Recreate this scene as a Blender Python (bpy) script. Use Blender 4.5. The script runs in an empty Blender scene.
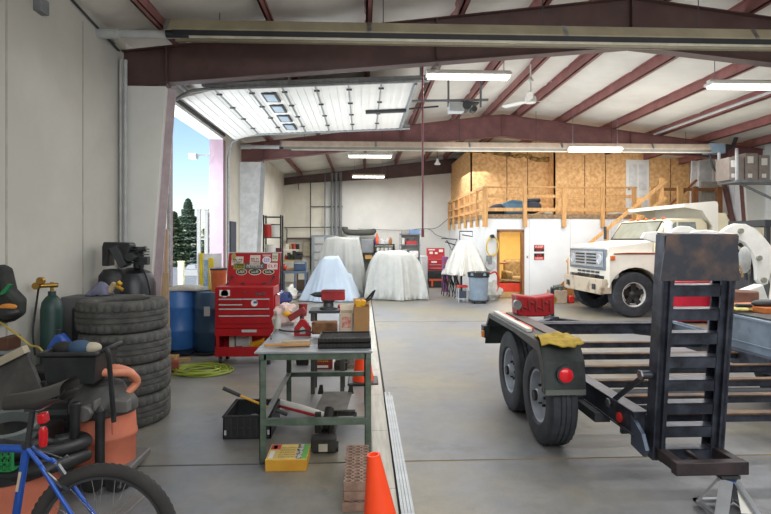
import bpy, bmesh, math, random
from mathutils import Vector, Matrix, noise
R = math.radians
sc = bpy.context.scene
COL = sc.collection
random.seed(7)
F = 530.0; TH = R(2.43); CH = 1.7; HY = 240.0
def P(px, py, Y):
    """world point seen at a picture position, standing at depth Y of the hall"""
    u = (px-385.5)/F
    t = Y/(math.cos(TH)-u*math.sin(TH))
    return Vector((t*(math.sin(TH)+u*math.cos(TH)), Y, CH+t*(HY-py)/F))
def X_(px, Y): return P(px, 240, Y).x
def Z_(px, py, Y): return P(px, py, Y).z

# ---------------------------------------------------------------- materials
def lin(h):
    h = h.lstrip('#'); c = [int(h[i:i+2], 16)/255 for i in (0, 2, 4)]
    return [(x/12.92 if x <= .04045 else ((x+.055)/1.055)**2.4) for x in c]
_m = {}
def mat(name, col, rough=.6, metal=0.0, var=.1, scale=6.0, bump=0.0, col2=None, lo=.4, hi=.65, bscale=None, spec=.5, emit=0, alpha=1, detail=4, stretch=None):
    if name in _m: return _m[name]
    m = bpy.data.materials.new(name); m.use_nodes = True
    nt = m.node_tree; b = nt.nodes['Principled BSDF']
    c = lin(col)
    a = [x*(1-var) for x in c]; d = [min(1, x*(1+var)) for x in c] if col2 is None else lin(col2)
    if col2 is not None: a = c
    tc = nt.nodes.new('ShaderNodeTexCoord'); n = nt.nodes.new('ShaderNodeTexNoise'); r = nt.nodes.new('ShaderNodeValToRGB')
    n.inputs['Scale'].default_value = scale; n.inputs['Detail'].default_value = detail; n.inputs['Roughness'].default_value = .6
    src = tc.outputs['Object']
    if stretch:
        mp = nt.nodes.new('ShaderNodeMapping'); mp.inputs['Scale'].default_value = stretch
        nt.links.new(src, mp.inputs['Vector']); src = mp.outputs['Vector']
    nt.links.new(src, n.inputs['Vector']); nt.links.new(n.outputs['Fac'], r.inputs['Fac'])
    r.color_ramp.elements[0].position = lo; r.color_ramp.elements[1].position = hi
    r.color_ramp.elements[0].color = a+[1]; r.color_ramp.elements[1].color = d+[1]
    nt.links.new(r.outputs['Color'], b.inputs['Base Color'])
    b.inputs['Roughness'].default_value = rough; b.inputs['Metallic'].default_value = metal
    b.inputs['Specular IOR Level'].default_value = spec
    if emit:
        b.inputs['Emission Color'].default_value = c+[1]; b.inputs['Emission Strength'].default_value = emit
    if alpha < 1: b.inputs['Alpha'].default_value = alpha
    if bump:
        n2 = nt.nodes.new('ShaderNodeTexNoise'); n2.inputs['Scale'].default_value = bscale or scale*6; n2.inputs['Detail'].default_value = 3
        nt.links.new(src, n2.inputs['Vector'])
        bp = nt.nodes.new('ShaderNodeBump'); bp.inputs['Strength'].default_value = bump; bp.inputs['Distance'].default_value = .02
        nt.links.new(n2.outputs['Fac'], bp.inputs['Height']); nt.links.new(bp.outputs['Normal'], b.inputs['Normal'])
    _m[name] = m
    return m

# ---------------------------------------------------------------- mesh builder
class MB:
    def __init__(s, xf=None):
        s.v = []; s.f = []; s.mi = []; s.m = 0; s.xf = xf
    def add(s, vs, fs):
        o = len(s.v)
        for v in vs:
            v = Vector(v)
            if s.xf is not None: v = s.xf @ v
            s.v.append(v)
        for f in fs:
            s.f.append([i+o for i in f]); s.mi.append(s.m)
        return s
    def box(s, x0, x1, y0, y1, z0, z1):
        vs = [(x, y, z) for z in (z0, z1) for y in (y0, y1) for x in (x0, x1)]
        return s.add(vs, [(0,2,3,1),(4,5,7,6),(0,1,5,4),(2,6,7,3),(0,4,6,2),(1,3,7,5)])
    def boxc(s, c, d, rx=0, ry=0, rz=0):
        m = Matrix.Translation(c) @ Matrix.Rotation(R(rz),4,'Z') @ Matrix.Rotation(R(ry),4,'Y') @ Matrix.Rotation(R(rx),4,'X')
        vs = [m @ Vector((x*d[0]/2, y*d[1]/2, z*d[2]/2)) for z in (-1,1) for y in (-1,1) for x in (-1,1)]
        return s.add(vs, [(0,2,3,1),(4,5,7,6),(0,1,5,4),(2,6,7,3),(0,4,6,2),(1,3,7,5)])
    def bar(s, a, b, w, h, up=(0,0,1)):
        a = Vector(a); b = Vector(b); d = (b-a).normalized(); up = Vector(up)
        if abs(d.dot(up)) > .98: up = Vector((0,1,0))
        r = d.cross(up).normalized(); u = r.cross(d)
        vs = [p + r*(i*w/2) + u*(j*h/2) for p in (a, b) for j in (-1,1) for i in (-1,1)]
        return s.add(vs, [(0,1,3,2),(4,6,7,5),(0,4,5,1),(2,3,7,6),(0,2,6,4),(1,5,7,3)])
    def cyl(s, a, b, r0, r1=None, n=16, caps=True):
        r1 = r0 if r1 is None else r1
        a = Vector(a); b = Vector(b); d = (b-a).normalized()
        up = Vector((0,0,1)) if abs(d.z) < .9 else Vector((1,0,0))
        x = d.cross(up).normalized(); y = d.cross(x)
        vs = []
        for p, r in ((a, r0), (b, r1)):
            for k in range(n):
                t = 2*math.pi*k/n; vs.append(p + x*(r*math.cos(t)) + y*(r*math.sin(t)))
        fs = [(k, (k+1) % n, n+(k+1) % n, n+k) for k in range(n)]
        if caps: fs += [tuple(range(n-1,-1,-1)), tuple(range(n, 2*n))]
        return s.add(vs, fs)
    def tube(s, pts, r, n=8, closed=False, smooth=0, rf=None):
        pts = [Vector(p) for p in pts]
        if smooth: pts = catmull(pts, smooth, closed)
        N = len(pts); vs = []; prev = None
        for i, p in enumerate(pts):
            a = pts[(i-1) % N] if (closed or i > 0) else p
            b = pts[(i+1) % N] if (closed or i < N-1) else p
            d = (b-a).normalized() if (b-a).length > 1e-9 else Vector((0,0,1))
            if prev is None:
                up = Vector((0,0,1)) if abs(d.z) < .9 else Vector((1,0,0)); x = d.cross(up).normalized()
            else:
                x = (prev - d*prev.dot(d))
                x = x.normalized() if x.length > 1e-6 else d.orthogonal().normalized()
            prev = x; y = d.cross(x); rr = r if rf is None else rf(i, N)*r
            for k in range(n):
                t = 2*math.pi*k/n; vs.append(p + x*(rr*math.cos(t)) + y*(rr*math.sin(t)))
        fs = []
        for i in range(N if closed else N-1):
            j = (i+1) % N
            for k in range(n):
                fs.append((i*n+k, i*n+(k+1) % n, j*n+(k+1) % n, j*n+k))
        if not closed: fs += [tuple(range(n-1,-1,-1)), tuple(range((N-1)*n, N*n))]
        return s.add(vs, fs)
    def lathe(s, prof, c=(0,0,0), n=32, axis='Z', fn=None, closed=False, caps=True):
        """prof: (radius, height) list"""
        vs = []; c = Vector(c); M = len(prof); N = n
        for k in range(N):
            t = 2*math.pi*k/n
            for j, (r, h) in enumerate(prof):
                if fn: r = fn(k, j, r, h)
                if axis == 'Z': v = Vector((r*math.cos(t), r*math.sin(t), h))
                elif axis == 'X': v = Vector((h, r*math.cos(t), r*math.sin(t)))
                else: v = Vector((r*math.cos(t), h, r*math.sin(t)))
                vs.append(v+c)
        fs = []
        for k in range(N):
            k2 = (k+1) % N
            for j in range(M if closed else M-1):
                j2 = (j+1) % M
                fs.append((k*M+j, k2*M+j, k2*M+j2, k*M+j2))
        if not closed and caps:
            if prof[0][0] > 1e-6: fs.append(tuple(k*M for k in range(N-1,-1,-1)))
            if prof[-1][0] > 1e-6: fs.append(tuple(k*M+M-1 for k in range(N)))
        return s.add(vs, fs)
    def prism(s, poly, a, b, plane='XZ'):
        """2-D polygon extruded between a and b along the remaining axis"""
        def q(u, v, w): return {'XZ': (u, w, v), 'XY': (u, v, w), 'YZ': (w, u, v)}[plane]
        n = len(poly)
        vs = [q(u, v, a) for u, v in poly]+[q(u, v, b) for u, v in poly]
        return s.add(vs, [tuple(range(n)), tuple(range(2*n-1, n-1, -1))]+[(i, i+n, (i+1) % n+n, (i+1) % n) for i in range(n)])
    def sphere(s, c, r, sx=1, sy=1, sz=1, n=14, m=9):
        vs = [(c[0], c[1], c[2]-r*sz)]
        for j in range(1, m):
            ph = math.pi*j/m-math.pi/2
            for k in range(n):
                t = 2*math.pi*k/n
                vs.append((c[0]+r*sx*math.cos(ph)*math.cos(t), c[1]+r*sy*math.cos(ph)*math.sin(t), c[2]+r*sz*math.sin(ph)))
        vs.append((c[0], c[1], c[2]+r*sz)); top = len(vs)-1
        fs = [(0, 1+(k+1) % n, 1+k) for k in range(n)]
        for j in range(m-2):
            for k in range(n):
                fs.append((1+j*n+k, 1+j*n+(k+1) % n, 1+(j+1)*n+(k+1) % n, 1+(j+1)*n+k))
        fs += [(top, 1+(m-2)*n+k, 1+(m-2)*n+(k+1) % n) for k in range(n)]
        return s.add(vs, fs)
    def grid(s, fn, nu, nv):
        vs = [fn(i/nu, j/nv) for j in range(nv+1) for i in range(nu+1)]
        return s.add(vs, [(j*(nu+1)+i, j*(nu+1)+i+1, (j+1)*(nu+1)+i+1, (j+1)*(nu+1)+i) for j in range(nv) for i in range(nu)])
    def ngon(s, pts): return s.add(pts, [tuple(range(len(pts)))])
    def build(s, name, m, parent=None, loc=None, bevel=0, smooth=35, thick=0, local=False, fixn=True):
        off = Vector((0,0,0))
        if not local:
            p = parent
            while p is not None: off += Vector(p.location); p = p.parent
        if loc is not None: off += Vector(loc)
        me = bpy.data.meshes.new(name)
        me.from_pydata([v-off for v in s.v], [], s.f)
        ms = m if isinstance(m, (list, tuple)) else [m]
        for x in ms: me.materials.append(x)
        for p, i in zip(me.polygons, s.mi): p.material_index = min(i, len(ms)-1)
        if fixn:
            b = bmesh.new(); b.from_mesh(me); bmesh.ops.recalc_face_normals(b, faces=b.faces[:]); b.to_mesh(me); b.free()
        me.update()
        if smooth:
            me.polygons.foreach_set('use_smooth', [True]*len(me.polygons)); me.set_sharp_from_angle(angle=R(smooth))
        o = bpy.data.objects.new(name, me); COL.objects.link(o)
        if parent is not None: o.parent = parent
        if loc is not None: o.location = loc
        if thick:
            md = o.modifiers.new('Solid', 'SOLIDIFY'); md.thickness = thick; md.offset = 0
        if bevel:
            md = o.modifiers.new('Bevel', 'BEVEL'); md.width = bevel; md.segments = 2; md.limit_method = 'ANGLE'; md.angle_limit = R(40)
        return o
def catmull(p, k, closed=False):
    out = []; n = len(p)
    for i in range(n if closed else n-1):
        a = p[(i-1) % n] if (closed or i > 0) else p[i]; b = p[i]; c = p[(i+1) % n]
        d = p[(i+2) % n] if (closed or i+2 < n) else c
        for j in range(k):
            t = j/k
            out.append(.5*((2*b)+(c-a)*t+(2*a-5*b+4*c-d)*t*t+(3*b-a-3*c+d)*t**3))
    if not closed: out.append(p[-1])
    return out
def thing(name, label, cat, loc=(0,0,0), rz=0, group=None):
    o = bpy.data.objects.new(name, None); COL.objects.link(o); o.empty_display_size = .1
    o.location = loc; o.rotation_euler = (0, 0, R(rz)); o['label'] = label; o['category'] = cat
    if group: o['group'] = group
    return o
def tag(o, label, cat, group=None, kind=None):
    o['label'] = label; o['category'] = cat
    if group: o['group'] = group
    if kind: o['kind'] = kind
    return o
def st(name, mb, m, parent=None, **k):
    o = mb.build(name, m, parent, **k)
    if parent is None: o['kind'] = 'structure'
    return o
def sempty(name, loc=(0,0,0)):
    o = bpy.data.objects.new(name, None); COL.objects.link(o); o.location = loc; o['kind'] = 'structure'; return o
def copy_tree(o, parent=None, loc=None, rz=None, label=None):
    c = o.copy(); COL.objects.link(c)
    if parent is not None: c.parent = parent
    if loc is not None: c.location = loc
    if rz is not None: c.rotation_euler = (0, 0, R(rz))
    if label: c['label'] = label
    for ch in list(o.children): copy_tree(ch, c)
    return c
def text(name, s, size, m, parent, mtx, ext=.001, align='CENTER', sx=1):
    cu = bpy.data.curves.new(name, 'FONT'); cu.body = s; cu.size = size; cu.extrude = ext; cu.align_x = align; cu.align_y = 'CENTER'
    t = bpy.data.objects.new('t', cu); COL.objects.link(t)
    dg = bpy.context.evaluated_depsgraph_get(); me = bpy.data.meshes.new_from_object(t.evaluated_get(dg))
    bpy.data.objects.remove(t); bpy.data.curves.remove(cu)
    off = Vector((0,0,0)); p = parent
    while p is not None: off += Vector(p.location); p = p.parent
    me.transform(Matrix.Translation(-off) @ mtx @ Matrix.Diagonal((sx,1,1,1)))
    me.materials.clear(); me.materials.append(m); me.name = name
    o = bpy.data.objects.new(name, me); COL.objects.link(o)
    if parent is not None: o.parent = parent
    return o
def scribble(name, w, h, m, parent, mtx, n=5, seed=1):
    # print too small to read in the photograph: a row of letter-sized strokes
    rnd = random.Random(seed*7+n); b = MB(mtx); x = -w/2; cw = w/n
    for k in range(n):
        a = x+cw*k+cw*.12; c = x+cw*(k+1)-cw*.12; q = rnd.randint(0, 2); t = h*.24
        b.add([(a, -h/2, 0), (a+cw*.22, -h/2, 0), (a+cw*.22, h/2, 0), (a, h/2, 0)], [(0, 1, 2, 3)])
        for yy in ([-h/2, h/2-t], [h/2-t], [-h/2])[q]: b.add([(a, yy, 0), (c, yy, 0), (c, yy+t, 0), (a, yy+t, 0)], [(0, 1, 2, 3)])
        if q == 1: b.add([(c-cw*.22, -h/2, 0), (c, -h/2, 0), (c, h/2, 0), (c-cw*.22, h/2, 0)], [(0, 1, 2, 3)])
    return b.build(name, m, parent, smooth=0, fixn=False)
def front(x, y, z, tilt=0):   # text matrix: upright, facing the camera side (-Y)
    return Matrix.Translation((x, y, z)) @ Matrix.Rotation(R(90+tilt), 4, 'X')
def drape(name, m, supports, k0=3.2, step=.04, fold=.25, nf=9, seed=0, loc=None, parent=None, zmin=.02, pw=1.0):
    supports = [tuple(s)+((k0,) if len(s) == 5 else ()) for s in supports]
    xs = [s[0]-s[4]/s[5] for s in supports]+[s[1]+s[4]/s[5] for s in supports]; ys = [s[2]-s[4]/s[5] for s in supports]+[s[3]+s[4]/s[5] for s in supports]
    x0, x1, y0, y1 = min(xs)-.4, max(xs)+.4, min(ys)-.4, max(ys)+.4
    cx, cy = (x0+x1)/2, (y0+y1)/2
    def H(x, y):
        best = []
        for (a, b, c, d, h, k) in supports:
            dx = max(a-x, 0, x-b); dy = max(c-y, 0, y-d); ds = math.hypot(dx, dy)
            th = math.atan2(y-(c+d)/2, x-(a+b)/2)
            w = noise.noise(Vector((th*nf*.5, seed, h)))+.6*noise.noise(Vector((th*nf*1.3, seed+5, 0)))
            ds2 = ds*(1+fold*2*w)
            zz = (h*(1-(max(0, ds2)*k/h)**pw) if ds2*k < h*1.2 else h-k*ds2*1.2) - (.03*(1-math.exp(-ds*8)))
            best.append(zz)
        mx = max(best); s_ = sum(math.exp((b-mx)*14) for b in best)
        z = mx+math.log(s_)/14*.6
        z += .07*noise.noise(Vector((x*2.4+seed, y*2.4, 1.7))) + .012*noise.noise(Vector((x*9, y*9, seed)))
        return z
    nx = int((x1-x0)/step); ny = int((y1-y0)/step)
    mb = MB(); idx = {}
    hs = [[H(x0+i*step, y0+j*step) for i in range(nx+1)] for j in range(ny+1)]
    for j in range(ny+1):
        for i in range(nx+1):
            nb = max(hs[jj][ii] for jj in range(max(0, j-1), min(ny, j+1)+1) for ii in range(max(0, i-1), min(nx, i+1)+1))
            if nb > zmin:
                idx[i, j] = len(mb.v)
                x, y, z = x0+i*step, y0+j*step, hs[j][i]
                if z < zmin:   # slide the hem vertex up the slope to the hem height
                    best = None
                    for jj in range(max(0, j-1), min(ny, j+1)+1):
                        for ii in range(max(0, i-1), min(nx, i+1)+1):
                            if hs[jj][ii] > zmin and (best is None or hs[jj][ii] > best[0]): best = (hs[jj][ii], ii, jj)
                    t = (best[0]-zmin)/(best[0]-z)
                    x = x0+best[1]*step+(i-best[1])*step*t; y = y0+best[2]*step+(j-best[2])*step*t; z = zmin
                mb.v.append(Vector((x, y, z)))
    for j in range(ny):
        for i in range(nx):
            q = [(i, j), (i+1, j), (i+1, j+1), (i, j+1)]
            if all(a in idx for a in q): mb.f.append([idx[a] for a in q]); mb.mi.append(0)
    return mb.build(name, m, parent, loc=loc, smooth=180, thick=.006)

# palette
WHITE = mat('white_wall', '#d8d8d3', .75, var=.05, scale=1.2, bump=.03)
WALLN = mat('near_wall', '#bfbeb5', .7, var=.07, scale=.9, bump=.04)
BEIGE = mat('old_wall', '#d6d2c4', .8, var=.07, scale=1.5)
MAROON = mat('maroon_steel', '#74504c', .5, var=.18, scale=5)
MAROOND = mat('dark_maroon_steel', '#56403d', .5, var=.15, scale=3)
PURL = mat('purlin_red', '#8f5e5a', .5, var=.15, scale=4)
BLACK = mat('black_plastic', '#242628', .5, var=.3, scale=9)
DGREY = mat('dark_grey', '#3a3c3f', .55, var=.2)
GREY = mat('mid_grey', '#7c8083', .5, var=.12)
LGREY = mat('light_grey', '#b3b6b6', .5, var=.08)
STEEL = mat('bare_steel', '#8e9190', .35, .8, var=.2, scale=12)
GALV = mat('galvanised', '#96999a', .45, .5, var=.15, scale=14)
CHROME = mat('chrome', '#d0d2d4', .15, 1, var=.04)
RUBBER = mat('tyre_rubber', '#33373d', .7, var=.3, scale=7, bump=.15)
RUBBER2 = mat('dusty_tyre_rubber', '#4f4f4c', .85, var=.3, scale=9, bump=.2)
RED = mat('red_enamel', '#a3141d', .35, var=.1, scale=3)
REDP = mat('red_plastic', '#c22a24', .45, var=.15)
ORANGE = mat('orange_plastic', '#cf5a35', .5, var=.12)
CONE = mat('cone_orange', '#ff4d1c', .5, var=.04)
BLUE = mat('blue_drum', '#3a70b4', .4, var=.1)
DBLUE = mat('dark_blue_drum', '#2c4a66', .45, var=.12)
GREEN = mat('bench_green', '#3d5044', .5, var=.22, scale=9)
CREAM = mat('cream_paint', '#cfc6a8', .4, var=.06, scale=2)
TRWHITE = mat('truck_white', '#dcd8cc', .35, var=.05, scale=2)
LUMBER = mat('pine_lumber', '#cf9f66', .7, var=.15, scale=3, stretch=(6, 6, 1))
RUST = mat('rusty_steel', '#5b3b2d', .7, .3, col2='#2c2b2d', scale=8)
BLKSTEEL = mat('black_painted_steel', '#272b35', .4, .3, var=.4, scale=7, col2='#484c58')
CARD = mat('cardboard', '#a9825a', .8, var=.1)
PAPER = mat('paper_white', '#dedcd4', .7, var=.04)
YEL = mat('yellow_plastic', '#e0a81e', .45, var=.1)
YCLOTH = mat('yellow_cloth', '#a98e35', .9, var=.15, bump=.3, scale=9)
GLASS = mat('dusty_glass', '#7f827a', .15, 0, var=.2, scale=3)
TUBE = mat('lamp_tube', '#fff8ee', .4, emit=9, var=0)
BRASS = mat('brass', '#b08a45', .35, .8)
SHADE = mat('olive_metal', '#9c947c', .4, .3, var=.1, scale=3)
# ================================================================ THE BUILDING
WX = -3.2; RX = 10.9; BY = 21.7; FY = -5.0; RIDGE = 3.7; RZ = 5.04; SL = .122
F1, F2 = 7.2, 14.0
def roofz(x): return RZ - SL*abs(x-RIDGE)
# floor concrete with cut joints
def floor_mat():
    m = mat('concrete', '#7b7d80', .42, scale=.45, bump=.03, bscale=40, col2='#8b8471', lo=.42, hi=.6)
    nt = m.node_tree; b = nt.nodes['Principled BSDF']
    base = [l.from_socket for l in nt.links if l.to_socket == b.inputs['Base Color']][0]
    tc = nt.nodes.new('ShaderNodeTexCoord')
    n = nt.nodes.new('ShaderNodeTexNoise'); n.inputs['Scale'].default_value = 3.1; n.inputs['Detail'].default_value = 8; n.inputs['Roughness'].default_value = .75
    r = nt.nodes.new('ShaderNodeValToRGB'); r.color_ramp.elements[0].position = .33; r.color_ramp.elements[1].position = .62
    r.color_ramp.elements[0].color = (.55, .54, .52, 1); r.color_ramp.elements[1].color = (1, 1, 1, 1)
    mx = nt.nodes.new('ShaderNodeMix'); mx.data_type = 'RGBA'; mx.blend_type = 'MULTIPLY'; mx.inputs[0].default_value = .75
    nt.links.new(tc.outputs['Object'], n.inputs['Vector']); nt.links.new(n.outputs['Fac'], r.inputs['Fac'])
    nt.links.new(base, mx.inputs[6]); nt.links.new(r.outputs['Color'], mx.inputs[7])
    # oily stains
    n3 = nt.nodes.new('ShaderNodeTexNoise'); n3.inputs['Scale'].default_value = 1.3; n3.inputs['Detail'].default_value = 9; n3.inputs['Roughness'].default_value = .7
    r3 = nt.nodes.new('ShaderNodeValToRGB'); r3.color_ramp.elements[0].position = .57; r3.color_ramp.elements[1].position = .7
    r3.color_ramp.elements[0].color = (1, 1, 1, 1); r3.color_ramp.elements[1].color = (.5, .48, .45, 1)
    m2 = nt.nodes.new('ShaderNodeMix'); m2.data_type = 'RGBA'; m2.blend_type = 'MULTIPLY'; m2.inputs[0].default_value = .8
    nt.links.new(tc.outputs['Object'], n3.inputs['Vector']); nt.links.new(n3.outputs['Fac'], r3.inputs['Fac'])
    nt.links.new(mx.outputs[2], m2.inputs[6]); nt.links.new(r3.outputs['Color'], m2.inputs[7])
    nt.links.new(m2.outputs[2], b.inputs['Base Color'])
    rr = nt.nodes.new('ShaderNodeMapRange'); rr.inputs['To Min'].default_value = .28; rr.inputs['To Max'].default_value = .6
    nt.links.new(n.outputs['Fac'], rr.inputs['Value']); nt.links.new(rr.outputs['Result'], b.inputs['Roughness'])
    return m
FLOORM = floor_mat()
JOINT = mat('joint_filler', '#3a3833', .9)
fl = MB()
JY = 4.06; JX = .235
g = .012
xs = [WX, JX-g, JX+g, RX]; ys = [FY, JY-g, JY+g, 11.0-g, 11.0+g, BY]
for i in (0, 2):
    for j in (0, 2, 4):
        fl.box(xs[i], xs[i+1], ys[j], ys[j+1], -.15, 0)
floor = st('floor', fl, FLOORM, smooth=0)
st('trim_1', MB().box(JX-g, JX+g, FY, BY, -.1, -.006), JOINT, smooth=0)
st('trim_2', MB().box(WX, JX-g, JY-g, JY+g, -.1, -.006), JOINT, smooth=0)
st('trim_3', MB().box(JX+g, RX, JY-g, JY+g, -.1, -.004), mat('tan_joint_filler', '#8b7648', .9), smooth=0)
st('trim_4', MB().box(WX, JX-g, 11-g, 11+g, -.1, -.006).box(JX+g, RX, 11-g, 11+g, -.1, -.006), JOINT, smooth=0)
# pale metal drain cover running along the floor joint
dm = mat('drain_cover', '#b1ada0', .5, .1, var=.16, scale=2.5, stretch=(8, .6, 1))
d = MB()
for k in range(15):
    d.box(.075, JX-g-.004, -3+k*1.1, -3+(k+1)*1.1-.006, 0, .012)
st('trim_5', d, dm, smooth=0)

# left wall with the overhead door opening
DY0, DY1, DZ = 9.04, 12.25, 4.0
w = MB()
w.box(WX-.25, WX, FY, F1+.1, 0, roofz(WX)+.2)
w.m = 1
w.box(WX-.25, WX, F1+.1, DY0-.15, 0, roofz(WX)+.2).box(WX-.25, WX, DY0-.15, DY1+.21, DZ+.13, roofz(WX)+.2)
w.m = 2
w.box(WX-.25, WX, DY1+.21, BY, 0, roofz(WX)+.2)
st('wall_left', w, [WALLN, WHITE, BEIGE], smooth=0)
# faint wall panel seams and scuffs on the near wall
sm_ = MB()
for y in (3.4, 4.9, 6.2): sm_.box(WX, WX+.004, y-.012, y+.012, 0, roofz(WX))
st('trim_6', sm_, mat('wall_seam', '#a9a89d', .8), smooth=0)
st('baseboard_left', MB().box(WX, WX+.012, FY, F1, 0, .1), mat('base_grey', '#8a897f', .8), smooth=0)
st('wall_back', MB().box(-1.55, RX+.2, BY, BY+.2, 0, 5.2), WHITE, smooth=0)
st('wall_back_beige', MB().box(WX-.25, -1.55, BY, BY+.2, 0, 5.2), BEIGE, smooth=0)
# right wall of ribbed white sheet
w = MB().box(RX, RX+.2, FY, BY, 0, 4.5)
for k in range(88): w.box(RX-.03, RX, FY+.3*k, FY+.3*k+.07, 0, 4.3)
st('wall_right', w, mat('ribbed_sheet', '#dfe1e2', .5, var=.03), smooth=0)
st('wall_front', MB().box(WX-.25, RX+.2, FY-.2, FY, 0, 5.2), WHITE, smooth=0)
# roof: insulation blanket sagging between purlins
INS = mat('roof_insulation', '#d6d3cb', .7, var=.07, scale=1.1, bump=.25, bscale=3)
PX = [-2.5, -1.2, .05, 1.3, 2.45, 3.3, 4.15, 5.35, 6.7, 8.0, 9.3, 10.5]
def insz(x, y):
    px = sorted(PX+[WX-.3, RX+.3]); 
    a = max([p for p in px if p <= x] or [px[0]]); b = min([p for p in px if p > x] or [px[-1]])
    t = (x-a)/(b-a) if b > a else 0
    return roofz(x)+.2 - .05*math.sin(math.pi*t)*(1+.3*math.sin(y*2.1+a)) - .012*max(0, math.cos(y*5.1+a))**8
c = MB().grid(lambda u, v: (WX-.1+(RX+.2-WX)*u, FY+(BY-FY+.2)*v, insz(WX-.1+(RX+.2-WX)*u, FY+(BY-FY+.2)*v)), 140, 150)
co = st('ceiling', c, INS, smooth=180, fixn=False)
st('ceiling_sheet', MB().prism([(WX-.4, roofz(WX-.4)+.3), (RIDGE, RZ+.3), (RX+.4, roofz(RX+.4)+.3), (RX+.4, roofz(RX+.4)+.36), (RIDGE, RZ+.36), (WX-.4, roofz(WX-.4)+.36)], FY-.2, BY+.3), GALV, smooth=0)
for i, x in enumerate(PX):
    z = roofz(x)
    m_ = MB()
    m_.box(x-.012, x+.012, FY, BY, z, z+.2); m_.box(x-.012, x+.07, FY, BY, z, z+.012); m_.box(x-.07, x+.012, FY, BY, z+.188, z+.2)
    m_.box(x+.058, x+.07, FY, BY, z, z+.03)
    o = m_.build('roof_purlin', PURL, smooth=0); o['kind'] = 'structure'
# steel frames: rafters and tapered columns
def frame(y, name, dl, dr, m, ex=0):
    f = MB(); h = .085
    def seg(xa, xb, da, db, yy=y):
        za, zb = roofz(xa), roofz(xb)
        f.add([(xa, yy-.006, za), (xb, yy-.006, zb), (xb, yy-.006, zb-db), (xa, yy-.006, za-da), (xa, yy+.006, za), (xb, yy+.006, zb), (xb, yy+.006, zb-db), (xa, yy+.006, za-da)],
              [(0,1,2,3),(7,6,5,4),(0,4,5,1),(3,2,6,7),(0,3,7,4),(1,5,6,2)])
        f.bar((xa, yy, za-.006), (xb, yy, zb-.006), .17, .012); f.bar((xa, yy, za-da), (xb, yy, zb-db), .17, .012)
    seg(WX+.02, -2.6, dl, dl*.97); seg(-2.6, 1.0, dl*.97, .5+ex); seg(1.0, RIDGE, .5+ex, .58+ex); seg(RIDGE, 7.2, .58+ex, .5+ex); seg(7.2, 9.9, .5+ex, dr); seg(9.9, RX-.02, dr, dr)
    for x in (-2.6, 1.0, RIDGE, 7.2, 9.9):
        f.box(x-.008, x+.008, y-.08, y+.08, roofz(x)-.55, roofz(x))
    return st(name, f, m, smooth=0)
frame(F1, 'rafter_beam', .5, .5, MAROOND, .1); frame(F2, 'rafter_beam', .5, .4, mat('red_maroon_steel', '#7d5351', .5, var=.15, scale=3)); frame(BY-.15, 'rafter_beam', .28, .3, MAROOND)
frame(.4, 'rafter_beam', .5, .45, MAROOND)
def column(y, m_, wtop=.6, wbot=.32, x0=WX, s=1):
    c = MB(); zt = roofz(x0)-.47
    for yy in (y-.085, y+.085):
        pass
    c.m = 0
    c.prism([(x0, 0), (x0+s*wbot, 0), (x0+s*wtop, zt), (x0, zt)], y-.09, y+.09)
    c.m = 1
    c.bar((x0+s*(wbot+.006), y, 0), (x0+s*(wtop+.006), y, zt), .2, .014, up=(0, 1, 0))
    return st('steel_column', c, m_, smooth=0)
column(F1, [WHITE, mat('mauve_steel', '#b5a5aa', .5)]); column(F2, [mat('white_column', '#e2e6ea', .5), LGREY], .55, .34); column(F1, [WHITE, MAROON], .6, .32, RX, -1); column(F2, [WHITE, MAROON], .6, .32, RX, -1)
# conduit line in the corner beside the near column
o = MB().tube([(WX+.04, F1-.14, 0), (WX+.04, F1-.14, 4.05)], .018).tube([(WX+.1, F1-.14, 0), (WX+.1, F1-.14, 4.05)], .025).build('corner_conduit', LGREY); tag(o, 'pair of thin pipes running up the corner of the near white column', 'pipe')
# door frame: jambs and header, tracks
DJ = mat('mauve_jamb', '#8f7681', .5, var=.05)
j = MB()
j.box(WX-.3, WX+.01, DY0-.16, DY0, 0, DZ); j.box(WX-.3, WX+.01, DY1, DY1+.22, 0, DZ)
st('trim_7', j, DJ, smooth=0)
st('trim_8', MB().box(WX-.3, WX+.01, DY0-.16, DY1+.2, DZ, DZ+.14), mat('header_white', '#d9d8d2', .5), smooth=0)
st('trim_9', MB().box(WX, WX+.05, DY0-.02, DY1+.02, DZ+.06, DZ+.12), mat('door_seal', '#3f3a3a', .8), smooth=0)

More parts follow.
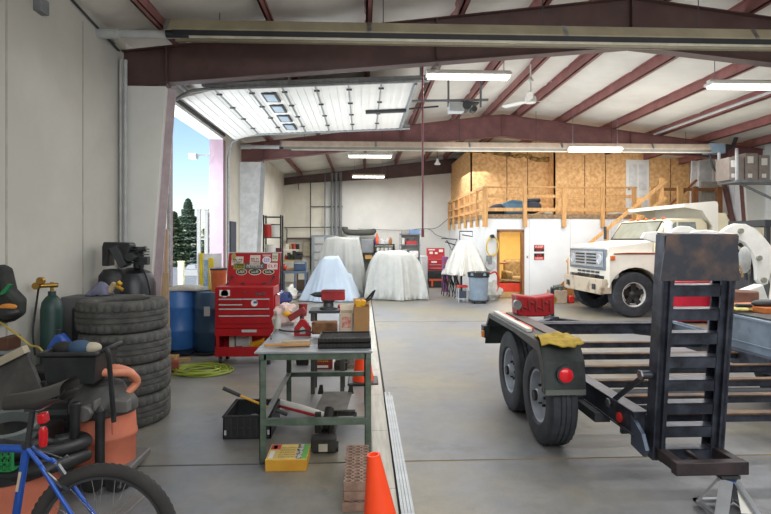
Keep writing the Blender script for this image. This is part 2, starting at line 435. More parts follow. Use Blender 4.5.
# overhead sectional door, open and lying under the roof
od = thing('overhead_door', 'raised white sectional garage door lying flat under the roof with four small windows', 'door', (-.9, 10.4, 4.2))
PANEL = mat('door_panel_white', '#e6e4de', .45, var=.03, scale=2)
def dz(x): return 4.14 + .05*(x+2.6)
YA, YB = 8.75, 12.35
sec = [-2.95+.543*k for k in range(8)]
for k in range(7):
    a, b = sec[k], sec[k+1]-.012
    za, zb = dz(a), dz(b)
    if k == 0: za -= .12
    p = MB(); n = 8
    for q in range(n):
        xa = a+(b-a)*q/n; xb = a+(b-a)*(q+1)/n; u = q/n; v = (q+1)/n; s_ = .005 if q % 2 else 0
        z0 = za+(zb-za)*u; z1 = za+(zb-za)*v
        p.add([(xa, YA, z0+s_), (xb, YA, z1+s_), (xb, YB, z1+s_), (xa, YB, z0+s_), (xa, YA, z0+.05), (xb, YA, z1+.05), (xb, YB, z1+.05), (xa, YB, z0+.05)],
              [(0,3,2,1),(4,5,6,7),(0,1,5,4),(3,7,6,2),(0,4,7,3),(1,2,6,5)])
    po = p.build('door_section', PANEL, od, smooth=0)
    h = MB()
    for yy in (YA+.25, YA+1.15, YA+2.05, YA+2.95):
        h.boxc(((a), yy, za-.012), (.09, .05, .02)); 
    if k: h.build('hinge', DGREY, po, smooth=0)
    if k == 3-1:
        for yy in (9.3, 10.1, 10.9, 11.7):
            wf = MB(); zc = (za+zb)/2-.008; xm = (a+b)/2
            wf.box(xm-.13, xm+.13, yy-.28, yy+.28, zc-.014, zc+.02)
            wo = wf.build('window_frame', DGREY, po, bevel=.01)
            MB().box(xm-.09, xm+.09, yy-.22, yy+.22, zc-.018, zc-.012).build('pane', mat('door_pane', '#a9bccb', .15, var=.03, emit=.05), wo, smooth=0)  # pane has a faint glow put into its material
st_ = MB()
for k in range(1, 8): st_.box(sec[k]-.02, sec[k]+.006, YA, YB, dz(sec[k])-.012, dz(sec[k]))
st_.build('section_rail', GALV, od, smooth=0)
for yy, n_ in ((YA-.07, 1), (YB+.07, 2)):
    t = MB()
    t.tube([(WX+.08, yy, 0), (WX+.08, yy, 3.6), (WX+.16, yy, 3.95), (WX+.42, yy, 4.1), (-2.5, yy, dz(-2.5)-.0), (1.1, yy, dz(1.1)+.0)], .03, n=6)
    t.bar((-2.6, yy, dz(-2.6)+.06), (1.1, yy, dz(1.1)+.06), .05, .05)
    for x in (-1.2, .95): t.bar((x, yy, dz(x)), (x, yy, roofz(x)+.1), .04, .01)
    t.build('track', GALV, od, smooth=20)
MB().bar((.05, 10.55, dz(.05)-.03), (.86, 10.55, dz(.86)-.03), .09, .06).bar((.86, 10.55, dz(.86)+.0), (1.5, 10.5, 4.36), .03, .03).build('pull_arm', DGREY, od, smooth=0)
MB().cyl((WX+.16, YA-.1, 4.27), (WX+.16, YB+.1, 4.27), .035).build('torsion_shaft', GALV, od)
MB().box(.86, .9, YA, YB, dz(.86)-.05, dz(.86)+.06).build('bottom_bar', GALV, od, smooth=0)
# opener
op = thing('door_opener', 'grey motorised garage door opener hung from the roof beside the open door', 'door opener', (1.95, 10.5, 4.3))
MB().boxc((1.85, 10.5, 4.33), (.3, .25, .18)).build('motor_box', LGREY, op, bevel=.01)
o = MB().cyl((2.05, 10.35, 4.36), (2.05, 10.65, 4.36), .09).cyl((2.2, 10.4, 4.3), (2.2, 10.6, 4.3), .06).boxc((2.12, 10.5, 4.42), (.35, .2, .03)); o.build('gear_train', DGREY, op)
MB().bar((.95, 10.5, 4.46), (2.5, 10.5, 4.5), .05, .04).build('rail', GREY, op, smooth=0)
for x in (1.7, 2.35): MB().bar((x, 10.5, 4.35), (x, 10.5, roofz(x)+.1), .04, .02).build('hanger', GREY, op, smooth=0)

# gas tube heaters under the rafters
def heater(y, z, x0, xr, x1, label, unit):
    h = thing('tube_heater', label, 'heater', (xr, y, z))
    r = MB(); z0 = z-.06
    # folded reflector hood with a flat outer lip
    prof = [(-.2, -.02), (-.2, .0), (-.11, .14), (.11, .14), (.2, .0), (.2, -.02), (.19, -.02), (.19, -.005), (.105, .13), (-.105, .13), (-.19, -.005), (-.19, -.02)]
    r.prism([(y+a, z+b) for a, b in prof], xr, x1, 'YZ')
    r.build('reflector', SHADE if not unit else mat('tan_hood', '#b3a18e', .5), h, smooth=0)
    k = xr
    while k < x1-.3:
        MB().prism([(y+a*1.02, z+b+.004) for a, b in prof], k, k+.05, 'YZ').build('reflector_joint', STEEL, h, smooth=0); k += 2.4
    t = MB(); t.cyl((xr-.02, y-.05, z0+.05), (x1, y-.05, z0+.05), .05); t.build('burner_tube', mat('heater_tube_dark', '#2f3338', .4, .5), h)
    t = MB(); t.cyl((x0, y, z), (xr+.12, y, z), .05); t.cyl((x0, y, z), (x0+.25, y, z), .062); t.build('flue_pipe', LGREY, h)
    k = xr+.6
    while k < x1:
        MB().tube([(k, y, z+.13), (k, y, roofz(k)+.1)], .006, n=5).build('hanging_chain', DGREY, h); k += 2.0
    MB().box(xr+.1, x1, y-.212, y-.205, z-.09, z-.022).build('shade_strip', mat('shade_strip_dark' if not unit else 'shade_strip_grey', '#2b2d30' if not unit else '#77736a', .4, .3), h, smooth=0); MB().box(xr+.3, x1, y-.216, y-.2, z-.115, z-.09).build('lower_deflector', mat('deflector_pale', '#b9b5a4', .35, .4), h, smooth=0)  # strip over the open underside, its shade put into the colour
    if unit:
        MB().box(x1, x1+.42, y-.16, y+.16, z-.1, z+.16).build('burner_box', mat('burner_blue_grey', '#8aa0b0', .4), h, bevel=.01)
        MB().tube([(x1+.4, y, z+.05), (x1+.7, y, z+.1), (x1+.9, y+.1, z+.4)], .05, smooth=6).tube([(x1+.1, y, z-.1), (x1+.15, y-.05, z-.45), (x1+.3, y-.05, z-.6)], .03, smooth=5).build('vent_hose', DGREY, h)
    return h
heater(6.55, 4.2, WX, -2.35, 10.0, 'long olive-brown tube heater nearest the camera, spanning the hall under the first rafter', False)
heater(13.62, 4.07, -3.1, -2.1, 9.05, 'farther tan tube heater with a blue-grey burner box, hung before the second rafter', True)
# conduit along rafter one, at the left top
o = MB().tube([(WX+.03, 6.9, 4.2), (WX+.1, 6.9, 4.36), (-1.6, 6.9, 4.38), (-.5, 6.9, 4.42)], .02, smooth=4).build('rafter_conduit', GALV); tag(o, 'thin silver conduit bending off the left wall above the near tube heater', 'pipe')
o = MB().boxc((WX+.04, 5.35, 4.0), (.08, .14, .14)).build('junction_box', GREY, bevel=.008); tag(o, 'small grey junction box high on the near left wall', 'junction box')
MB().tube([(WX+.02, 5.35, 4.05), (WX+.02, 5.35, 4.3)], .012).build('conduit', GREY, o)
o = MB().tube([(WX+.02, 5.9, 4.33), (WX+.02, 7.05, 4.17)], .014).build('wall_conduit', DGREY); tag(o, 'thin dark conduit slanting along the top of the near left wall', 'pipe')

# fluorescent strip lights
def striplight(x, y, z, L, label, tilt=0):
    s_ = thing('strip_light', label, 'light', (x, y, z), tilt, 'fluorescent strip lights hung under the roof')
    MB().box(-L/2, L/2, -.12, .12, 0, .04).box(-L/2, L/2, -.05, .05, .04, .08).build('housing', PAPER, s_, local=True, smooth=0)
    for yy in (-.06, .06): MB().cyl((-L/2+.03, yy, -.025), (L/2-.03, yy, -.025), .022, n=10).build('lamp_tube', TUBE, s_, local=True)
    for xx in (-L/2+.1, L/2-.1): MB().tube([(xx, 0, .08), (xx, 0, max(.2, roofz(x+xx)+.1-z))], .006, n=5).build('hanging_chain', GREY, s_, local=True)
    ld = bpy.data.lights.new('strip', 'AREA'); ld.shape = 'RECTANGLE'; ld.size = L; ld.size_y = .2; ld.energy = 45*L; ld.color = (1, .99, .98)
    lo = bpy.data.objects.new('lamp', ld); COL.objects.link(lo); lo.location = (x, y, z-.07); lo.rotation_euler = (0, 0, R(tilt))
    return s_
striplight(1.68, 8.4, 4.32, 1.35, 'twin-tube strip light hung above centre beside the door opener, next to the ceiling fan')
striplight(6.62, 8.1, 4.13, 2.4, 'long strip light at the top right edge of the view')
striplight(.2, 15.0, 4.08, 1.25, 'strip light beyond the second rafter, past the far end of the garage door')
striplight(.2, 19.6, 4.05, 1.22, 'smallest and farthest strip light, before the white back wall')
striplight(5.88, 13.2, 3.98, 1.35, 'strip light just below the far tube heater, in front of the chipboard loft wall')

# ceiling fan
fan = thing('ceiling_fan', 'white three-blade ceiling fan hung on a short rod from the roof', 'fan', (3.2, 10, 4.3))
MB().cyl((3.2, 10, 4.42), (3.2, 10, 5.05), .015).lathe([(.05, 0), (.06, .03), (.02, .09)], (3.2, 10, 4.72), 14).build('rod', PAPER, fan)
MB().lathe([(.02, -.06), (.1, -.05), (.11, 0), (.1, .06), (.03, .12)], (3.2, 10, 4.37), 20).build('motor_housing', PAPER, fan)
for k in range(3):
    a = R(10+120*k); b = MB(Matrix.Translation((3.2, 10, 4.36)) @ Matrix.Rotation(a, 4, 'Z') @ Matrix.Rotation(R(14), 4, 'X'))
    b.prism([(.08, -.02), (.18, -.055), (.6, -.06), (.63, -.02), (.63, .03), (.6, .06), (.18, .055), (.08, .02)], -.004, .004, 'XY')
    b.build('blade', PAPER, fan, smooth=0)
o = thing('pendant_lamp', 'small white pendant lamp hanging near the rear rafter left of the loft', 'light', (2.05, 15.2, 4.1)); pp = P(437.5, 163, 15.2)
MB().tube([pp, (pp.x, pp.y, 4.95)], .008).build('cord', DGREY, o); MB().lathe([(.03, .12), (.05, .02), (.09, -.02), (.08, -.05), (.0005, -.05)], pp, 16, caps=False).build('shade', PAPER, o)
o = MB().tube([(7.75, 6.9, roofz(7.75)-.03), (7.75, 13.8, roofz(7.75)-.03)], .03).build('roof_conduit', LGREY); tag(o, 'long white pipe running under the roof beside a red purlin at the right', 'pipe')
o = MB().box(WX+.01, WX+.06, 12.75, 13.3, 1.35, 2.15).build('wall_cabinet', mat('navy_cabinet', '#2a3242', .5), bevel=.01); tag(o, 'dark navy wall box between the far door jamb and the white column', 'box')
# maroon hanging pipe
hp = MB().tube([(.83, 7.35, 4.35), (.83, 7.35, 1.78)], .013).tube([(.83, 7.35, 1.85), (.83, 7.35, 1.74)], .022).build('hanging_pole', mat('maroon_paint_thin', '#6b2f38', .5))
tag(hp, 'thin maroon pole hanging straight down from a silver bracket on the near rafter', 'pole')
MB().boxc((.9, 7.32, 4.33), (.3, .16, .02)).boxc((1.03, 7.32, 4.2), (.04, .06, .3)).tube([(.78, 7.3, 4.3), (1.05, 7.3, 4.26)], .02).build('bracket', GALV, hp, smooth=0)

# outdoors ------------------------------------------------
st('ground_yard', MB().box(-90, WX-.3, -30, 120, -.3, -.06), mat('gravel_yard', '#c9c6bb', .9, var=.12, scale=3), smooth=0)
def conifer(x, y, h, r, label, c1, c2, n=2600, seed=1):
    rnd = random.Random(seed)
    t = thing('conifer_tree', label, 'tree', (x, y, 0), group='trees outside the garage door')
    MB().cyl((x, y, 0), (x, y, h*.9), .16, .03, 8).build('trunk', mat('bark', '#4d3b2c', .9), t)
    f = MB(); 
    for k in range(n):
        u = rnd.random()**.8; z = .06*h+u*h*.94; lay = (z*1.9) % 1.0
        rr = r*(1-u)**.75*(.55+.45*lay)*rnd.uniform(.75, 1.05)+.04; a = rnd.uniform(0, 6.283)
        c_ = Vector((x+rr*math.cos(a), y+rr*math.sin(a), z-.25*rr))
        s_ = rnd.uniform(.12, .3)*(.5+.6*(1-u)); out = Vector((math.cos(a), math.sin(a), -.25))
        side = Vector((-math.sin(a), math.cos(a), rnd.uniform(-.4, .4)))
        f.m = rnd.randint(0, 1)
        f.add([c_-out*s_, c_+side*s_*.55, c_+out*s_*1.1, c_-side*s_*.55+Vector((0,0,rnd.uniform(0, .3)*s_))], [(0,1,2,3)])
    f.build('foliage', [c1, c2], t, smooth=0, fixn=False)
    return t
T1 = mat('spruce_green', '#5f7d58', .9, var=.2); T2 = mat('spruce_grey_green', '#a9b89e', .9, var=.15); T3 = mat('leaf_pale', '#a9b287', .9); T4 = mat('leaf_dark', '#44603d', .9)
def py_(px, Y): return X_(px, Y)
conifer(py_(188, 42), 42, 4.95, 1.5, 'tallest grey-green spruce seen through the open garage door', T1, T2, 7000, 3)
conifer(py_(213, 38), 38, 3.9, 1.3, 'shorter spruce behind the white gate posts outside', T1, T2, 5000, 5)
conifer(py_(224, 50), 50, 4.3, 1.5, 'right-hand spruce partly hidden by the far door jamb', T1, T2, 4000, 7)
conifer(py_(174, 36), 36, 3.6, 1.0, 'pale leafy tree at the left edge of the door opening', T3, T4, 4500, 9)
o = MB().box(py_(180, 26)-.0, py_(199, 26), 26, 27.2, -.06, .25).prism([(py_(184, 26), .25), (py_(196, 26), .25), (py_(194, 26), .5), (py_(187, 26), .5)], 26.1, 27.1).build('parked_boat', PAPER, bevel=.05); tag(o, 'low white hull shape parked in the yard before the trees', 'boat')
for i, (px, t) in enumerate(((199, 210), (206.5, 210))):
    x = py_(px, 16); z = Z_(px, t, 16)
    o = MB().box(x-.05, x+.05, 15.95, 16.05, -.06, z).boxc((x, 16, z+.01), (.13, .13, .04)).build('white_post', PAPER, bevel=.004); tag(o, ['left one of two tall white posts standing in the yard outside', 'right one of two tall white posts standing in the yard outside'][i], 'post', 'white posts outside the door')
    if i == 1:
        b = MB(); x0 = py_(199, 16)
        for zz in (.5, 1.1, 1.7, 2.2): b.box(x0, x, 15.98, 16.02, zz, zz+.05)
        b.build('cross_rail', PAPER, o, smooth=0)
x = py_(181, 13)
o = MB().box(x-.06, x+.06, 12.95, 13.07, -.06, 1.17).boxc((x, 13.01, 1.18), (.14, .14, .03)).build('yard_post', mat('cream_yellow', '#dcd6a5', .6)); tag(o, 'short cream-yellow post in the yard just outside the door', 'post')

# yard lamp outside above the door
o = MB().boxc((WX-.55, 11.9, 3.55), (.16, .2, .12)).build('flood_light', LGREY, bevel=.01); tag(o, 'small white security light on an arm outside the door opening', 'light')
MB().bar((WX-.55, 11.9, 3.58), (WX-.2, 12.2, 3.62), .03, .03).build('arm', LGREY, o)
# ================================================================ EQUIPMENT TRAILER
SKIN = BLKSTEEL
def tyre_prof(r, w, rim):
    return [(rim, -w/2*.8), (rim+.02, -w/2*.96), ((r+rim)/2, -w/2), (r-.035, -w/2*.97), (r-.008, -w/2*.84), (r, -w/2*.62), (r, -w*.22), (r-.012, -w*.2), (r-.012, -w*.16), (r, -w*.14), (r, -w*.03), (r-.012, -w*.015),
            (r-.012, w*.015), (r, w*.03), (r, w*.14), (r-.012, w*.16), (r-.012, w*.2), (r, w*.22), (r, w/2*.62), (r-.008, w/2*.84), (r-.035, w/2*.97), ((r+rim)/2, w/2), (rim+.02, w/2*.96), (rim, w/2*.8)]
def tyre(mb, c, r, w, rim, axis, n=60):
    def fn(k, j, rr, h):
        if j in (4, 5, 6, 17, 18, 19): return rr - (.009 if k % 2 else 0)
        if j in (9, 10, 13, 14): return rr-(.006 if k % 3 == 0 else 0)
        return rr
    return mb.lathe(tyre_prof(r, w, rim), c, n, axis, fn=fn, closed=False) if False else mb.lathe(tyre_prof(r, w, rim)+[(rim-.01, 0)], c, n, axis, fn=fn, closed=True)
tr = thing('equipment_trailer', 'black tandem-axle equipment trailer with open cross-member deck and one rusty ramp folded upright', 'trailer', (2.9, 5.2, 0))
LX, RXT = 1.88, 4.02
m_ = MB(); m_.box(LX-.04, LX+.04, 3.52, 7.0, .37, .53).box(LX-.05, LX+.06, 3.52, 7.0, .52, .535).box(LX-.05, LX+.06, 3.52, 7, .365, .38)
m_.build('side_rail', SKIN, tr, bevel=.004)
MB().box(RXT-.04, RXT+.04, 3.52, 7.0, .37, .53).build('side_rail', SKIN, tr, bevel=.004)
MB().box(LX-.04, RXT+.04, 6.86, 6.94, .46, .62).box(LX-.04, RXT+.04, 6.78, 7.0, .6, .615).box(LX-.05, LX+.2, 6.7, 6.98, .44, .63).build('front_rail', SKIN, tr, bevel=.004)
BRN = mat('brown_angle_iron', '#6d5139', .6, .3, col2='#3d342f', scale=6)
for k, y in enumerate((3.58, 4.0, 4.45, 4.95, 5.5, 6.1)):
    b = MB(); b.box(LX+.04, RXT-.04, y, y+.012, .435, .5); b.m = 1; b.box(LX+.04, RXT-.04, y-.04, y+.03, .495, .507)
    b.build('cross_member', [SKIN, BRN], tr, smooth=0)
MB().prism([(3.4, .28), (3.37, .33), (3.42, .42), (3.56, .5), (3.56, .3)], LX-.045, LX-.02, 'YZ').build('rear_gusset', mat('steel_blue_grey', '#4b5666', .45, .5), tr, smooth=0)
MB().lathe([(.001, .0), (.024, .003), (.024, .012)], (LX-.06, 3.72, .43), 16, 'X').cyl((LX-.055, 3.72, .43), (LX-.04, 3.72, .43), .035).build('side_marker_lamp', REDP, tr)
# rear bumper plate under the rail and hanging mud flap
MB().box(LX-.1, LX+.02, 4.0, 4.5, .3, .37).box(2.0, 2.2, 4.02, 4.05, .2, .42).build('spring_mount', DGREY, tr, smooth=0)
for xx in (1.66, ):
    b = MB()
    for y0, y1 in ((4.0, 4.8), (4.85, 5.65)):
        for q in range(4):
            z = .36-.015*q; s_ = (y1-y0)*(1-.2*q)/2; c_ = (y0+y1)/2
            b.tube([(LX, c_-s_, z+.03*(1-.1*q)), (LX, c_, z-.02), (LX, c_+s_, z+.03*(1-.1*q))], .014, n=6, smooth=4)
    b.build('leaf_spring', DGREY, tr)
for y in (4.4, 5.26):
    MB().cyl((1.5, y, .39), (RXT+.4, y, .39), .045).build('axle', DGREY, tr)
RIMM = mat('trailer_rim', '#a9b0b8', .4, .25, var=.1)
def trailer_wheel(x, y, s):
    w_ = tyre(MB(), (x, y, .395), .395, .22, .215, 'X', 64).build('wheel', RUBBER, tr)
    r = MB().lathe([(.218, -.09*s), (.2, -.085*s), (.19, -.03*s), (.12, -.015*s), (.1, -.04*s), (.06, -.045*s), (.055, -.1*s), (.03, -.115*s), (.0005, -.115*s)], (x, y, .395), 36, 'X', caps=False)
    r.build('rim', RIMM, w_)
    h = MB()
    for k in range(6):
        a = k*math.pi/3; h.cyl((x-.03*s, y+.085*math.cos(a), .395+.085*math.sin(a)), (x-.07*s, y+.085*math.cos(a), .395+.085*math.sin(a)), .012, n=6)
    h.cyl((x-.1*s, y, .395), (x-.13*s, y, .395), .045, n=16)
    h.build('hub', BLACK, w_)
for y in (4.4, 5.26): trailer_wheel(1.56, y, 1); trailer_wheel(4.36, y, -1)
# left fender: flat top, sloped then upright tail with a lamp
FX0, FX1 = 1.38, 1.70
def fender(x0, x1, s):
    f = MB()
    prof = [(3.97, .53), (4.0, .765), (4.1, .9), (5.75, .9), (5.9, .74), (5.95, .53)]
    def off(p, d): return [(a+(d if i < 2 else (0 if i in (2, 3) else -d)), b-(0 if i in (0, 5) else d)) for i, (a, b) in enumerate(p)]
    inn = off(prof, .008)
    f.prism(prof+inn[::-1], x0, x1, 'YZ')
    # outer skirt along the top edge
    xo = x0 if s > 0 else x1
    f.prism([(3.97, .53), (4.0, .765), (4.1, .9), (5.75, .9), (5.9, .74), (5.86, .72), (5.74, .85), (4.8, .86), (4.14, .82), (4.06, .7), (4.03, .53)], xo-.004, xo+.004, 'YZ')
    return f.build('fender', mat('fender_black', '#2a2f2f', .42, .2, col2='#3d4442', scale=5), tr, smooth=0)
fo = fender(FX0, FX1, 1); fender(4.1, 4.55, -1)
MB().box(FX0+.005, FX1-.005, 3.965, 3.99, .52, .56).build('fender_lip', mat('fender_scuffed_edge', '#6f7470', .5, .4), fo, smooth=0)
lp = MB().cyl((1.535, 3.985, .675), (1.535, 3.955, .675), .066, n=28).build('lamp_bezel', DGREY, fo)
MB().lathe([(.054, 0), (.054, -.012), (.04, -.022), (.0005, -.026)], (1.535, 3.957, .675), 28, 'Y').build('tail_lamp', mat('tail_lamp_red', '#d3202a', .2, var=.1, emit=.15), lp)
MB().box(FX0-.05, FX0+.02, 5.8, 5.92, .62, .75).build('marker_bracket', BLACK, fo, bevel=.006)
MB().box(FX0-.07, FX0-.045, 5.78, 5.84, .63, .7).build('amber_marker', mat('amber', '#e08a3a', .3), fo, bevel=.004)
# right side board
MB().box(RXT+.05, RXT+.07, 3.6, 6.1, .4, .87).box(RXT+.05, RXT+.07, 6.1, 7.1, .4, .64).box(RXT+.02, RXT+.1, 3.6, 6.1, .86, .885).box(RXT+.035, RXT+.05, 3.6, 7.1, .6, .615).build('side_board', mat('blue_grey_steel', '#76828f', .42, .45, var=.18, scale=4, bump=.05), tr, bevel=.003)
# tongue and coupler towards the back
b = MB(); b.bar((LX, 6.95, .45), (2.95, 8.1, .45), .08, .1); b.bar((RXT, 6.95, .45), (2.95, 8.1, .45), .08, .1); b.box(2.9, 3.0, 8.0, 8.4, .42, .52)
b.build('tongue', SKIN, tr, smooth=0)
MB().cyl((2.95, 8.15, .04), (2.95, 8.15, .95), .03).cyl((2.95, 8.15, .0), (2.95, 8.15, .04), .1).build('tongue_jack', SKIN, tr)
MB().cyl((2.55, 6.98, 0), (2.55, 6.98, .5), .02).build('support_leg', mat('blue_paint_leg', '#2f4a8a', .5), tr)
# upright ramp
rp = MB(Matrix.Translation((1.92, 3.47, .25)) @ Matrix.Rotation(R(5.5), 4, 'X'))
rw = .46
rampm = [SKIN, RUST]
for x in (0, rw):
    d = 1 if x == 0 else -1; ww = .07 if x == 0 else .08
    rp.box(x-.012, x+.012, -.05, .05, 0, 1.49); rp.box(min(x, x+ww*d), max(x, x+ww*d), -.05, -.038, 0, 1.36); rp.box(min(x, x+ww*d), max(x, x+ww*d), .038, .05, 0, 1.3); rp.box(x+ww*d*.5-.006, x+ww*d*.5+.006, -.075, -.05, 0, 1.2)
ro = rp.build('ramp_frame', SKIN, tr, smooth=0)
XM = Matrix.Translation((1.92, 3.47, .25)) @ Matrix.Rotation(R(5.5), 4, 'X')
pl = MB(XM); pl.add([(-.03, -.06, 1.2), (rw+.03, -.06, 1.2), (rw+.0, -.055, 1.5), (0, -.055, 1.5), (-.03, -.05, 1.2), (rw+.03, -.05, 1.2), (rw, -.045, 1.5), (0, -.045, 1.5)], [(0,1,2,3),(7,6,5,4),(0,4,5,1),(3,2,6,7),(0,3,7,4),(1,5,6,2)])
pl.box(0, rw, -.055, .06, 1.49, 1.5)
pl.build('ramp_tip_plate', mat('worn_black_plate', '#454850', .4, .35, col2='#83695c', scale=5, lo=.45, hi=.75, detail=9), ro, smooth=0)
for k in range(8):
    z = 1.17-.157*k
    s_ = MB(XM); s_.box(.01, rw-.01, -.045, -.037, z-.075, z); s_.box(.01, rw-.01, -.045, .03, z-.008, z)
    s_.add([(rw-.01, -.046, z-.09), (rw-.01, -.046, z+.01), (rw-.06, -.046, z-.075), (rw-.01, .03, z)], [(0, 1, 2), (1, 3, 2), (0, 3, 1), (0, 2, 3)])
    s_.build('ramp_slat', SKIN, ro, smooth=0)
ff = MB(); ff.box(1.93, 1.99, 3.22, 3.5, .26, .33).box(2.31, 2.37, 3.22, 3.5, .26, .33).box(2.13, 2.16, 3.25, 3.5, .28, .31).box(1.92, 2.38, 3.17, 3.23, .25, .33)
ff.build('ramp_foot', mat('foot_brown_steel', '#4a3f40', .5, .35, col2='#332d30', scale=6), ro, bevel=.004)
MB().bar((1.84, 3.87, .49), (1.86, 3.42, .81), .035, .012, up=(1, 0, 0)).cyl((1.82, 3.87, .49), (1.86, 3.87, .49), .028).cyl((1.83, 3.42, .81), (1.9, 3.42, .81), .028).build('ramp_strut', mat('strut_grey', '#3c4148', .4, .5), tr)
MB().cyl((1.815, 3.87, .49), (1.825, 3.87, .49), .034, n=6).build('strut_bolt', STEEL, tr); MB().cyl((1.82, 3.42, .81), (1.83, 3.42, .81), .034, n=6).build('strut_bolt', STEEL, tr)

# jack stand under the ramp foot
JX_ = Matrix.Translation((-.035, .07, .02)); js = thing('jack_stand', 'grey steel jack stand with a white warning label under the ramp foot', 'jack stand', (2.27, 3.2, 0))
b = MB(JX_)
for sx, sy in ((-1, -1), (1, -1), (1, 1), (-1, 1)):
    b.bar((2.3+.12*sx, 3.13+.11*sy, .01), (2.3+.03*sx, 3.13+.03*sy, .2), .07, .014, up=(sx, sy, 0))
b.box(2.16, 2.44, 3.0, 3.03, 0, .02).box(2.16, 2.44, 3.23, 3.26, 0, .02).box(2.16, 2.19, 3.0, 3.26, 0, .02).box(2.41, 2.44, 3.0, 3.26, 0, .02)
b.build('leg_frame', mat('stand_grey', '#a5a8ac', .4, .4), js, smooth=0)
MB(JX_).box(2.285, 2.315, 3.115, 3.145, .05, .2).box(2.24, 2.36, 3.1, 3.16, .205, .224).build('ratchet_post', DGREY, js, smooth=0)
MB(JX_).box(2.26, 2.34, 3.09, 3.17, .17, .195).build('collar', mat('blue_enamel', '#2d5cae', .4), js, bevel=.004)
lb = MB(JX_); lb.add([(2.315, 3.035, .03), (2.395, 3.02, .03), (2.35, 3.075, .15), (2.32, 3.075, .15)], [(0, 1, 2, 3)]); lb.build('warning_label', PAPER, js, smooth=0)

# things on the fender
lv = thing('spirit_level', 'long white and orange spirit level lying on the left trailer fender', 'level', (1.5, 5.2, .91))
MB().box(1.42, 1.47, 4.55, 5.72, .901, .93).build('body', PAPER, lv, bevel=.003)
b = MB(); b.box(1.47, 1.5, 4.6, 5.0, .901, .928).box(1.47, 1.5, 5.15, 5.6, .901, .928); b.build('orange_grip', mat('orange_grip', '#d9572f', .5), lv, bevel=.002)
MB().box(1.55, 1.68, 4.4, 5.7, .901, .915).build('plank', mat('taupe_board', '#6f6560', .7), None, loc=(1.6, 5, .9)); o = bpy.data.objects['plank']; tag(o, 'taupe board lying along the fender beside the spirit level', 'board')
RBX = 1; rb = thing('red_floor_jack_pan', 'battered red ribbed metal box standing at the far end of the left fender', 'box', (1.75, 5.5, .9))
rb.name = 'red_metal_box'
b = MB(Matrix.Translation((.05, 0, 0)) @ Matrix.Translation((1.75, 5.5, .9)) @ Matrix.Diagonal((.82, 1, 1.0, 1)) @ Matrix.Translation((-1.75, -5.5, -.9)))
b.prism([(1.5, .92), (1.49, 1.13), (1.6, 1.12), (1.74, 1.105), (1.88, 1.12), (1.98, 1.14), (1.97, .93), (1.86, .905), (1.6, .902)], 5.42, 5.62)
b.build('shell', RED, rb, bevel=.015)
b = MB(Matrix.Translation((.05, 0, 0)) @ Matrix.Translation((1.75, 5.5, .9)) @ Matrix.Diagonal((.82, 1, 1.0, 1)) @ Matrix.Translation((-1.75, -5.5, -.9)))
for k in range(5): b.boxc((1.56+.09*k, 5.415, 1.02+.01*(k % 2)), (.03, .02, .12)); 
for k in range(4): b.boxc((1.6+.09*k, 5.41, 1.0+.05*(k % 2)), (.05, .02, .02), ry=20)
b.build('rib', mat('dark_red', '#8c1f1c', .5), rb, bevel=.004)
MB(Matrix.Translation((.05, 0, 0)) @ Matrix.Translation((1.75, 5.5, .9)) @ Matrix.Diagonal((.82, 1, 1.0, 1)) @ Matrix.Translation((-1.75, -5.5, -.9))).cyl((1.5, 5.40, 1.03), (1.5, 5.46, 1.03), .05, n=18).build('left_cap', STEEL, rb)
MB(Matrix.Translation((.05, 0, 0)) @ Matrix.Translation((1.75, 5.5, .9)) @ Matrix.Diagonal((.82, 1, 1.0, 1)) @ Matrix.Translation((-1.75, -5.5, -.9))).cyl((1.98, 5.43, 1.08), (1.98, 5.5, 1.08), .035, n=14).build('right_cap', BRASS, rb)
c = MB().grid(lambda u, v: (1.37+.3*u+.05*v, 4.02+.33*v-.08*u*(1-v), .912+.018*noise.noise(Vector((u*5, v*5, 1)))+.02*max(0, math.sin(u*7+v*4)) - .1*max(0, .25-v)*(1 if u < .8 else .3)), 24, 18)
o = c.build('cloth_rag', YCLOTH, loc=(1.6, 4.2, .92), smooth=180, thick=.008, fixn=False); tag(o, 'crumpled yellow cloth draped over the near end of the trailer fender', 'cloth')
# things on the right side board
o = MB().boxc((4.75, 5.9, .93), (.9, .5, .06), rz=12).build('orange_board', mat('orange_brown_board', '#b5672d', .6), bevel=.004); tag(o, 'orange-brown board lying on the far right trailer fender', 'board')
c = MB().grid(lambda u, v: (4.07+.25*u, 5.7+.25*v, .9+.04*abs(noise.noise(Vector((u*4, v*4, 3))))+.02), 12, 12)
o = c.build('yellow_rag', mat('pale_yellow_cloth', '#c9c174', .9, var=.2), loc=(4.2, 5.8, .9), smooth=180, thick=.01, fixn=False); tag(o, 'small pale yellow rag on the edge of the grey trailer side board', 'cloth')
o = MB().sphere((4.5, 5.75, .99), .1, 1.6, .8, .45).tube([(4.3, 5.7, .97), (4.1, 5.66, .98)], .02).build('black_glove', BLACK); tag(o, 'black work glove beside the yellow rag on the trailer edge', 'glove')

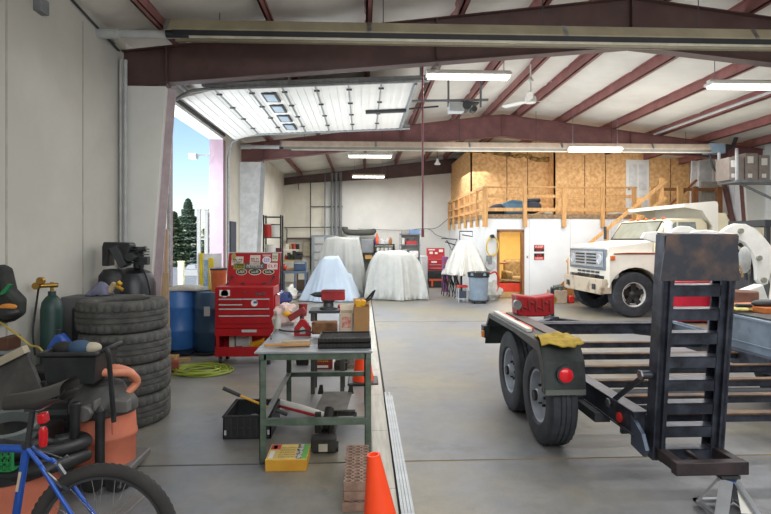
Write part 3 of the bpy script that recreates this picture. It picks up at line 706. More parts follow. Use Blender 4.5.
# red chest beyond the ramp
rc = thing('red_chest', 'large red chest standing on the floor beside the white truck, seen through the ramp', 'chest', (6.7, 10.6, 0))
x0, x1 = X_(671, 10.5), X_(716, 10.5)
MB().box(x0, x1, 10.5, 10.95, .04, .68).build('body', mat('chest_red', '#c4273c', .45), rc, bevel=.02)
MB().box(x0-.01, x1+.01, 10.48, 10.97, .69, .86).build('lid', mat('chest_red2', '#b3202f', .4), rc, bevel=.02)
MB().box((x0+x1)/2-.06, (x0+x1)/2+.06, 10.46, 10.48, .62, .72).build('latch', STEEL, rc, bevel=.004)
o = MB().lathe([(.28, 0), (.28, .3), (.29, .31), (.28, .33), (.28, .62), (.29, .63), (.28, .65), (.28, .9), (.27, .92), (.0005, .92)], (X_(737, 7.9), 7.9, 0), 24).build('rusty_drum', mat('rust_brown', '#6b4536', .8, var=.25)); tag(o, 'rust-brown steel drum standing between the ramp and the white loader arm', 'drum')
o.location = (0, 0, 0)

# ================================================================ DUMP TRUCK
tk = thing('dump_truck', 'old cream-white dump truck with red-striped hood facing left', 'truck', (5.93, 11.32, 0), 3.0)
L = dict(local=True)
body = TRWHITE
# hood + front clip
b = MB()
hood = [(-.58, 1.54), (-.55, 1.58), (.1, 1.65), (.5, 1.7), (.5, 1.2), (-.5, 1.2), (-.58, 1.25)]
b.prism([(x, z) for x, z in hood], .12, 1.88)
b.box(-.58, -.3, .1, 1.9, .84, 1.25)
b.build('hood', body, tk, bevel=.04, **L)
def fend(y0, y1):
    f = MB(); arch = [(.62*math.cos(R(a)), .5+.6*math.sin(R(a))) for a in range(0, 181, 15)]
    poly = [(.62, .84), (.78, .84), (.78, 1.36), (.3, 1.4), (-.6, 1.36), (-.66, 1.2), (-.66, .84), (-.62, .84)]
    poly = [(.85, .75), (.85, 1.4), (-.54, 1.4), (-.6, 1.3), (-.6, .8), (-.58, .75)] + arch[::-1][1:-1]
    f.prism(poly, y0, y1)
    return f.build('fender', body, tk, bevel=.02, **L)
f1 = fend(-.02, .22); f2 = fend(1.78, 2.0)
MB().box(-.6, .85, .2, 1.9, .5, .9).build('engine_bay', BLACK, tk, **L)
MB().tube([(-.5, -.025, 1.4), (-.2, -.03, 1.415), (.5, -.03, 1.41), (1.7, -.03, 1.4)], .014).box(-.45, 1.75, -.03, 0, 1.385, 1.415).build('red_stripe', mat('stripe_red', '#8e4a35', .5), tk, **L)
MB().box(-.58, -.48, -.06, 0, 1.26, 1.36).build('turn_lamp', mat('lamp_orange', '#c4622f', .4), f1, bevel=.01, **L)
# grille
gr = MB().box(-.62, -.58, .12, 1.88, 1.03, 1.5).build('grille_surround', mat('grille_blue_grey', '#7b8796', .35, .4), tk, bevel=.012, **L)
MB().box(-.635, -.62, .2, 1.8, 1.09, 1.44).build('grille_panel', mat('grille_silver', '#b4bac0', .35, .4), gr, bevel=.006, **L)
b = MB()
for z in (1.15, 1.22, 1.29, 1.36):
    b.box(-.645, -.63, .5, .95, z, z+.035).box(-.645, -.63, 1.05, 1.5, z, z+.035)
b.build('grille_slot', BLACK, gr, smooth=0, **L)
for y in (.34, 1.66):
    h = MB().lathe([(.11, 0), (.11, -.03), (.09, -.035), (.085, -.02), (.0005, -.03)], (-.62, y, 1.26), 22, 'X').build('headlamp', mat('lamp_glass', '#c9cfd4', .15, .3), gr, **L)
b = MB()
for r_ in range(2):
    for k in range(5): b.box(-.6, -.58, .45+k*.22, .61+k*.22, .87+.075*r_, .915+.075*r_)
b.build('lower_vent_slot', DGREY, tk, smooth=0, **L)
bm_ = MB().box(-.74, -.66, .08, 1.92, .5, .84).box(-.74, -.5, .06, .12, .52, .84).box(-.74, -.5, 1.88, 1.94, .52, .84)
bm_.build('bumper', mat('chipped_bumper', '#bfb29e', .6, .1, col2='#84705e', scale=5, lo=.5, hi=.7, detail=8), tk, bevel=.015, **L)
MB().box(-.78, -.76, .3, .42, .6, .72).box(-.78, -.76, 1.6, 1.72, .6, .72).build('tow_hook', DGREY, tk, **L)
# cab
b = MB(); cab = [(.5, 1.0), (.5, 1.69), (.78, 2.13), (.9, 2.18), (1.62, 2.18), (1.74, 2.08), (1.78, 1.7), (1.78, .85), (.62, .85)]
b.prism(cab, .08, 2.02); b.build('cab', CREAM, tk, bevel=.035, **L)
MB().add([(.52, .2, 1.73), (.52, 1.9, 1.73), (.755, 1.86, 2.1), (.755, .24, 2.1), (.51, .2, 1.74), (.51, 1.9, 1.74), (.745, 1.86, 2.11), (.745, .24, 2.11)], [(0,1,2,3),(7,6,5,4),(0,4,5,1),(3,2,6,7),(0,3,7,4),(1,5,6,2)]).build('windshield', mat('windshield_glass', '#8f9082', .12, var=.15, scale=2), tk, smooth=0, **L)
b = MB(); b.tube([(.5, .17, 1.71), (.5, 1.93, 1.71), (.76, 1.89, 2.12), (.76, .21, 2.12)], .014, closed=True, n=6); b.build('windshield_seal', BLACK, tk, **L)
b = MB().prism([(.72, 1.72), (.95, 2.08), (1.0, 2.1), (1.0, 1.72)], .068, .078).prism([(1.05, 1.72), (1.05, 2.1), (1.45, 2.1), (1.5, 1.72)], .068, .078)
b.build('side_window', mat('side_glass', '#757a76', .12, var=.2), tk, smooth=0, **L)
dr = MB().box(.74, 1.56, .06, .08, .95, 1.68).build('door', CREAM, tk, bevel=.01, **L)
MB().box(.8, .95, .03, .06, 1.5, 1.53).build('door_handle', CHROME, dr, **L)
for k in range(5): MB().sphere((.88, .35+.33*k, 2.19), .035, 1.5, 1, .9, 10, 6).build('roof_lamp', mat('lamp_orange', '#c4622f', .4), tk, **L)
mr = MB().box(.62, .68, -.28, -.08, 1.72, 2.1); mr.build('mirror', mat('mirror_white', '#e6e9ee', .3), tk, bevel=.01, **L)
MB().tube([(.66, .06, 1.68), (.66, -.1, 1.72)], .012).tube([(.66, .06, 2.1), (.66, -.1, 2.08)], .012).build('mirror_arm', BLACK, tk, **L)
mr = MB().box(.5, .53, 2.2, 2.32, 1.72, 2.05); mr.build('mirror', DGREY, tk, bevel=.01, **L)
# wheels
def truck_wheel(x, y, s, front_=True):
    w_ = tyre(MB(), (x, y, .5), .5, .27, .27, 'Y', 60).build('wheel', RUBBER, tk, **L)
    MB().lathe([(.275, -.11*s), (.262, -.12*s), (.255, -.09*s), (.24, -.03*s), (.235, .0)], (x, y, .5), 36, 'Y', caps=False).lathe([(.215, -.05*s), (.205, -.06*s), (.2, -.04*s), (.205, -.03*s)], (x, y, .5), 36, 'Y', closed=True).build('rim', mat('rim_pale', '#d8d7d2', .4, .05), w_, **L)
    h = MB().lathe([(.09, .02*s), (.09, -.05*s), (.05, -.09*s), (.0005, -.1*s)], (x, y, .5), 20, 'Y')
    for k in range(5):
        a = k*2*math.pi/5+.3; d = Vector((math.cos(a), 0, math.sin(a)))
        h.bar(Vector((x, y-.03*s, .5))+d*.05, Vector((x, y-.05*s, .5))+d*.25, .11, .05, up=(0, 1, 0))
    h.build('spoke_hub', BLACK, w_, **L)
    MB().cyl((x, y+.03*s, .5), (x, y+.02*s, .5), .235, n=30).build('brake_drum', mat('drum_dark', '#2a2826', .8), w_, **L)
truck_wheel(0, .15, 1); truck_wheel(0, 1.85, -1); truck_wheel(3.3, .15, 1); truck_wheel(3.3, .47, 1); truck_wheel(3.3, 1.95, -1); truck_wheel(3.3, 1.63, -1)
b = MB(); b.box(-.7, 4.4, .6, .7, .7, .9).box(-.7, 4.4, 1.4, 1.5, .7, .9).cyl((0, .2, .5), (0, 1.9, .5), .05).cyl((3.3, .2, .5), (3.3, 1.9, .5), .09)
b.build('chassis', mat('chassis_rust', '#5c5147', .8), tk, smooth=0, **L)
b = MB(); b.tube([(-.1, .35, .62), (.2, .6, .55), (.0, 1.0, .6), (.1, 1.5, .55)], .04, smooth=5).boxc((.1, .9, .75), (.5, .6, .3)); b.build('steering_gear', mat('grease_brown', '#7a6a50', .8), tk, **L)
MB().cyl((.85, .1, .62), (1.6, .1, .62), .2, n=22).build('fuel_tank', CREAM, tk, **L)
# dump bed with cab guard
b = MB()
b.add([(1.12, 0, 2.5), (1.12, 2.2, 2.5), (1.85, 2.2, 2.56), (1.85, 0, 2.56), (1.12, 0, 2.42), (1.12, 2.2, 2.42), (1.85, 2.2, 2.48), (1.85, 0, 2.48)], [(0,1,2,3),(7,6,5,4),(0,4,5,1),(3,2,6,7),(0,3,7,4),(1,5,6,2)])
b.prism([(1.12, 2.5), (1.85, 2.56), (1.92, 2.5), (1.92, 1.1), (1.84, 1.1), (1.8, 2.0), (1.55, 2.35), (1.12, 2.42)], -.02, .03)
b.prism([(1.12, 2.5), (1.85, 2.56), (1.92, 2.5), (1.92, 1.1), (1.84, 1.1), (1.8, 2.0), (1.55, 2.35), (1.12, 2.42)], 2.17, 2.22)
b.box(1.84, 1.92, 0, 2.2, 1.05, 2.55)
b.build('cab_guard', TRWHITE, tk, smooth=0, **L)
b = MB().box(1.92, 4.6, -.02, .04, 1.15, 1.95).box(1.92, 4.6, 2.16, 2.22, 1.15, 1.95).box(1.92, 4.6, 0, 2.2, 1.05, 1.15)
for k in range(6): b.box(2.0+.5*k, 2.08+.5*k, -.07, -.02, 1.1, 1.95)
b.prism([(1.92, 1.95), (1.92, 2.3), (2.1, 2.3), (2.25, 1.95)], -.02, .03)
b.build('dump_bed', CREAM, tk, smooth=0, **L)
MB().box(4.55, 4.62, 0, 2.2, 1.1, 1.95).build('tailgate', CREAM, tk, **L)

# ================================================================ SKID STEER LOADER
ld_ = thing('skid_steer_loader', 'white-armed skid steer loader with dark cab at the right edge of the view', 'loader', (7.6, 9.4, 0))
YL = 8.75
def pl_(pts, Y): return [(P(a, b, Y).x, P(a, b, Y).z) for a, b in pts]
arm = [(690, 238), (694, 231), (708, 230), (722, 232), (729, 226.5), (736, 223.5), (746, 224), (756, 229), (765, 238), (773, 248), (783, 262), (790, 280), (788, 300), (772, 302), (774, 285), (771, 272), (768, 284), (762, 286), (757.5, 280), (757, 268), (755, 258), (751, 250), (745, 243), (737, 239), (724, 242), (706, 243)]
for i, Y in enumerate((YL, YL+1.55)):
    pts = [(x, z) for x, z in pl_(arm, YL)]
    a = MB().prism(pts, Y, Y+.09).build('lift_arm', mat('loader_white', '#dddcd6', .4, var=.05), ld_, bevel=.01)
    if i == 0:
        for px, py in ((740, 231), (758.5, 258), (763, 280), (696, 236)):
            p = P(px, py, YL); MB().cyl((p.x, YL-.04, p.z), (p.x, YL+.02, p.z), .045, n=14).build('pivot_pin', mat('pin_grey', '#9a988c', .4, .5), a)
x0 = X_(738, 8.9)+.62; x1 = x0+1.7
MB().box(x0+.0, x1+.2, 8.98, 10.1, .35, 1.1).build('chassis', mat('loader_dark', '#3a3c3e', .6), ld_, bevel=.03)
cb = MB()
cb.box(x0+.02, x1-.3, 9.1, 10.05, 1.95, 2.06)
for xx in (x0+.1, x1-.4):
    for yy in (9.12, 9.98): cb.box(xx-.04, xx+.04, yy-.0, yy+.06, 1.1, 1.96)
for k in range(6): cb.box(x0+.35+k*.12, x0+.37+k*.12, 9.11, 9.13, 1.3, 1.95)
cb.build('roll_cage', mat('cage_black', '#2c2f31', .5), ld_, smooth=0)
MB().box(x0+.5, x0+.95, 9.3, 9.85, 1.1, 1.25).box(x0+.85, x0+1.0, 9.3, 9.85, 1.25, 1.75).build('seat', BLACK, ld_, bevel=.03)
for xx in (x0+.28, x0+1.4):
    for yy in (8.98, 10.1):
        tyre(MB(), (xx, yy, .42), .42, .26, .2, 'Y', 44).build('wheel', RUBBER, ld_)
c = MB()
c.tube([P(738, 243, 8.9), P(748, 252, 8.9), P(753, 268, 8.9), P(750, 290, 8.9)], .035, smooth=6).tube([P(737, 250, 8.9), P(744, 262, 8.9), P(746, 280, 8.9)], .03, smooth=6)
c.build('hydraulic_hose', BLACK, ld_)
o = MB().boxc(tuple(P(752, 296, 8.4)), (.35, .2, .3), ry=-20).build('coupler_plate', mat('loader_white', '#dddcd6', .4), ld_, bevel=.02)
o = MB().sphere((P(744.5, 262, 8.55).x, 8.55, P(744, 260, 8.55).z), .15, .7, .5, 1.5).build('grey_bag', mat('bag_grey', '#a3a5a3', .8, bump=.4)); 
o.name = 'hanging_bag'; o.location = (0, 0, 0); tag(o, 'pale grey bag hung inside the curve of the loader arm', 'bag')
ch = MB()
for k in range(9):
    p = P(736+.8*k, 262+2.5*math.sin(k*.9)+1.5*k, 8.35); ch.lathe([(.02, -.004), (.026, 0), (.02, .004), (.014, 0)], tuple(p), 10, 'Y' if k % 2 else 'X', closed=True)
o = ch.build('brass_chain', BRASS); tag(o, 'short brassy chain dangling in front of the grey bag', 'chain')
# ================================================================ OFFICE BLOCK, LOFT AND STAIRS
OX, OY, OZ = 3.55, 15.3, 2.33
OW = mat('office_white', '#e0e3e4', .7, var=.03, scale=1.5)
dx0, dx1, dzt = 3.93, 4.67, 1.97
w = MB()
w.box(OX, dx0, OY, OY+.12, 0, OZ).box(dx1, RX, OY, OY+.12, 0, OZ).box(dx0, dx1, OY, OY+.12, dzt, OZ)
w.box(OX, OX+.12, OY+.12, BY, 0, OZ)
st('wall_office', w, OW, smooth=0)
s_ = MB()
for x in (4.85, 6.07, 7.29): s_.box(x, x+.01, OY-.002, OY, 0, OZ)
st('trim_10', s_, mat('seam_grey', '#b5b8b8', .8), smooth=0)
st('wall_room', MB().box(OX+.12, 7.2, 18.6, 18.7, 0, OZ).box(7.2, 7.3, OY+.12, 18.7, 0, OZ).box(OX+.12, OX+.16, OY+.12, 18.6, 0, OZ), mat('room_yellow', '#d9b872', .7, var=.04), smooth=0)
st('ceiling_room', MB().box(OX+.12, 7.3, OY+.12, 18.7, 2.25, 2.3), PAPER, smooth=0)
dfm = mat('door_frame_brown', '#8a5f3c', .5, var=.12)
st('door_1', MB().box(dx0-.03, dx0+.04, OY-.03, OY+.14, 0, dzt).box(dx1-.04, dx1+.03, OY-.03, OY+.14, 0, dzt).box(dx0-.03, dx1+.03, OY-.03, OY+.14, dzt-.04, dzt+.04), dfm, smooth=0)
l = bpy.data.lights.new('room', 'AREA'); l.size = 1.0; l.energy = 150; l.color = (1, .85, .6); lo = bpy.data.objects.new('room_lamp', l); COL.objects.link(lo); lo.location = (4.9, 16.8, 2.2)
o = MB().box(4.55, 5.3, 17.0, 17.2, 2.2, 2.25).build('room_light', TUBE, smooth=0); tag(o, 'bright ceiling light panel inside the yellow office room', 'light')
o = thing('wooden_cabinet', 'brown wooden stand with a wide top inside the yellow room', 'cabinet', (4.15, 16.6, 0))
MB().box(3.95, 4.25, 16.4, 16.9, 0, .95).build('carcass', mat('cherry_wood', '#7d4a2a', .5, stretch=(1, 1, 6)), o, bevel=.01)
MB().box(3.9, 4.55, 16.35, 16.95, .95, 1.0).build('top', mat('cherry_wood', '#7d4a2a', .5), o, bevel=.008)
o = thing('armchair', 'worn brown armchair seen through the office doorway', 'armchair', (5.1, 17.2, 0))
ac = mat('worn_brown_fabric', '#7f6a4b', .9, var=.3, scale=9)
MB().box(4.75, 5.6, 17.0, 17.7, .15, .5).build('seat', ac, o, bevel=.06); MB().box(4.75, 5.6, 17.55, 17.85, .4, 1.05).build('backrest', ac, o, bevel=.08); MB().box(4.65, 4.85, 16.95, 17.7, .15, .68).build('armrest', ac, o, bevel=.05)
o = thing('low_bench', 'bench with bright orange-red front panel and dark patterned throw inside the doorway', 'bench', (4.3, 15.75, 0))
MB().box(3.95, 4.9, 15.6, 16.1, .16, .42).build('red_panel', mat('bright_orange_red', '#e2432a', .5), o, bevel=.01)
MB().box(3.95, 4.9, 15.6, 16.1, .0, .16).build('base', mat('tan_base', '#c9a36b', .6), o, smooth=0)
MB().grid(lambda u, v: (3.95+.95*u, 15.57+.55*v, .44+.05*abs(noise.noise(Vector((u*6, v*3, 2))))+.06*(1-u)), 24, 10).build('throw', mat('dark_pattern', '#2f241d', .9, col2='#8d7a5d', scale=30), o, smooth=180, thick=.01, fixn=False)
# signs
for k, (lab, ls) in enumerate((('upper red and black sign reading KEEP OUT on the white office wall', ('KEEP', 'OUT')), ('lower red and black sign directly beneath the KEEP OUT sign', ('NO', 'ENTRY')))):
    py = 242.3 if k == 0 else 251
    z0 = Z_(539, 251.5 if k == 0 else 260, OY); z1 = Z_(539, 244.9 if k == 0 else 253.4, OY)
    xa, xb = X_(534, OY), X_(544, OY); zm = (z0+z1)/2
    s_ = MB().box(xa, xb, OY-.012, OY-.002, z0, z1).build('wall_sign', mat('sign_black', '#1e1718', .5), smooth=0); tag(s_, lab, 'sign')
    ra, rb_ = (zm, z1-.01) if k == 0 else (z0+.01, zm)
    MB().box(xa+.012, xb-.012, OY-.015, OY-.012, ra, rb_).build('red_band', mat('sign_red', '#d8362f', .5), s_, smooth=0)
    if k == 0: text('lettering', ls[0], .105, PAPER, s_, front((xa+xb)/2, OY-.017, z1-.055))
    else: scribble('lettering', .15, .07, mat('sign_red', '#d8362f'), s_, front((xa+xb)/2, OY-.017, z1-.055), n=3)
    if k == 0: text('lettering', ls[1], .1, mat('sign_red', '#d8362f'), s_, front((xa+xb)/2, OY-.017, z0+.05))
    else: scribble('lettering', .22, .06, PAPER, s_, front((xa+xb)/2, OY-.017, z0+.05), n=6, seed=3)
o = MB().box(4.77, 4.84, OY-.02, OY, 1.15, 1.26).build('light_switch', PAPER, bevel=.004); tag(o, 'small light switch beside the office door', 'switch')
MB().box(4.775, 4.8, OY-.03, OY-.02, 1.18, 1.23).build('toggle', BLACK, o)
# loft floor and chipboard walls
st('loft_floor', MB().box(OX-.04, RX, OY-.04, BY, OZ, OZ+.12), mat('loft_edge', '#8d7558', .8, var=.3, scale=12), smooth=0)
OSB = mat('chipboard', '#cc9861', .8, scale=9, col2='#e8bd84', lo=.38, hi=.6, detail=12)
ntx = OSB.node_tree
w = MB(); sx = X_(554, 17.2)
w.box(3.62, sx, 17.7, 17.75, OZ+.12, 4.8).box(3.62, 3.67, 17.7, BY, OZ+.12, 4.8).box(sx, sx+.05, 17.2, 17.75, OZ+.12, 4.75).box(sx, RX, 17.2, 17.25, OZ+.12, 4.7)
st('wall_loft', w, OSB, smooth=0)
j_ = MB()
for x in (4.84, 5.55): j_.box(x, x+.02, 17.69, 17.7, OZ+.12, 4.7)
for x in (7.3, 8.0, 9.3, 10.2): j_.box(x, x+.02, 17.19, 17.2, OZ+.12, 4.5)
st('trim_11', j_, mat('osb_seam', '#6e4a28', .9), smooth=0)
ins = mat('insulation_tan', '#a8884c', .95, col2='#5c4528', scale=9, bump=.5)
f_ = MB()
random.seed(5)
for k in range(46):
    x = random.uniform(3.6, 6.3); f_.sphere((x, 17.66, roofz(x)-.32+random.uniform(-.05, .05)), random.uniform(.05, .11), 1.6, .6, .7, 8, 5)
o = f_.build('insulation_batt', ins); tag(o, 'ragged tan insulation stuffed between the chipboard wall and roof', 'insulation', kind='stuff')
ld = sempty('door_2', (8.2, 17.18, OZ))
xa, xb = X_(625.5, 17.2), X_(648.5, 17.2)
MB().box(xa, xb, 17.15, 17.199, OZ+.121, 4.36).build('door_leaf', PAPER, ld, bevel=.01)
for (a, b, c, d) in ((.12, .45, .15, .75), (.55, .88, .15, .75), (.12, .45, .9, 1.75), (.55, .88, .9, 1.75)):
    W_ = xb-xa; MB().box(xa+a*W_, xa+b*W_, 17.135, 17.15, OZ+.12+c, OZ+.12+d).build('raised_panel', mat('door_panel_shade', '#cfcfcb', .6), ld, bevel=.006)
MB().sphere((xa+.08, 17.12, OZ+1.05), .03).build('door_knob', BRASS, ld)
# loft railing
RY = 15.22
rl = thing('loft_railing', 'pale pine guard railing along the front edge of the loft', 'railing', (6, RY, OZ))
zt, zm_, zb = Z_(560, 188, RY), Z_(560, 209.5, RY), Z_(560, 227, RY)
for px in (485, 525, 564, 602.5, 634):
    x = X_(px, RY); wd_ = .11 if px > 490 else .15
    MB().box(x-wd_/2, x+wd_/2, RY-.04, RY+.04, zb, zt).build('post', LUMBER, rl, bevel=.004)
xa, xb = X_(482.5, RY), X_(636, RY)
b = MB().box(xa, xb, RY-.06, RY+.05, zt, zt+.04); b.build('top_rail', LUMBER, rl, smooth=0)
MB().box(xa, xb, RY+.04, RY+.08, zt-.28, zt-.19).build('upper_rail', LUMBER, rl, smooth=0)
MB().box(xa, xb, RY+.04, RY+.08, zm_-.05, zm_+.05).build('mid_rail', LUMBER, rl, smooth=0)
sr = thing('loft_side_railing', 'pine guard railing running back along the left side of the loft', 'railing', (OX, 18, OZ))
for y in (16.1, 17.0, 18.0, 19.1, 20.3, 21.4):
    MB().box(OX-.1, OX-.02, y-.05, y+.05, zb+.02, zt).build('post', LUMBER, sr, smooth=0)
for z in (zt, zm_+.28, zm_): MB().box(OX-.08, OX-.03, RY+.06, 21.6, z-.04, z+.04).build('rail', LUMBER, sr, smooth=0)
# stairs with handrails
stt = thing('wooden_stairs', 'open pine staircase rising to the right behind the white truck up to the loft', 'stairs', (6.5, 14.8, 0))
S0 = Vector((5.46, 0, 0)); n = 12; rise = (OZ+.12)/n; run = .235
for yy in (14.35, 15.1):
    MB().bar((5.46, yy, .05), (5.46+n*run, yy, OZ+.05), .04, .26).build('stringer', mat('stair_lumber', '#a8743f', .7), stt, smooth=0)
for k in range(1, n): MB().box(5.46+run*(k-.6), 5.46+run*(k+.5), 14.37, 15.08, rise*k-.03, rise*k).build('tread', LUMBER, stt, smooth=0)
for d_, nm in ((.95, 'handrail'), (.5, 'lower_rail')):
    MB().bar((5.59, 14.33, .05+d_+.1), (5.46+n*run+.1, 14.33, OZ+d_+.05), .04, .09).build(nm, LUMBER, stt, smooth=0)
for k in (1, 5.4, 9.3, 12): 
    MB().box(5.46+run*k-.05, 5.46+run*k+.05, 14.35, 14.43, rise*k-.1, rise*k+.98).build('rail_post', LUMBER, stt, smooth=0)
# right section of railing
BRW = mat('brown_lumber', '#8c5d38', .7, var=.2, stretch=(5, 5, 1))
r2 = thing('landing_railing', 'darker brown guard railing on the right of the loft above the truck', 'railing', (9, RY, OZ))
for px, m__ in ((652.5, LUMBER), (680, LUMBER), (695, BRW), (719, BRW)):
    x = X_(px, RY); MB().box(x-.08, x+.08, RY-.04, RY+.04, zb+.1, zt+.06).build('post', m__, r2, smooth=0)
for z in (zt-.02, zm_+.05, zm_-.3): MB().box(X_(665, RY), X_(722, RY), RY+.04, RY+.08, z-.045, z+.045).build('rail', BRW, r2, smooth=0)
o = MB().bar((8.9, 15.6, 2.45), (10.0, 15.5, 3.5), .1, .06).build('diagonal_brace', BRW, smooth=0); tag(o, 'brown lumber brace slanting behind the landing railing', 'brace')
# sheets leaning on the loft right
for k, (px0, px1, pt, pb, y, c_, lab) in enumerate(((690, 697, 160, 184, 15.9, '#dedddb', 'narrow white board leaning on the loft beside the chipboard'), (698, 713, 160, 180, 15.75, '#c9c9c6', 'pale grey crumpled sheet leaning at the right end of the loft'), (700, 720, 181, 205, 15.4, '#a6a196', 'wide grey slab leaning behind the brown landing railing'))):
    a = P(px0, pb, y); b_ = P(px1, pt, y); a.z = OZ+.125
    o = MB().add([(a.x, y, a.z), (b_.x-.1, y, a.z), (b_.x+.1, y+.15, b_.z), (a.x+.15, y+.15, b_.z), (a.x, y+.04, a.z), (b_.x-.1, y+.04, a.z), (b_.x+.1, y+.19, b_.z), (a.x+.15, y+.19, b_.z)], [(0,1,2,3),(7,6,5,4),(0,4,5,1),(3,2,6,7),(0,3,7,4),(1,5,6,2)]).build('leaning_sheet', mat('sheet_%s' % ['white', 'pale', 'slab'][k], c_, .7, bump=.1), smooth=0); tag(o, lab, 'sheet')
st('trim_13', MB().bar((RX-.1, 14.4, .3), (RX-.1, 15.6, 3.9), .1, .1), MAROON, smooth=0)
# things on the loft
o = MB().sphere((X_(500, 15.9), 15.9, 2.62), .24, 1.5, 1, .75).sphere((X_(494, 15.9), 15.95, 2.58), .2, 1.2, 1, .7).build('dark_bundle', mat('navy_tarp', '#26303f', .6, bump=.3)); tag(o, 'dark navy tarp bundle at the left of the pile on the loft', 'bundle')
b = MB(); b.prism([(X_(505, 15.7), 2.46), (X_(502, 15.7), 2.78), (X_(512, 15.7), 2.9), (X_(526, 15.7), 2.86), (X_(526, 15.7), 2.46)], 15.6, 16.2)
o = b.build('teal_tote', mat('teal_tote', '#4b7690', .4, var=.15), bevel=.05); tag(o, 'teal-blue plastic-wrapped tote in the middle of the loft pile', 'tote')
b = MB(); b.sphere((X_(531, 15.9), 15.9, 2.7), .25, 1.3, 1, .85).tube([(X_(525, 15.8), 15.8, 2.88), (X_(540, 15.8), 15.8, 2.9)], .06)
o = b.build('dark_duffel', mat('dark_duffel', '#303843', .7, bump=.2)); tag(o, 'dark grey duffel at the right of the pile on the loft', 'bag')
for k, (a, b_) in enumerate(((543, 552), (612, 624))):
    o = MB().box(X_(a, 15.8), X_(b_, 15.8), 15.7, 16.1, 2.451, 2.54).build('loft_sack', mat('dirty_white', '#b9b2a4', .8), bevel=.04); tag(o, ['flat dirty-white sack on the loft right of the dark duffel', 'flat dirty-white sack on the loft before the white loft door'][k], 'sack')
# right storage shelf with boxes
SY = 12.9
sh = thing('storage_shelf', 'grey steel shelf high on the right wall carrying cardboard cartons', 'shelf', (10, SY, 3.1))
xa = X_(728, SY); zs = Z_(740, 181, SY)
MB().box(xa, RX-.02, SY-.3, SY+.4, zs-.06, zs).build('deck', GREY, sh, smooth=0)
MB().box(xa, xa+.05, SY-.3, SY-.25, zs, 3.95).box(xa, xa+.05, SY+.35, SY+.4, zs, 3.95).build('upright', LGREY, sh, smooth=0)
b = MB(); b.bar((RX-.05, SY, zs-.7), (xa+.3, SY, zs-.06), .05, .05); b.build('bracket', GREY, sh, smooth=0)
bc = mat('grey_brown_carton', '#8b8078', .8)
for k, (p0, p1, pt, lab) in enumerate(((729, 744, 157, 'left grey-brown carton on the high shelf'), (745.5, 758, 153, 'middle grey-brown carton with white labels on the high shelf'), (759.5, 770, 155, 'rightmost grey-brown carton on the high shelf'))):
    x0, x1 = X_(p0, SY-.2), X_(p1, SY-.2); z1 = Z_(p0, pt, SY-.2)
    o = thing('carton', lab, 'box', ((x0+x1)/2, SY, zs)); MB().box(x0, x1, SY-.2, SY+.3, zs+.001, z1).build('box_body', bc, o, bevel=.008)
    MB().box(x0+.05, x0+.2, SY-.204, SY-.2, z1-.25, z1-.08).box(x0+.06, x0+.17, SY-.204, SY-.2, zs+.06, zs+.16).build('white_label', PAPER, o, smooth=0)

# ================================================================ BACK OF THE HALL
TARP = mat('cover_grey', '#b4b5b0', .75, var=.05, scale=2, bump=.06); TARPB = mat('cover_blue_grey', '#b6c4d2', .75, var=.05, scale=2, bump=.06)
o = drape('tall_covered_machine', TARP, [(-1.1, -.15, 16.1, 16.9, 1.76, 8)], pw=1.6, fold=.4, nf=5, seed=2, step=.035, loc=(-.65, 16.5, 0)); tag(o, 'tall machine hidden under a grey cloth cover, behind the low blue-white cover', 'covered machine')
o = drape('low_covered_machine', TARPB, [(-1.1, -.72, 15.0, 15.5, 1.2, 2.2), (-1.2, -.35, 15.0, 15.6, .7, 3.2)], pw=1.25, fold=.22, nf=4, seed=4, step=.035, loc=(-.85, 15.2, 0)); tag(o, 'lower machine under a pale blue-white cover sloping to the floor', 'covered machine')
o = drape('covered_vehicle', mat('cover_pale', '#bcbdb8', .75, var=.05, bump=.08), [(.5, 1.32, 15.15, 17.2, 1.33, 3.9)], pw=2.3, fold=.4, nf=6, seed=9, step=.035, loc=(.9, 15.6, 0)); tag(o, 'small vehicle under a wrinkled pale grey cover right of the tall one', 'covered vehicle')
cab_ = thing('electrical_cabinet', 'grey electrical panel cabinet on the beige rear wall', 'cabinet', (-1.7, 21.5, .4))
xa = X_(311.5, 21.4)
MB().box(xa, xa+.95, 21.35, BY-.01, .0, 1.9).build('enclosure', mat('panel_grey', '#8a9296', .5), cab_, bevel=.01)
for k in range(4): MB().box(xa+.12, xa+.5, 21.33, 21.35, .6+.32*k, .85+.32*k).build('breaker_panel', LGREY, cab_, bevel=.005)
for i, (px, r_, t, b__) in enumerate(((310.5, .022, 4.3, .5), (325, .028, 4.3, 1.9), (332, .05, 4.35, 1.9), (336, .06, 4.35, 1.9), (340.5, .06, 4.35, 1.9))):
    x = X_(px, 21.55)
    o = MB().tube([(x, 21.55, b__), (x, 21.55, t-.15), (x, 21.5, t)] if i else [(x, 21.55, b__), (x, 21.55, t)], r_, smooth=4).build('wall_conduit', DGREY if i == 0 else GREY); tag(o, ['thin dark conduit at the left of the group on the beige rear wall', 'slim grey conduit rising from the electrical panel', 'leftmost thick grey conduit of the three above the panel', 'middle thick grey conduit of the three above the panel', 'rightmost thick grey conduit of the three above the panel'][i], 'pipe')
o = MB().box(X_(287, 21.5), X_(345, 21.5), 21.45, 21.6, 1.72, 1.8).build('wall_rail', mat('dark_brown_rail', '#4c443c', .7), smooth=0); tag(o, 'dark horizontal rail along the beige rear wall', 'rail')
o = MB().tube([(X_(287, 21.55), 21.55, 1.3), (X_(287, 21.55), 21.55, 2.12), (X_(289, 21.55), 21.55, 2.2), (X_(345, 21.55), 21.55, 2.22)], .02, smooth=3).build('air_line', DGREY); tag(o, 'thin dark air line bending along the beige rear wall above the rail', 'pipe')
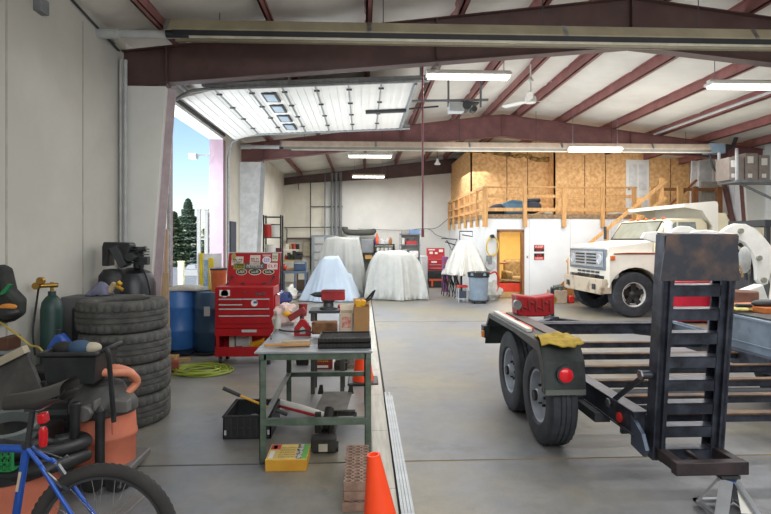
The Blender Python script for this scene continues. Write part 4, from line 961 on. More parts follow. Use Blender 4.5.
o = MB().tube([(X_(310, 21.6), 21.6, 3.05), (X_(343, 21.6), 21.6, 3.05)], .02).build('cross_conduit', DGREY); tag(o, 'short dark horizontal conduit high on the beige wall crossing the vertical pipes', 'pipe')
o = MB().box(X_(303, 21.5), X_(310, 21.5), 21.5, 21.65, 1.05, 1.6).build('junction_box', mat('beige_box', '#958d78', .6), bevel=.01); tag(o, 'small beige junction box left of the electrical panel', 'junction box')
o = MB().tube([(-.2, 21.6, 2.15), (1.5, 21.6, 2.1), (2.6, 21.55, 2.16), (3.0, 21.5, 1.9), (3.5, 21.4, 1.75)], .01, smooth=6).tube([(2.6, 21.55, 2.16), (3.0, 21.5, 2.2), (3.5, 21.4, 2.6)], .01, smooth=6).build('loose_wire', DGREY); tag(o, 'thin dark wire looping along the white rear wall', 'wire')
o = MB().tube([P(424.5, 236, 21.4), P(424.5, 202, 21.4)], .02).build('dropped_cable', DGREY)
bpy.data.objects.remove(o)
# metal shelf rack with buckets
rk = thing('bucket_rack', 'black steel rack stacked with red and white buckets behind the white column', 'rack', (-2.5, 15.1, 0))
x0, x1 = X_(264, 15), X_(281, 15)
for x in (x0, x1):
    for y in (14.95, 15.3): MB().box(x-.02, x+.02, y-.02, y+.02, 0, 2.4).build('upright', BLACK, rk, smooth=0)
for z in (.5, 1.2, 1.78, 2.36): MB().box(x0, x1, 14.93, 15.32, z-.03, z).build('shelf', DGREY, rk, smooth=0)
def bucket(x, y, z, r, h, m, lab, lid=None):
    o = thing('bucket', lab, 'bucket', (x, y, z))
    MB().lathe([(r*.88, 0), (r*.97, h*.8), (r*1.05, h*.8), (r*1.05, h*.86), (r, h*.87), (r*1.02, h)], (x, y, z), 24).build('pail', m, o)
    MB().lathe([(r*1.06, h-.015), (r*1.06, h+.01), (r*.9, h+.015), (.0005, h+.012)], (x, y, z), 24, caps=False).build('lid', lid or m, o)
    return o
bucket(X_(268, 15), 15.1, 1.782, .135, .36, REDP, 'red bucket on the upper shelf of the black rack', LGREY)
bucket(X_(275.2, 15), 15.1, 1.782, .15, .35, PAPER, 'white bucket on the upper shelf of the rack', DGREY)
bucket(X_(270.5, 15), 15.1, 1.202, .15, .36, PAPER, 'white bucket on the middle shelf of the rack')
bucket(X_(278, 15), 15.15, 1.202, .1, .26, mat('maroon_tin', '#7c3b40', .5), 'small maroon tin on the middle shelf of the rack')
bucket(X_(271, 15), 15.1, .502, .15, .36, mat('grey_white_pail', '#c5c3bd', .5), 'off-white bucket on the low shelf of the rack')
# blue-grey cart and things
ct = thing('shop_cart', 'blue-grey steel shop cart by the rear wall, left of the covers', 'cart', (-2.05, 15.9, 0))
x0, x1 = X_(281, 15.8), X_(307, 15.8); cm = mat('cart_blue_grey', '#6d7f96', .5)
for x in (x0+.03, (x0+x1)/2+.05, x1-.03):
    for y in (15.63, 16.2): MB().box(x-.025, x+.025, y-.025, y+.025, .08, .74).build('leg', cm, ct, smooth=0)
MB().box(x0, x1, 15.6, 16.25, .72, .79).build('top_tray', cm, ct, smooth=0); MB().box((x0+x1)/2, x1, 15.6, 16.25, .15, .2).build('lower_tray', cm, ct, smooth=0)
for x in ((x0+x1)/2+.05, x1-.04): MB().cyl((x-.02, 15.65, .04), (x+.02, 15.65, .04), .04).build('caster', BLACK, ct)
o = MB().box(X_(294, 15.8), X_(306, 15.8), 15.7, 16.0, .791, 1.06).build('blue_case', mat('blue_case', '#445c78', .5), bevel=.02); tag(o, 'dull blue tool case on top of the shop cart', 'case')
MB().box(X_(295, 15.8), X_(305, 15.8), 15.68, 15.7, 1.0, 1.04).build('lid_edge', LGREY, o)
o = MB().sphere((X_(284, 15.8), 15.8, .88), .09, 1, 1, .95).lathe([(.03, 0), (.03, .04)], (X_(284, 15.8), 15.8, .95), 10).build('red_jar', REDP); tag(o, 'round red jar on the left end of the cart', 'jar')
o = MB().boxc((X_(289.5, 15.8), 15.85, .83), (.25, .25, .07), rz=12).build('paper_stack', CARD, bevel=.006); tag(o, 'flat brown carton between the red jar and blue case', 'box')
o = MB().boxc((X_(302, 15.8), 15.9, .36), (.3, .3, .3)).build('carton_below', mat('dim_brown', '#6c5a46', .8), bevel=.01); tag(o, 'brown carton on the lower tray of the cart', 'box')
# back bench with clutter on beige wall
bb = thing('rear_workbench', 'cluttered wooden bench against the beige rear wall above the cart', 'workbench', (-2.6, 20.6, 0))
MB().box(WX+.02, X_(300, 20.5), 20.3, 21.0, .88, .94).build('bench_top', mat('bench_tan', '#9c8a6a', .7), bb, smooth=0)
for x in (WX+.1, X_(299, 20.5)-.05): MB().box(x-.04, x+.04, 20.35, 20.43, 0, .88).build('leg', LUMBER, bb, smooth=0)
MB().box(WX+.02, X_(297, 20.5), 20.6, 21.0, 1.3, 1.34).build('upper_shelf', PAPER, bb, smooth=0)
random.seed(11)
cols = [('dim_red', '#9c3b30', 'dull red'), ('dim_white', '#cfcabd', 'off-white'), ('dim_black', '#2b2926', 'black'), ('dim_tan', '#a58a5c', 'tan'), ('dim_green', '#53684c', 'dark green')]
for k in range(9):
    x = -3.0+.06*k; up = k % 2; z = 1.341 if up else .941; n_, c_, cn = cols[k % 5]
    h = random.uniform(.12, .28); m__ = mat(n_, c_, .6)
    if k % 3 == 0: o = MB().lathe([(.05, 0), (.055, .02), (.055, h*.7), (.025, h*.85), (.025, h)], (x, 20.75, z), 12).build('bottle', m__); cn_ = 'bottle'
    else: o = MB().boxc((x, 20.75, z+h/2), (.11, .2, h), rz=8*k).build('small_box', m__, bevel=.006); cn_ = 'small box'
    tag(o, '%s %s, %s from the left among the clutter on the rear bench %s' % (cn, cn_, ['first', 'second', 'third', 'fourth', 'fifth'][k//2], 'shelf' if up else 'top'), cn_.split()[-1])
o = MB(Matrix.Translation((-.35, 0, -.01))).boxc((-2.15, 20.6, 1.1), (.3, .25, .3)).cyl((-2.15, 20.45, 1.2), (-2.0, 20.45, 1.2), .06).cyl((-2.3, 20.55, 1.1), (-2.3, 20.55, 1.3), .07).build('bench_grinder', BLACK, bevel=.02); tag(o, 'black bench grinder on the rear bench', 'grinder')
# bags on floor
def bag(name, c, r, sx, sy, sz, m__, lab, cat='bag', seed=1):
    mb = MB(); mb.sphere((0, 0, 0), r, sx, sy, sz, 22, 14)
    for v in mb.v:
        d = .95+.45*noise.noise(v*5.5/r*.35+Vector((seed, 0, 0)))+.3*abs(noise.noise(v*12/r*.35))
        v.x *= d; v.y *= d; v.z = max(-r*sz*.8, v.z*d)
    for v in mb.v: v += Vector(c)+Vector((0, 0, r*sz*.8))
    return tag(mb.build(name, m__, loc=c, smooth=30), lab, cat)
bag('white_sack', (X_(290, 15.0), 15.2, .001), .22, .75, .7, 1.0, PAPER, 'crumpled white plastic sack standing on the floor below the cart')
bag('navy_bag', (X_(281.5, 14.3), 14.3, .001), .24, 1.0, .8, .75, mat('navy_cloth', '#25305c', .8), 'navy blue cloth bag on the floor right of the toolbox', seed=4)
# wall shelf, roll, fridge
o = MB().tube([(X_(345, 21.4), 21.4, 2.2), (X_(348, 21.4), 21.35, 2.02), (X_(371, 21.4), 21.35, 2.0), (X_(373, 21.4), 21.4, 2.1)], .12, n=12, smooth=4).build('dark_roll', mat('dark_roll', '#4d4e49', .8)); tag(o, 'long dark rolled tarp fixed along the rear wall above the tall cover', 'roll')
o = MB().box(X_(346, 21.2), X_(359.5, 21.2), 21.0, 21.6, .0, 1.86).build('white_panel_box', LGREY, bevel=.02); tag(o, 'pale grey unit on the rear wall just above the tall cover', 'unit')
o = MB().box(X_(361, 20.8), X_(373.5, 20.8), 20.7, 21.3, 1.17, 1.74).build('grey_heater_unit', GREY, bevel=.05); tag(o, 'grey rounded unit right of the tall cover at the rear wall', 'unit')
o = MB().box(X_(365, 20.6), X_(373, 20.6), 20.5, 20.68, .96, 1.13).build('tan_carton', mat('tan_carton', '#b48c4c', .8), bevel=.01); tag(o, 'small tan carton under the grey rounded unit', 'box')
us = thing('unit_stand', 'dark steel stand carrying the grey rounded unit at the rear wall', 'stand', (X_(367, 20.8), 20.9, 0))
for x in (X_(361.5, 20.8), X_(373, 20.8)-.04):
    for y in (20.5, 21.25): MB().box(x, x+.04, y, y+.04, 0, 1.13).build('leg', BLACK, us, smooth=0)
MB().box(X_(361, 20.8), X_(373.5, 20.8), 20.48, 21.3, 1.135, 1.165).build('top', BLACK, us, smooth=0); MB().box(X_(361, 20.8), X_(373.5, 20.8), 20.48, 21.3, .93, .955).build('shelf', BLACK, us, smooth=0)
ws = thing('wall_shelf', 'black-edged wall shelf with bottles between the two covered vehicles', 'shelf', (X_(384, 21), 21.3, 1.2))
MB().box(X_(374, 21), X_(394.5, 21), 20.9, 21.6, 1.2, 1.26).box(X_(374, 21), X_(394.5, 21), 20.9, 21.6, 1.5, 1.54).build('board', BLACK, ws, smooth=0)
MB().box(X_(374, 21), X_(374.8, 21), 20.9, 21.6, .0, 1.54).box(X_(393.8, 21), X_(394.6, 21), 20.9, 21.6, .0, 1.54).build('side', BLACK, ws, smooth=0)
for k, (px, c_, nm, h) in enumerate(((377, '#e2603a', 'orange', .42), (375.3, '#41509a', 'blue', .25), (381.5, '#dddddd', 'white', .22), (384, '#e6e6e6', 'white', .2), (387, '#dcdcdc', 'white', .24), (390.5, '#b9803f', 'brown', .26))):
    x = X_(px, 21.1); o = MB().lathe([(.06, 0), (.065, .02), (.065, h*.7), (.03, h*.82), (.03, h)], (x, 21.1+(.15 if k == 1 else 0), 1.541), 12).build('bottle', mat('bottle_'+nm, c_, .5))
    tag(o, '%s bottle, %s from the left on the black wall shelf' % (nm, ['second', 'first', 'third', 'fourth', 'fifth', 'sixth'][k]), 'bottle', 'bottles on the black wall shelf')
for k in range(4):
    x = X_(378+4*k, 21.1); o = MB().box(x-.06, x+.06, 21.0, 21.2, 1.261, 1.4).build('small_carton', PAPER, bevel=.004); tag(o, 'small white carton, %s from the left under the wall shelf bottles' % ['first', 'second', 'third', 'fourth'][k], 'box', 'white cartons on the lower shelf board')
s2 = thing('steel_shelving', 'grey steel shelving unit with parts bins at the white rear wall', 'shelving', (X_(410, 19.9), 20, 0))
x0, x1 = X_(400, 19.8), X_(420.5, 19.8)
MB().box(x0, x0+.04, 19.7, 20.1, 0, 1.95).build('side_panel', LGREY, s2, smooth=0); MB().box(x1-.04, x1, 19.7, 20.1, 0, 1.95).build('side_panel', LGREY, s2, smooth=0); MB().box(x0, x1, 20.08, 20.1, 0, 1.95).build('back_panel', LGREY, s2, smooth=0)
for z in (.1, .55, 1.05, 1.53, 1.93): MB().box(x0, x1, 19.7, 20.1, z-.03, z).build('shelf', GREY, s2, smooth=0)
its = [(.06, .17, 1.53, .24, '#c9c2b8', 'off-white'), (.22, .62, 1.53, .13, '#b23638', 'red'), (.3, .55, 1.66, .12, '#4a4a4a', 'dark grey'), (.05, .3, 1.93, .16, '#8d8b86', 'grey'), (.34, .74, 1.93, .17, '#6c86a8', 'blue'), (.08, .25, 1.05, .3, '#b9b3a6', 'cream'), (.35, .68, 1.05, .24, '#e1e1e1', 'white'), (.1, .6, .55, .3, '#8e3a44', 'maroon')]
for a, b_, z, h, c_, nm in its:
    o = MB().box(x0+a, x0+b_, 19.72, 20.0, z+.001, z+h).build('parts_bin', mat('bin_'+nm.replace(' ', '_'), c_, .6), bevel=.01); tag(o, '%s bin on the grey shelving, at height %s' % (nm, {1.93: 'of its very top', 1.53: 'of the second shelf from top', 1.66: 'above the red bin', 1.05: 'of the third shelf from top', .55: 'of the fourth shelf from top'}[z]), 'bin')
# red chest and tool boxes
rt = thing('red_tool_chest', 'red tool chest with raised lid and decals, atop black boxes at the rear wall', 'tool chest', (X_(437, 19), 19.2, .6))
x0, x1 = X_(428.5, 19), X_(447, 19)
MB().box(x0, x1, 19.0, 19.5, .6, 1.0).build('chest', RED, rt, bevel=.01)
MB().add([(x0, 19.5, 1.0), (x1, 19.5, 1.0), (x1, 19.6, 1.4), (x0, 19.6, 1.4), (x0, 19.53, 1.0), (x1, 19.53, 1.0), (x1, 19.63, 1.4), (x0, 19.63, 1.4)], [(0,1,2,3),(7,6,5,4),(0,4,5,1),(3,2,6,7),(0,3,7,4),(1,5,6,2)]).build('lid', RED, rt, smooth=0)
MB().box(x0+.06, x0+.3, 19.5, 19.51, 1.32, 1.36).box(x0+.1, x0+.22, 19.5, 19.51, 1.18, 1.27).box(x0+.3, x0+.4, 19.5, 19.51, 1.18, 1.25).box(x0+.45, x0+.6, 19.5, 19.51, 1.25, 1.35).box(x0+.1, x0+.3, 18.99, 19.0, .88, .94).build('decal', PAPER, rt, smooth=0)
for z in (.68, .8): MB().box(x0+.04, x1-.04, 18.99, 19.0, z, z+.015).build('drawer_pull', LGREY, rt, smooth=0)
o = MB().box(x0-.03, x1-.02, 18.9, 19.5, .34, .599).build('black_case', BLACK, bevel=.02); tag(o, 'black plastic case under the red chest at the rear wall', 'case'); MB().box(x0+.2, x1-.25, 18.88, 18.9, .5, .53).build('handle', DGREY, o)
o = MB().box(x0-.05, x1, 18.85, 19.5, .0, .339).build('rolling_tool_box', BLACK, bevel=.02); tag(o, 'black and orange rolling tool box at the bottom of the rear stack', 'tool box'); MB().box(x0, x1-.05, 18.83, 18.85, .24, .3).box(x0+.08, x0+.14, 18.82, 18.85, .04, .3).box(x1-.2, x1-.14, 18.82, 18.85, .04, .3).build('orange_latch', mat('latch_orange', '#e05a2c', .5), o, smooth=0)
o = MB().box(X_(420, 18.6), X_(427, 18.6), 18.4, 18.8, 0, 1.15).build('grey_parts_stack', LGREY, bevel=.03); tag(o, 'pale grey cylinder-like bin between shelving and red chest', 'bin')
o = MB().box(X_(443, 17.3), X_(448, 17.3), 17.2, 17.6, 0, 1.15).build('purple_striped_box', mat('purple_stripe', '#4f4f93', .6, col2='#b3434c', scale=22), bevel=.01); tag(o, 'narrow blue and purple striped carton standing beside the red chest', 'box')
# folding chairs
for k in range(3):
    fc = thing('folding_chair', ['leftmost folded dark steel chair leaning beside the sheeted pile', 'second folded dark steel chair beside the sheeted pile', 'third folded dark steel chair, nearest the red stool'][k], 'chair', (2.42+.12*k, 15.9-.3*k, 0), 0, 'folded chairs leaning by the white sheet')
    b = MB(); x = 2.42+.12*k; y = 15.9-.3*k
    for d_ in (-.0, .4): b.tube([(x, y+d_, .01), (x+.12, y+d_, .95)], .014, n=6); b.tube([(x+.2, y+d_, .01), (x+.02, y+d_, .7)], .012, n=6)
    b.tube([(x+.12, y, .95), (x+.12, y+.4, .95)], .014, n=6)
    b.build('frame', BLACK, fc); MB().box(x+.09, x+.11, y+.03, y+.37, .7, .95).build('backrest', BLACK, fc); MB().boxc((x+.1, y+.2, .5), (.03, .34, .35), ry=-20).build('seat', BLACK, fc)
# sheeted pile on a stand
o = drape('white_sheet', PAPER, [(2.78, 3.08, 14.85, 14.95, 1.68, 3.2), (2.72, 3.2, 14.85, 14.95, 1.25, 3.4)], pw=1.5, fold=.35, nf=9, seed=14, step=.03, loc=(2.95, 14.9, 0), zmin=.72); tag(o, 'white sheet draped over equipment behind the grey trash can', 'sheet')
sd = thing('equipment_stand', 'dark equipment stand under the white sheet, its top rack poking out', 'stand', (2.95, 15.15, 0))
for x in (2.78, 3.12): MB().box(x-.02, x+.02, 14.85, 14.95, .0, 1.5).build('upright', BLACK, sd, smooth=0)
MB().tube([(2.78, 15.15, 1.7), (2.78, 15.15, 1.95), (3.15, 15.15, 1.95), (3.15, 15.15, 1.8), (2.85, 15.15, 1.85)], .016).tube([(2.3, 15.5, 1.75), (2.75, 15.4, 1.72), (2.6, 15.4, 1.4), (2.45, 15.45, 1.7)], .018).tube([(2.4, 15.45, 1.65), (2.7, 15.4, 1.55)], .016).build('top_rack', BLACK, sd)
tc = thing('trash_can', 'grey round trash can on a wheeled dolly beside the office door', 'trash can', (3.12, 14.2, 0))
MB().lathe([(.23, .08), (.27, .74), (.29, .75), (.29, .82), (.265, .82), (.22, .12)], (3.12, 14.2, 0), 30).build('bin', mat('can_blue_grey', '#7d8c99', .5), tc)
MB().lathe([(.285, .7), (.3, .83), (.26, .84), (.24, .6)], (3.12, 14.2, 0), 26, caps=False, fn=lambda k, j, r, h: r*(1+.03*math.sin(k*2.3)+.02*math.sin(k*5))).build('liner', BLACK, tc)
MB().lathe([(.26, .05), (.27, .06), (.27, .09), (.0005, .09)], (3.12, 14.2, 0), 24).build('dolly', BLACK, tc)
for k in range(4):
    a = R(45+90*k); x, y = 3.12+.2*math.cos(a), 14.2+.2*math.sin(a); MB().cyl((x-.015, y, .028), (x+.015, y, .028), .028, n=12).build('caster', BLACK, tc)
sl = thing('red_top_stool', 'small wire-sided stool with a red top, left of the trash can', 'stool', (X_(462.5, 14.4), 14.45, 0))
x0, x1 = X_(457.5, 14.4), X_(467.5, 14.4)
MB().box(x0, x1, 14.32, 14.6, .4, .46).build('top', REDP, sl, bevel=.02)
for x in (x0+.02, x1-.02):
    for y in (14.34, 14.58): MB().cyl((x, y, 0), (x, y, .4), .014, n=8).build('leg', LGREY, sl)
MB().box(x0, x1, 14.33, 14.59, .08, .11).build('shelf', LGREY, sl, smooth=0); MB().box(x0+.04, x1-.04, 14.36, 14.56, .11, .3).build('tool_bin', mat('slate', '#3d4656', .6), sl, bevel=.01)
# yellow hose and reel
hz = thing('yellow_hose', 'coiled yellow hose hung on a hook beside the office door', 'hose', (X_(492, OY), OY-.08, 1.5))
b = MB(); cx, cz = X_(492.3, OY-.1), Z_(492, 246.5, OY-.1)
pts = []
for k in range(5*18):
    a = 2*math.pi*k/18; pts.append((cx+(.17+.012*math.sin(k*.7))*math.cos(a), OY-.1+.008*(k//18)-.03, cz+(.28+.015*math.cos(k*.5))*math.sin(a)))
b.tube(pts, .016, n=6); b.build('coil', mat('hose_yellow', '#d6b43c', .5), hz)
MB().box(cx-.06, cx+.06, OY-.16, OY, cz+.25, cz+.29).cyl((cx, OY-.15, cz+.3), (cx, OY, cz+.3), .05).build('hook', BLACK, hz)
o = MB().lathe([(.03, -.05), (.15, -.05), (.15, -.03), (.08, -.02), (.08, .02), (.15, .03), (.15, .05), (.03, .05)], (X_(491, 15.1), 15.18, .98), 20, 'Y').build('cord_reel', LGREY); tag(o, 'pale grey cord reel on the wall below the yellow hose', 'reel')
MB().box(X_(490, 15.1)-.06, X_(490, 15.1)+.06, 15.12, 15.29, 1.0, 1.25).build('bracket', GREY, o)
bag('grey_rag_bag', (X_(492, 15.0), 14.95, .001), .26, .9, .7, 1.1, mat('dusty_white_bag', '#b9b7b0', .8), 'dusty white bag on the floor between trash can and office door', seed=8)
o = MB().tube([(3.55, 14.7, .75), (3.72, 14.75, .8), (3.82, 14.8, .6), (3.8, 14.8, .35), (3.72, 14.75, .25)], .025, smooth=6).build('red_hose', REDP); tag(o, 'short red hose loop hanging beside the office door frame', 'hose')
# carton with scrap near the truck
o = thing('scrap_carton', 'cardboard carton full of dark scrap on the floor left of the truck bumper', 'box', (X_(557, 13.9), 14.2, 0))
x0 = X_(552, 14); MB().box(x0, x0+.42, 14.0, 14.4, 0, .34).build('carton', mat('pale_carton', '#a99680', .8), o, bevel=.01)
b = MB(); random.seed(3)
for k in range(22): b.sphere((x0+.06+random.random()*.32, 14.08+random.random()*.25, .36+random.random()*.09), random.uniform(.03, .06), n=7, m=5)
b.build('scrap', mat('scrap_dark', '#3e4441', .7, col2='#7d8479', scale=14), o)
o = MB().box(x0+.46, x0+.62, 14.0, 14.2, 0, .2).build('red_can', REDP, bevel=.03); tag(o, 'small red can on the floor right of the scrap carton', 'can')
o = MB().box(X_(549, 14.9), X_(551.5, 14.9), 14.9, 15.0, 0, .12).build('tan_block', LUMBER); tag(o, 'tiny tan wood block on the floor by the office wall', 'block')
# ================================================================ LEFT SIDE
def stack_tyre(x, y, z, lab):
    t = thing('tyre', lab, 'tyre', (x, y, z), group='stack of four worn truck tyres')
    r, w = .4, .283
    zz = z+w/2
    def fn(k, j, rr, h):
        if j in (4, 5, 6, 17, 18, 19): return rr-(.016 if k % 3 == 0 else 0)
        if j in (7, 16, 8, 15): return rr-(.009 if (k+1) % 3 == 0 else 0)
        return rr
    MB().lathe([(a, b_+zz) for a, b_ in tyre_prof(r, w, .22)]+[(.23, zz)], (x, y, 0), 108, fn=fn, closed=True).build('casing', RUBBER2, t, smooth=40)
    return t
for k, (px, lab) in enumerate(((125.5, 'bottom truck tyre of the stack of four'), (126, 'second truck tyre from the bottom of the stack'), (126, 'third truck tyre from the bottom, bulging to the right'), (123, 'topmost truck tyre of the stack of four, shifted left'))):
    stack_tyre(X_(px, 5.15), 5.15, .002+.286*k, lab)
# air compressor
ac = thing('air_compressor', 'tall black upright air compressor with belt guard in the corner by the near column', 'compressor', (-2.85, 6.65, 0))
cx = X_(134, 6.6)
MB().lathe([(.05, .12), (.2, .16), (.25, .24), (.25, 1.18), (.2, 1.3), (.08, 1.36), (.0005, 1.37)], (cx, 6.6, 0), 30).build('tank', mat('tank_black', '#2b2d31', .35, .3), ac)
for k in range(3):
    a = R(30+120*k); MB().bar((cx+.2*math.cos(a), 6.6+.2*math.sin(a), .25), (cx+.27*math.cos(a), 6.6+.27*math.sin(a), 0), .05, .02).build('leg', BLACK, ac)
c2x = X_(113, 6.5)
MB().lathe([(.0005, 1.36), (.1, 1.35), (.15, 1.28), (.16, 1.1), (.16, .9), (.14, .8)], (c2x+.02, 6.45, 0), 24, caps=False).build('motor_cover', BLACK, ac)
b = MB(); q = [P(a, c, 6.4) for a, c in ((102.5, 266), (102.5, 247), (104, 242), (129, 242.5), (131, 245), (126, 266), (121, 266), (113, 250), (109, 250), (109, 266))]
b.prism([(v.x, v.z) for v in q], 6.38, 6.55); b.build('belt_guard', BLACK, ac, bevel=.01)
MB().bar(P(115, 247, 6.4), P(126, 266, 6.4), .09, .15, up=(0, 1, 0)).build('belt_shroud', mat('shroud_grey', '#3b3d40', .5), ac, bevel=.006)
b = MB(); px_ = X_(138, 6.5)
for k in range(6): b.box(px_-.09, px_+.09, 6.42, 6.62, 1.42+.032*k, 1.435+.032*k)
b.cyl((px_, 6.52, 1.36), (px_, 6.52, 1.62), .06).cyl((px_-.02, 6.3, 1.5), (px_-.02, 6.45, 1.5), .05).boxc((px_+.1, 6.45, 1.45), (.09, .09, .09)).cyl((px_+.05, 6.4, 1.58), (px_+.14, 6.4, 1.6), .03)
b.build('pump_head', mat('pump_dark', '#3e4245', .45, .5), ac)
MB().tube([(px_+.05, 6.4, 1.4), (px_+.15, 6.35, 1.3), (px_+.2, 6.35, 1.1), (px_+.21, 6.4, .8)], .012, smooth=6).build('air_hose', BLACK, ac)
# gas cylinder
gx = X_(52, 5.3)
gc = thing('gas_cylinder', 'green welding gas cylinder with brass regulator standing against the near left wall', 'gas cylinder', (gx, 5.3, 0))
MB().lathe([(.098, 0), (.1, .02), (.1, 1.02), (.085, 1.1), (.05, 1.15), (.035, 1.16), (.035, 1.2), (.0005, 1.2)], (gx, 5.3, 0), 28).build('tank', mat('cylinder_green', '#27443f', .45, var=.2), gc)
MB().cyl((gx, 5.3, 1.2), (gx, 5.3, 1.29), .016).cyl((gx-.07, 5.24, 1.26), (gx+.06, 5.3, 1.26), .022).build('valve', BRASS, gc)
for dx, dz_ in ((-.1, .0), (-.06, .05)): MB().cyl((gx+dx, 5.2, 1.26+dz_), (gx+dx, 5.245, 1.26+dz_), .034, n=18).build('gauge', BRASS, gc)
MB().tube([(gx-.09, 5.24, 1.24), (gx-.13, 5.25, 1.0), (gx-.12, 5.2, .8), (gx-.1, 5.2, .6)], .009, smooth=6).build('hose', BLACK, gc)
# low dark box, black case, blue jug
o = MB().box(X_(62, 5.35)+.03, X_(79, 5.35), 5.45, 5.62, 0, 1.02).build('narrow_black_case', BLACK, bevel=.02); o.location.x -= .0; tag(o, 'tall narrow black case between the gas cylinder and tyre stack', 'case')
dcx = X_(62, 4.55)
o = MB().box(dcx-.28, dcx+.2, 4.4, 4.68, 0, .64).build('dark_crate', mat('crate_dark', '#2c2b2b', .7), bevel=.02); tag(o, 'dark crate behind the tote carrying the blue jug', 'crate')
jg = thing('blue_jug', 'small blue plastic jug standing behind the black tote', 'jug', (X_(69, 4.6), 4.55, .64))
b = MB(); x0 = X_(67, 4.75); b.prism([(x0-.08, .641), (x0+.1, .641), (x0+.1, .82), (x0+.03, .91), (x0-.02, .89), (x0-.08, .8)], 4.58, 4.67); b.build('body', mat('jug_blue', '#2c56a8', .4), jg, bevel=.02)
MB().cyl((x0+.01, 4.62, .88), (x0+.01, 4.62, .94), .022).build('cap', BLACK, jg)
o = MB().lathe([(.001, 0), (.07, .02), (.085, .07), (.06, .12), (.05, .16), (.0005, .17)], (X_(48, 4.15), 4.15, .85), 18).build('black_helmet_shell', BLACK); bpy.data.objects.remove(o)
# things behind the tyre stack on a small cabinet
bc_ = thing('small_cabinet', 'small grey cabinet hidden behind the tyre stack', 'cabinet', (-3.0, 5.9, 0))
MB().box(WX+.03, -2.42, 5.7, 6.0, 0, 1.1).build('carcass', mat('cab_grey', '#5b5d5e', .6), bc_, bevel=.01); MB().box(-2.88, -2.86, 5.68, 5.7, .5, .62).build('handle', LGREY, bc_)
b = MB().grid(lambda u, v: (X_(82, 5.7)+.22*u, 5.75+.2*v, 1.11+.14*math.sin(math.pi*u)**.6*math.sin(math.pi*v)**.6*(.7+.5*u)+.015*noise.noise(Vector((u*6, v*6, 0)))), 18, 12)
o = b.build('flat_cap', mat('cap_blue_grey', '#6f7186', .85), smooth=180, thick=.006, fixn=False); tag(o, 'blue-grey crumpled cap lying behind the top tyre', 'cap')
ng = thing('nail_gun', 'pale tool with brass-yellow fittings lying behind the top tyre', 'tool', (X_(114, 5.85), 5.85, 1.1))
MB().bar(P(109, 292, 5.85), P(115, 283, 5.85), .05, .05).build('grip', mat('tool_tan', '#b8a581', .6), ng, bevel=.006); MB().cyl(P(113, 284, 5.85), P(123, 290, 5.85), .02).cyl(P(118, 282, 5.85), P(121, 285, 5.85), .025).build('fitting', mat('brass_yellow', '#c9a13a', .35, .6), ng)
# boards leaning inside the door jamb
for k, (p0, p1, pt, y, c_, lab) in enumerate(((157, 163, 150, 7.55, '#a58e88', 'tall narrow mauve-brown board leaning beside the near column'), (158.5, 168, 229, 7.75, '#c0a78e', 'taller tan plywood offcut leaning beside the door opening'), (157.5, 170, 273, 7.45, '#b39878', 'short tan plywood offcut leaning in front of the taller one'))):
    x0, x1 = X_(p0, y), X_(p1, y); zt_ = Z_(p0, pt, y)
    o = MB().add([(x0, y, 0), (x1, y, 0), (x1-.02*k, y+.05, zt_), (x0, y+.05, zt_), (x0, y+.02, 0), (x1, y+.02, 0), (x1-.02*k, y+.07, zt_), (x0, y+.07, zt_)], [(0,1,2,3),(7,6,5,4),(0,4,5,1),(3,2,6,7),(0,3,7,4),(1,5,6,2)]).build('leaning_board', mat('board_%s' % ['mauve', 'tan', 'short'][k], c_, .75, stretch=(6, 6, 1)), smooth=0); tag(o, lab, 'board')
# wall tool bag at the left edge
tb = thing('tool_bag', 'dark tool pouch with green flap and orange lining on the near left wall', 'tool bag', (WX+.1, 4.85, 1.2))
b = MB(); q = [P(a, c, 4.75) for a, c in ((-14, 262), (3, 268), (8, 290), (18, 300), (17, 316), (6, 323), (-12, 321))]
b.prism([(v.x, v.z) for v in q], 4.72, 4.9); b.build('pouch', mat('pouch_dark', '#2b2f2c', .8, var=.4), tb, bevel=.03)
b = MB(); c_ = P(8, 307, 4.68); b.sphere(c_, .06, 1.3, .5, .5); b.build('orange_lining', mat('orange_lining', '#d58a3c', .8), tb)
b = MB(); q = [P(a, c, 4.66) for a, c in ((-3, 296), (8, 284), (11, 285), (4, 294))]; b.prism([(v.x, v.z) for v in q], 4.66, 4.69); b.build('green_flap', mat('green_plastic', '#1f7a4a', .5), tb)
b = MB(); c_ = P(7, 313, 4.68); b.sphere(c_, .09, 1.1, .6, .6); b.build('lower_pocket', BLACK, tb)
q0, q1 = P(-16, 351, 4.8), P(8, 338, 4.8)
o = MB().box(q0.x, q1.x, 4.8, 4.98, q0.z, q1.z).build('brown_wood_box', mat('dark_wood', '#5c3c2a', .7, stretch=(1, 1, 5)), bevel=.006); tag(o, 'small dark brown wooden box on the wall at the left edge', 'box')
MB().box(q0.x, q1.x+.05, 4.78, 5.0, q0.z-.03, q0.z).bar((q0.x, 4.9, q0.z-.03), (q0.x, 4.98, q0.z-.2), .03, .03).build('shelf_bracket', GREY, o, smooth=0)
pts = [P(-6, 318, 4.75), P(8, 328, 4.7), P(20, 337, 4.65), P(30, 345, 4.6), P(38, 347, 4.5), P(43, 352, 4.3)]
o = MB().tube(pts, .009, smooth=8).build('extension_cord', mat('cord_yellow', '#b9a24e', .6)); tag(o, 'yellow extension cord sagging down the near left wall', 'cord')
lp_ = thing('display_stand', 'dark grey panel with a cream wooden top edge leaning by the near left wall', 'stand', (-2.9, 4.3, 0))
A = [P(-30, 381, 4.3), P(26, 353, 4.3), P(44, 398, 4.15), P(44, 440, 4.1), P(-30, 440, 4.1)]
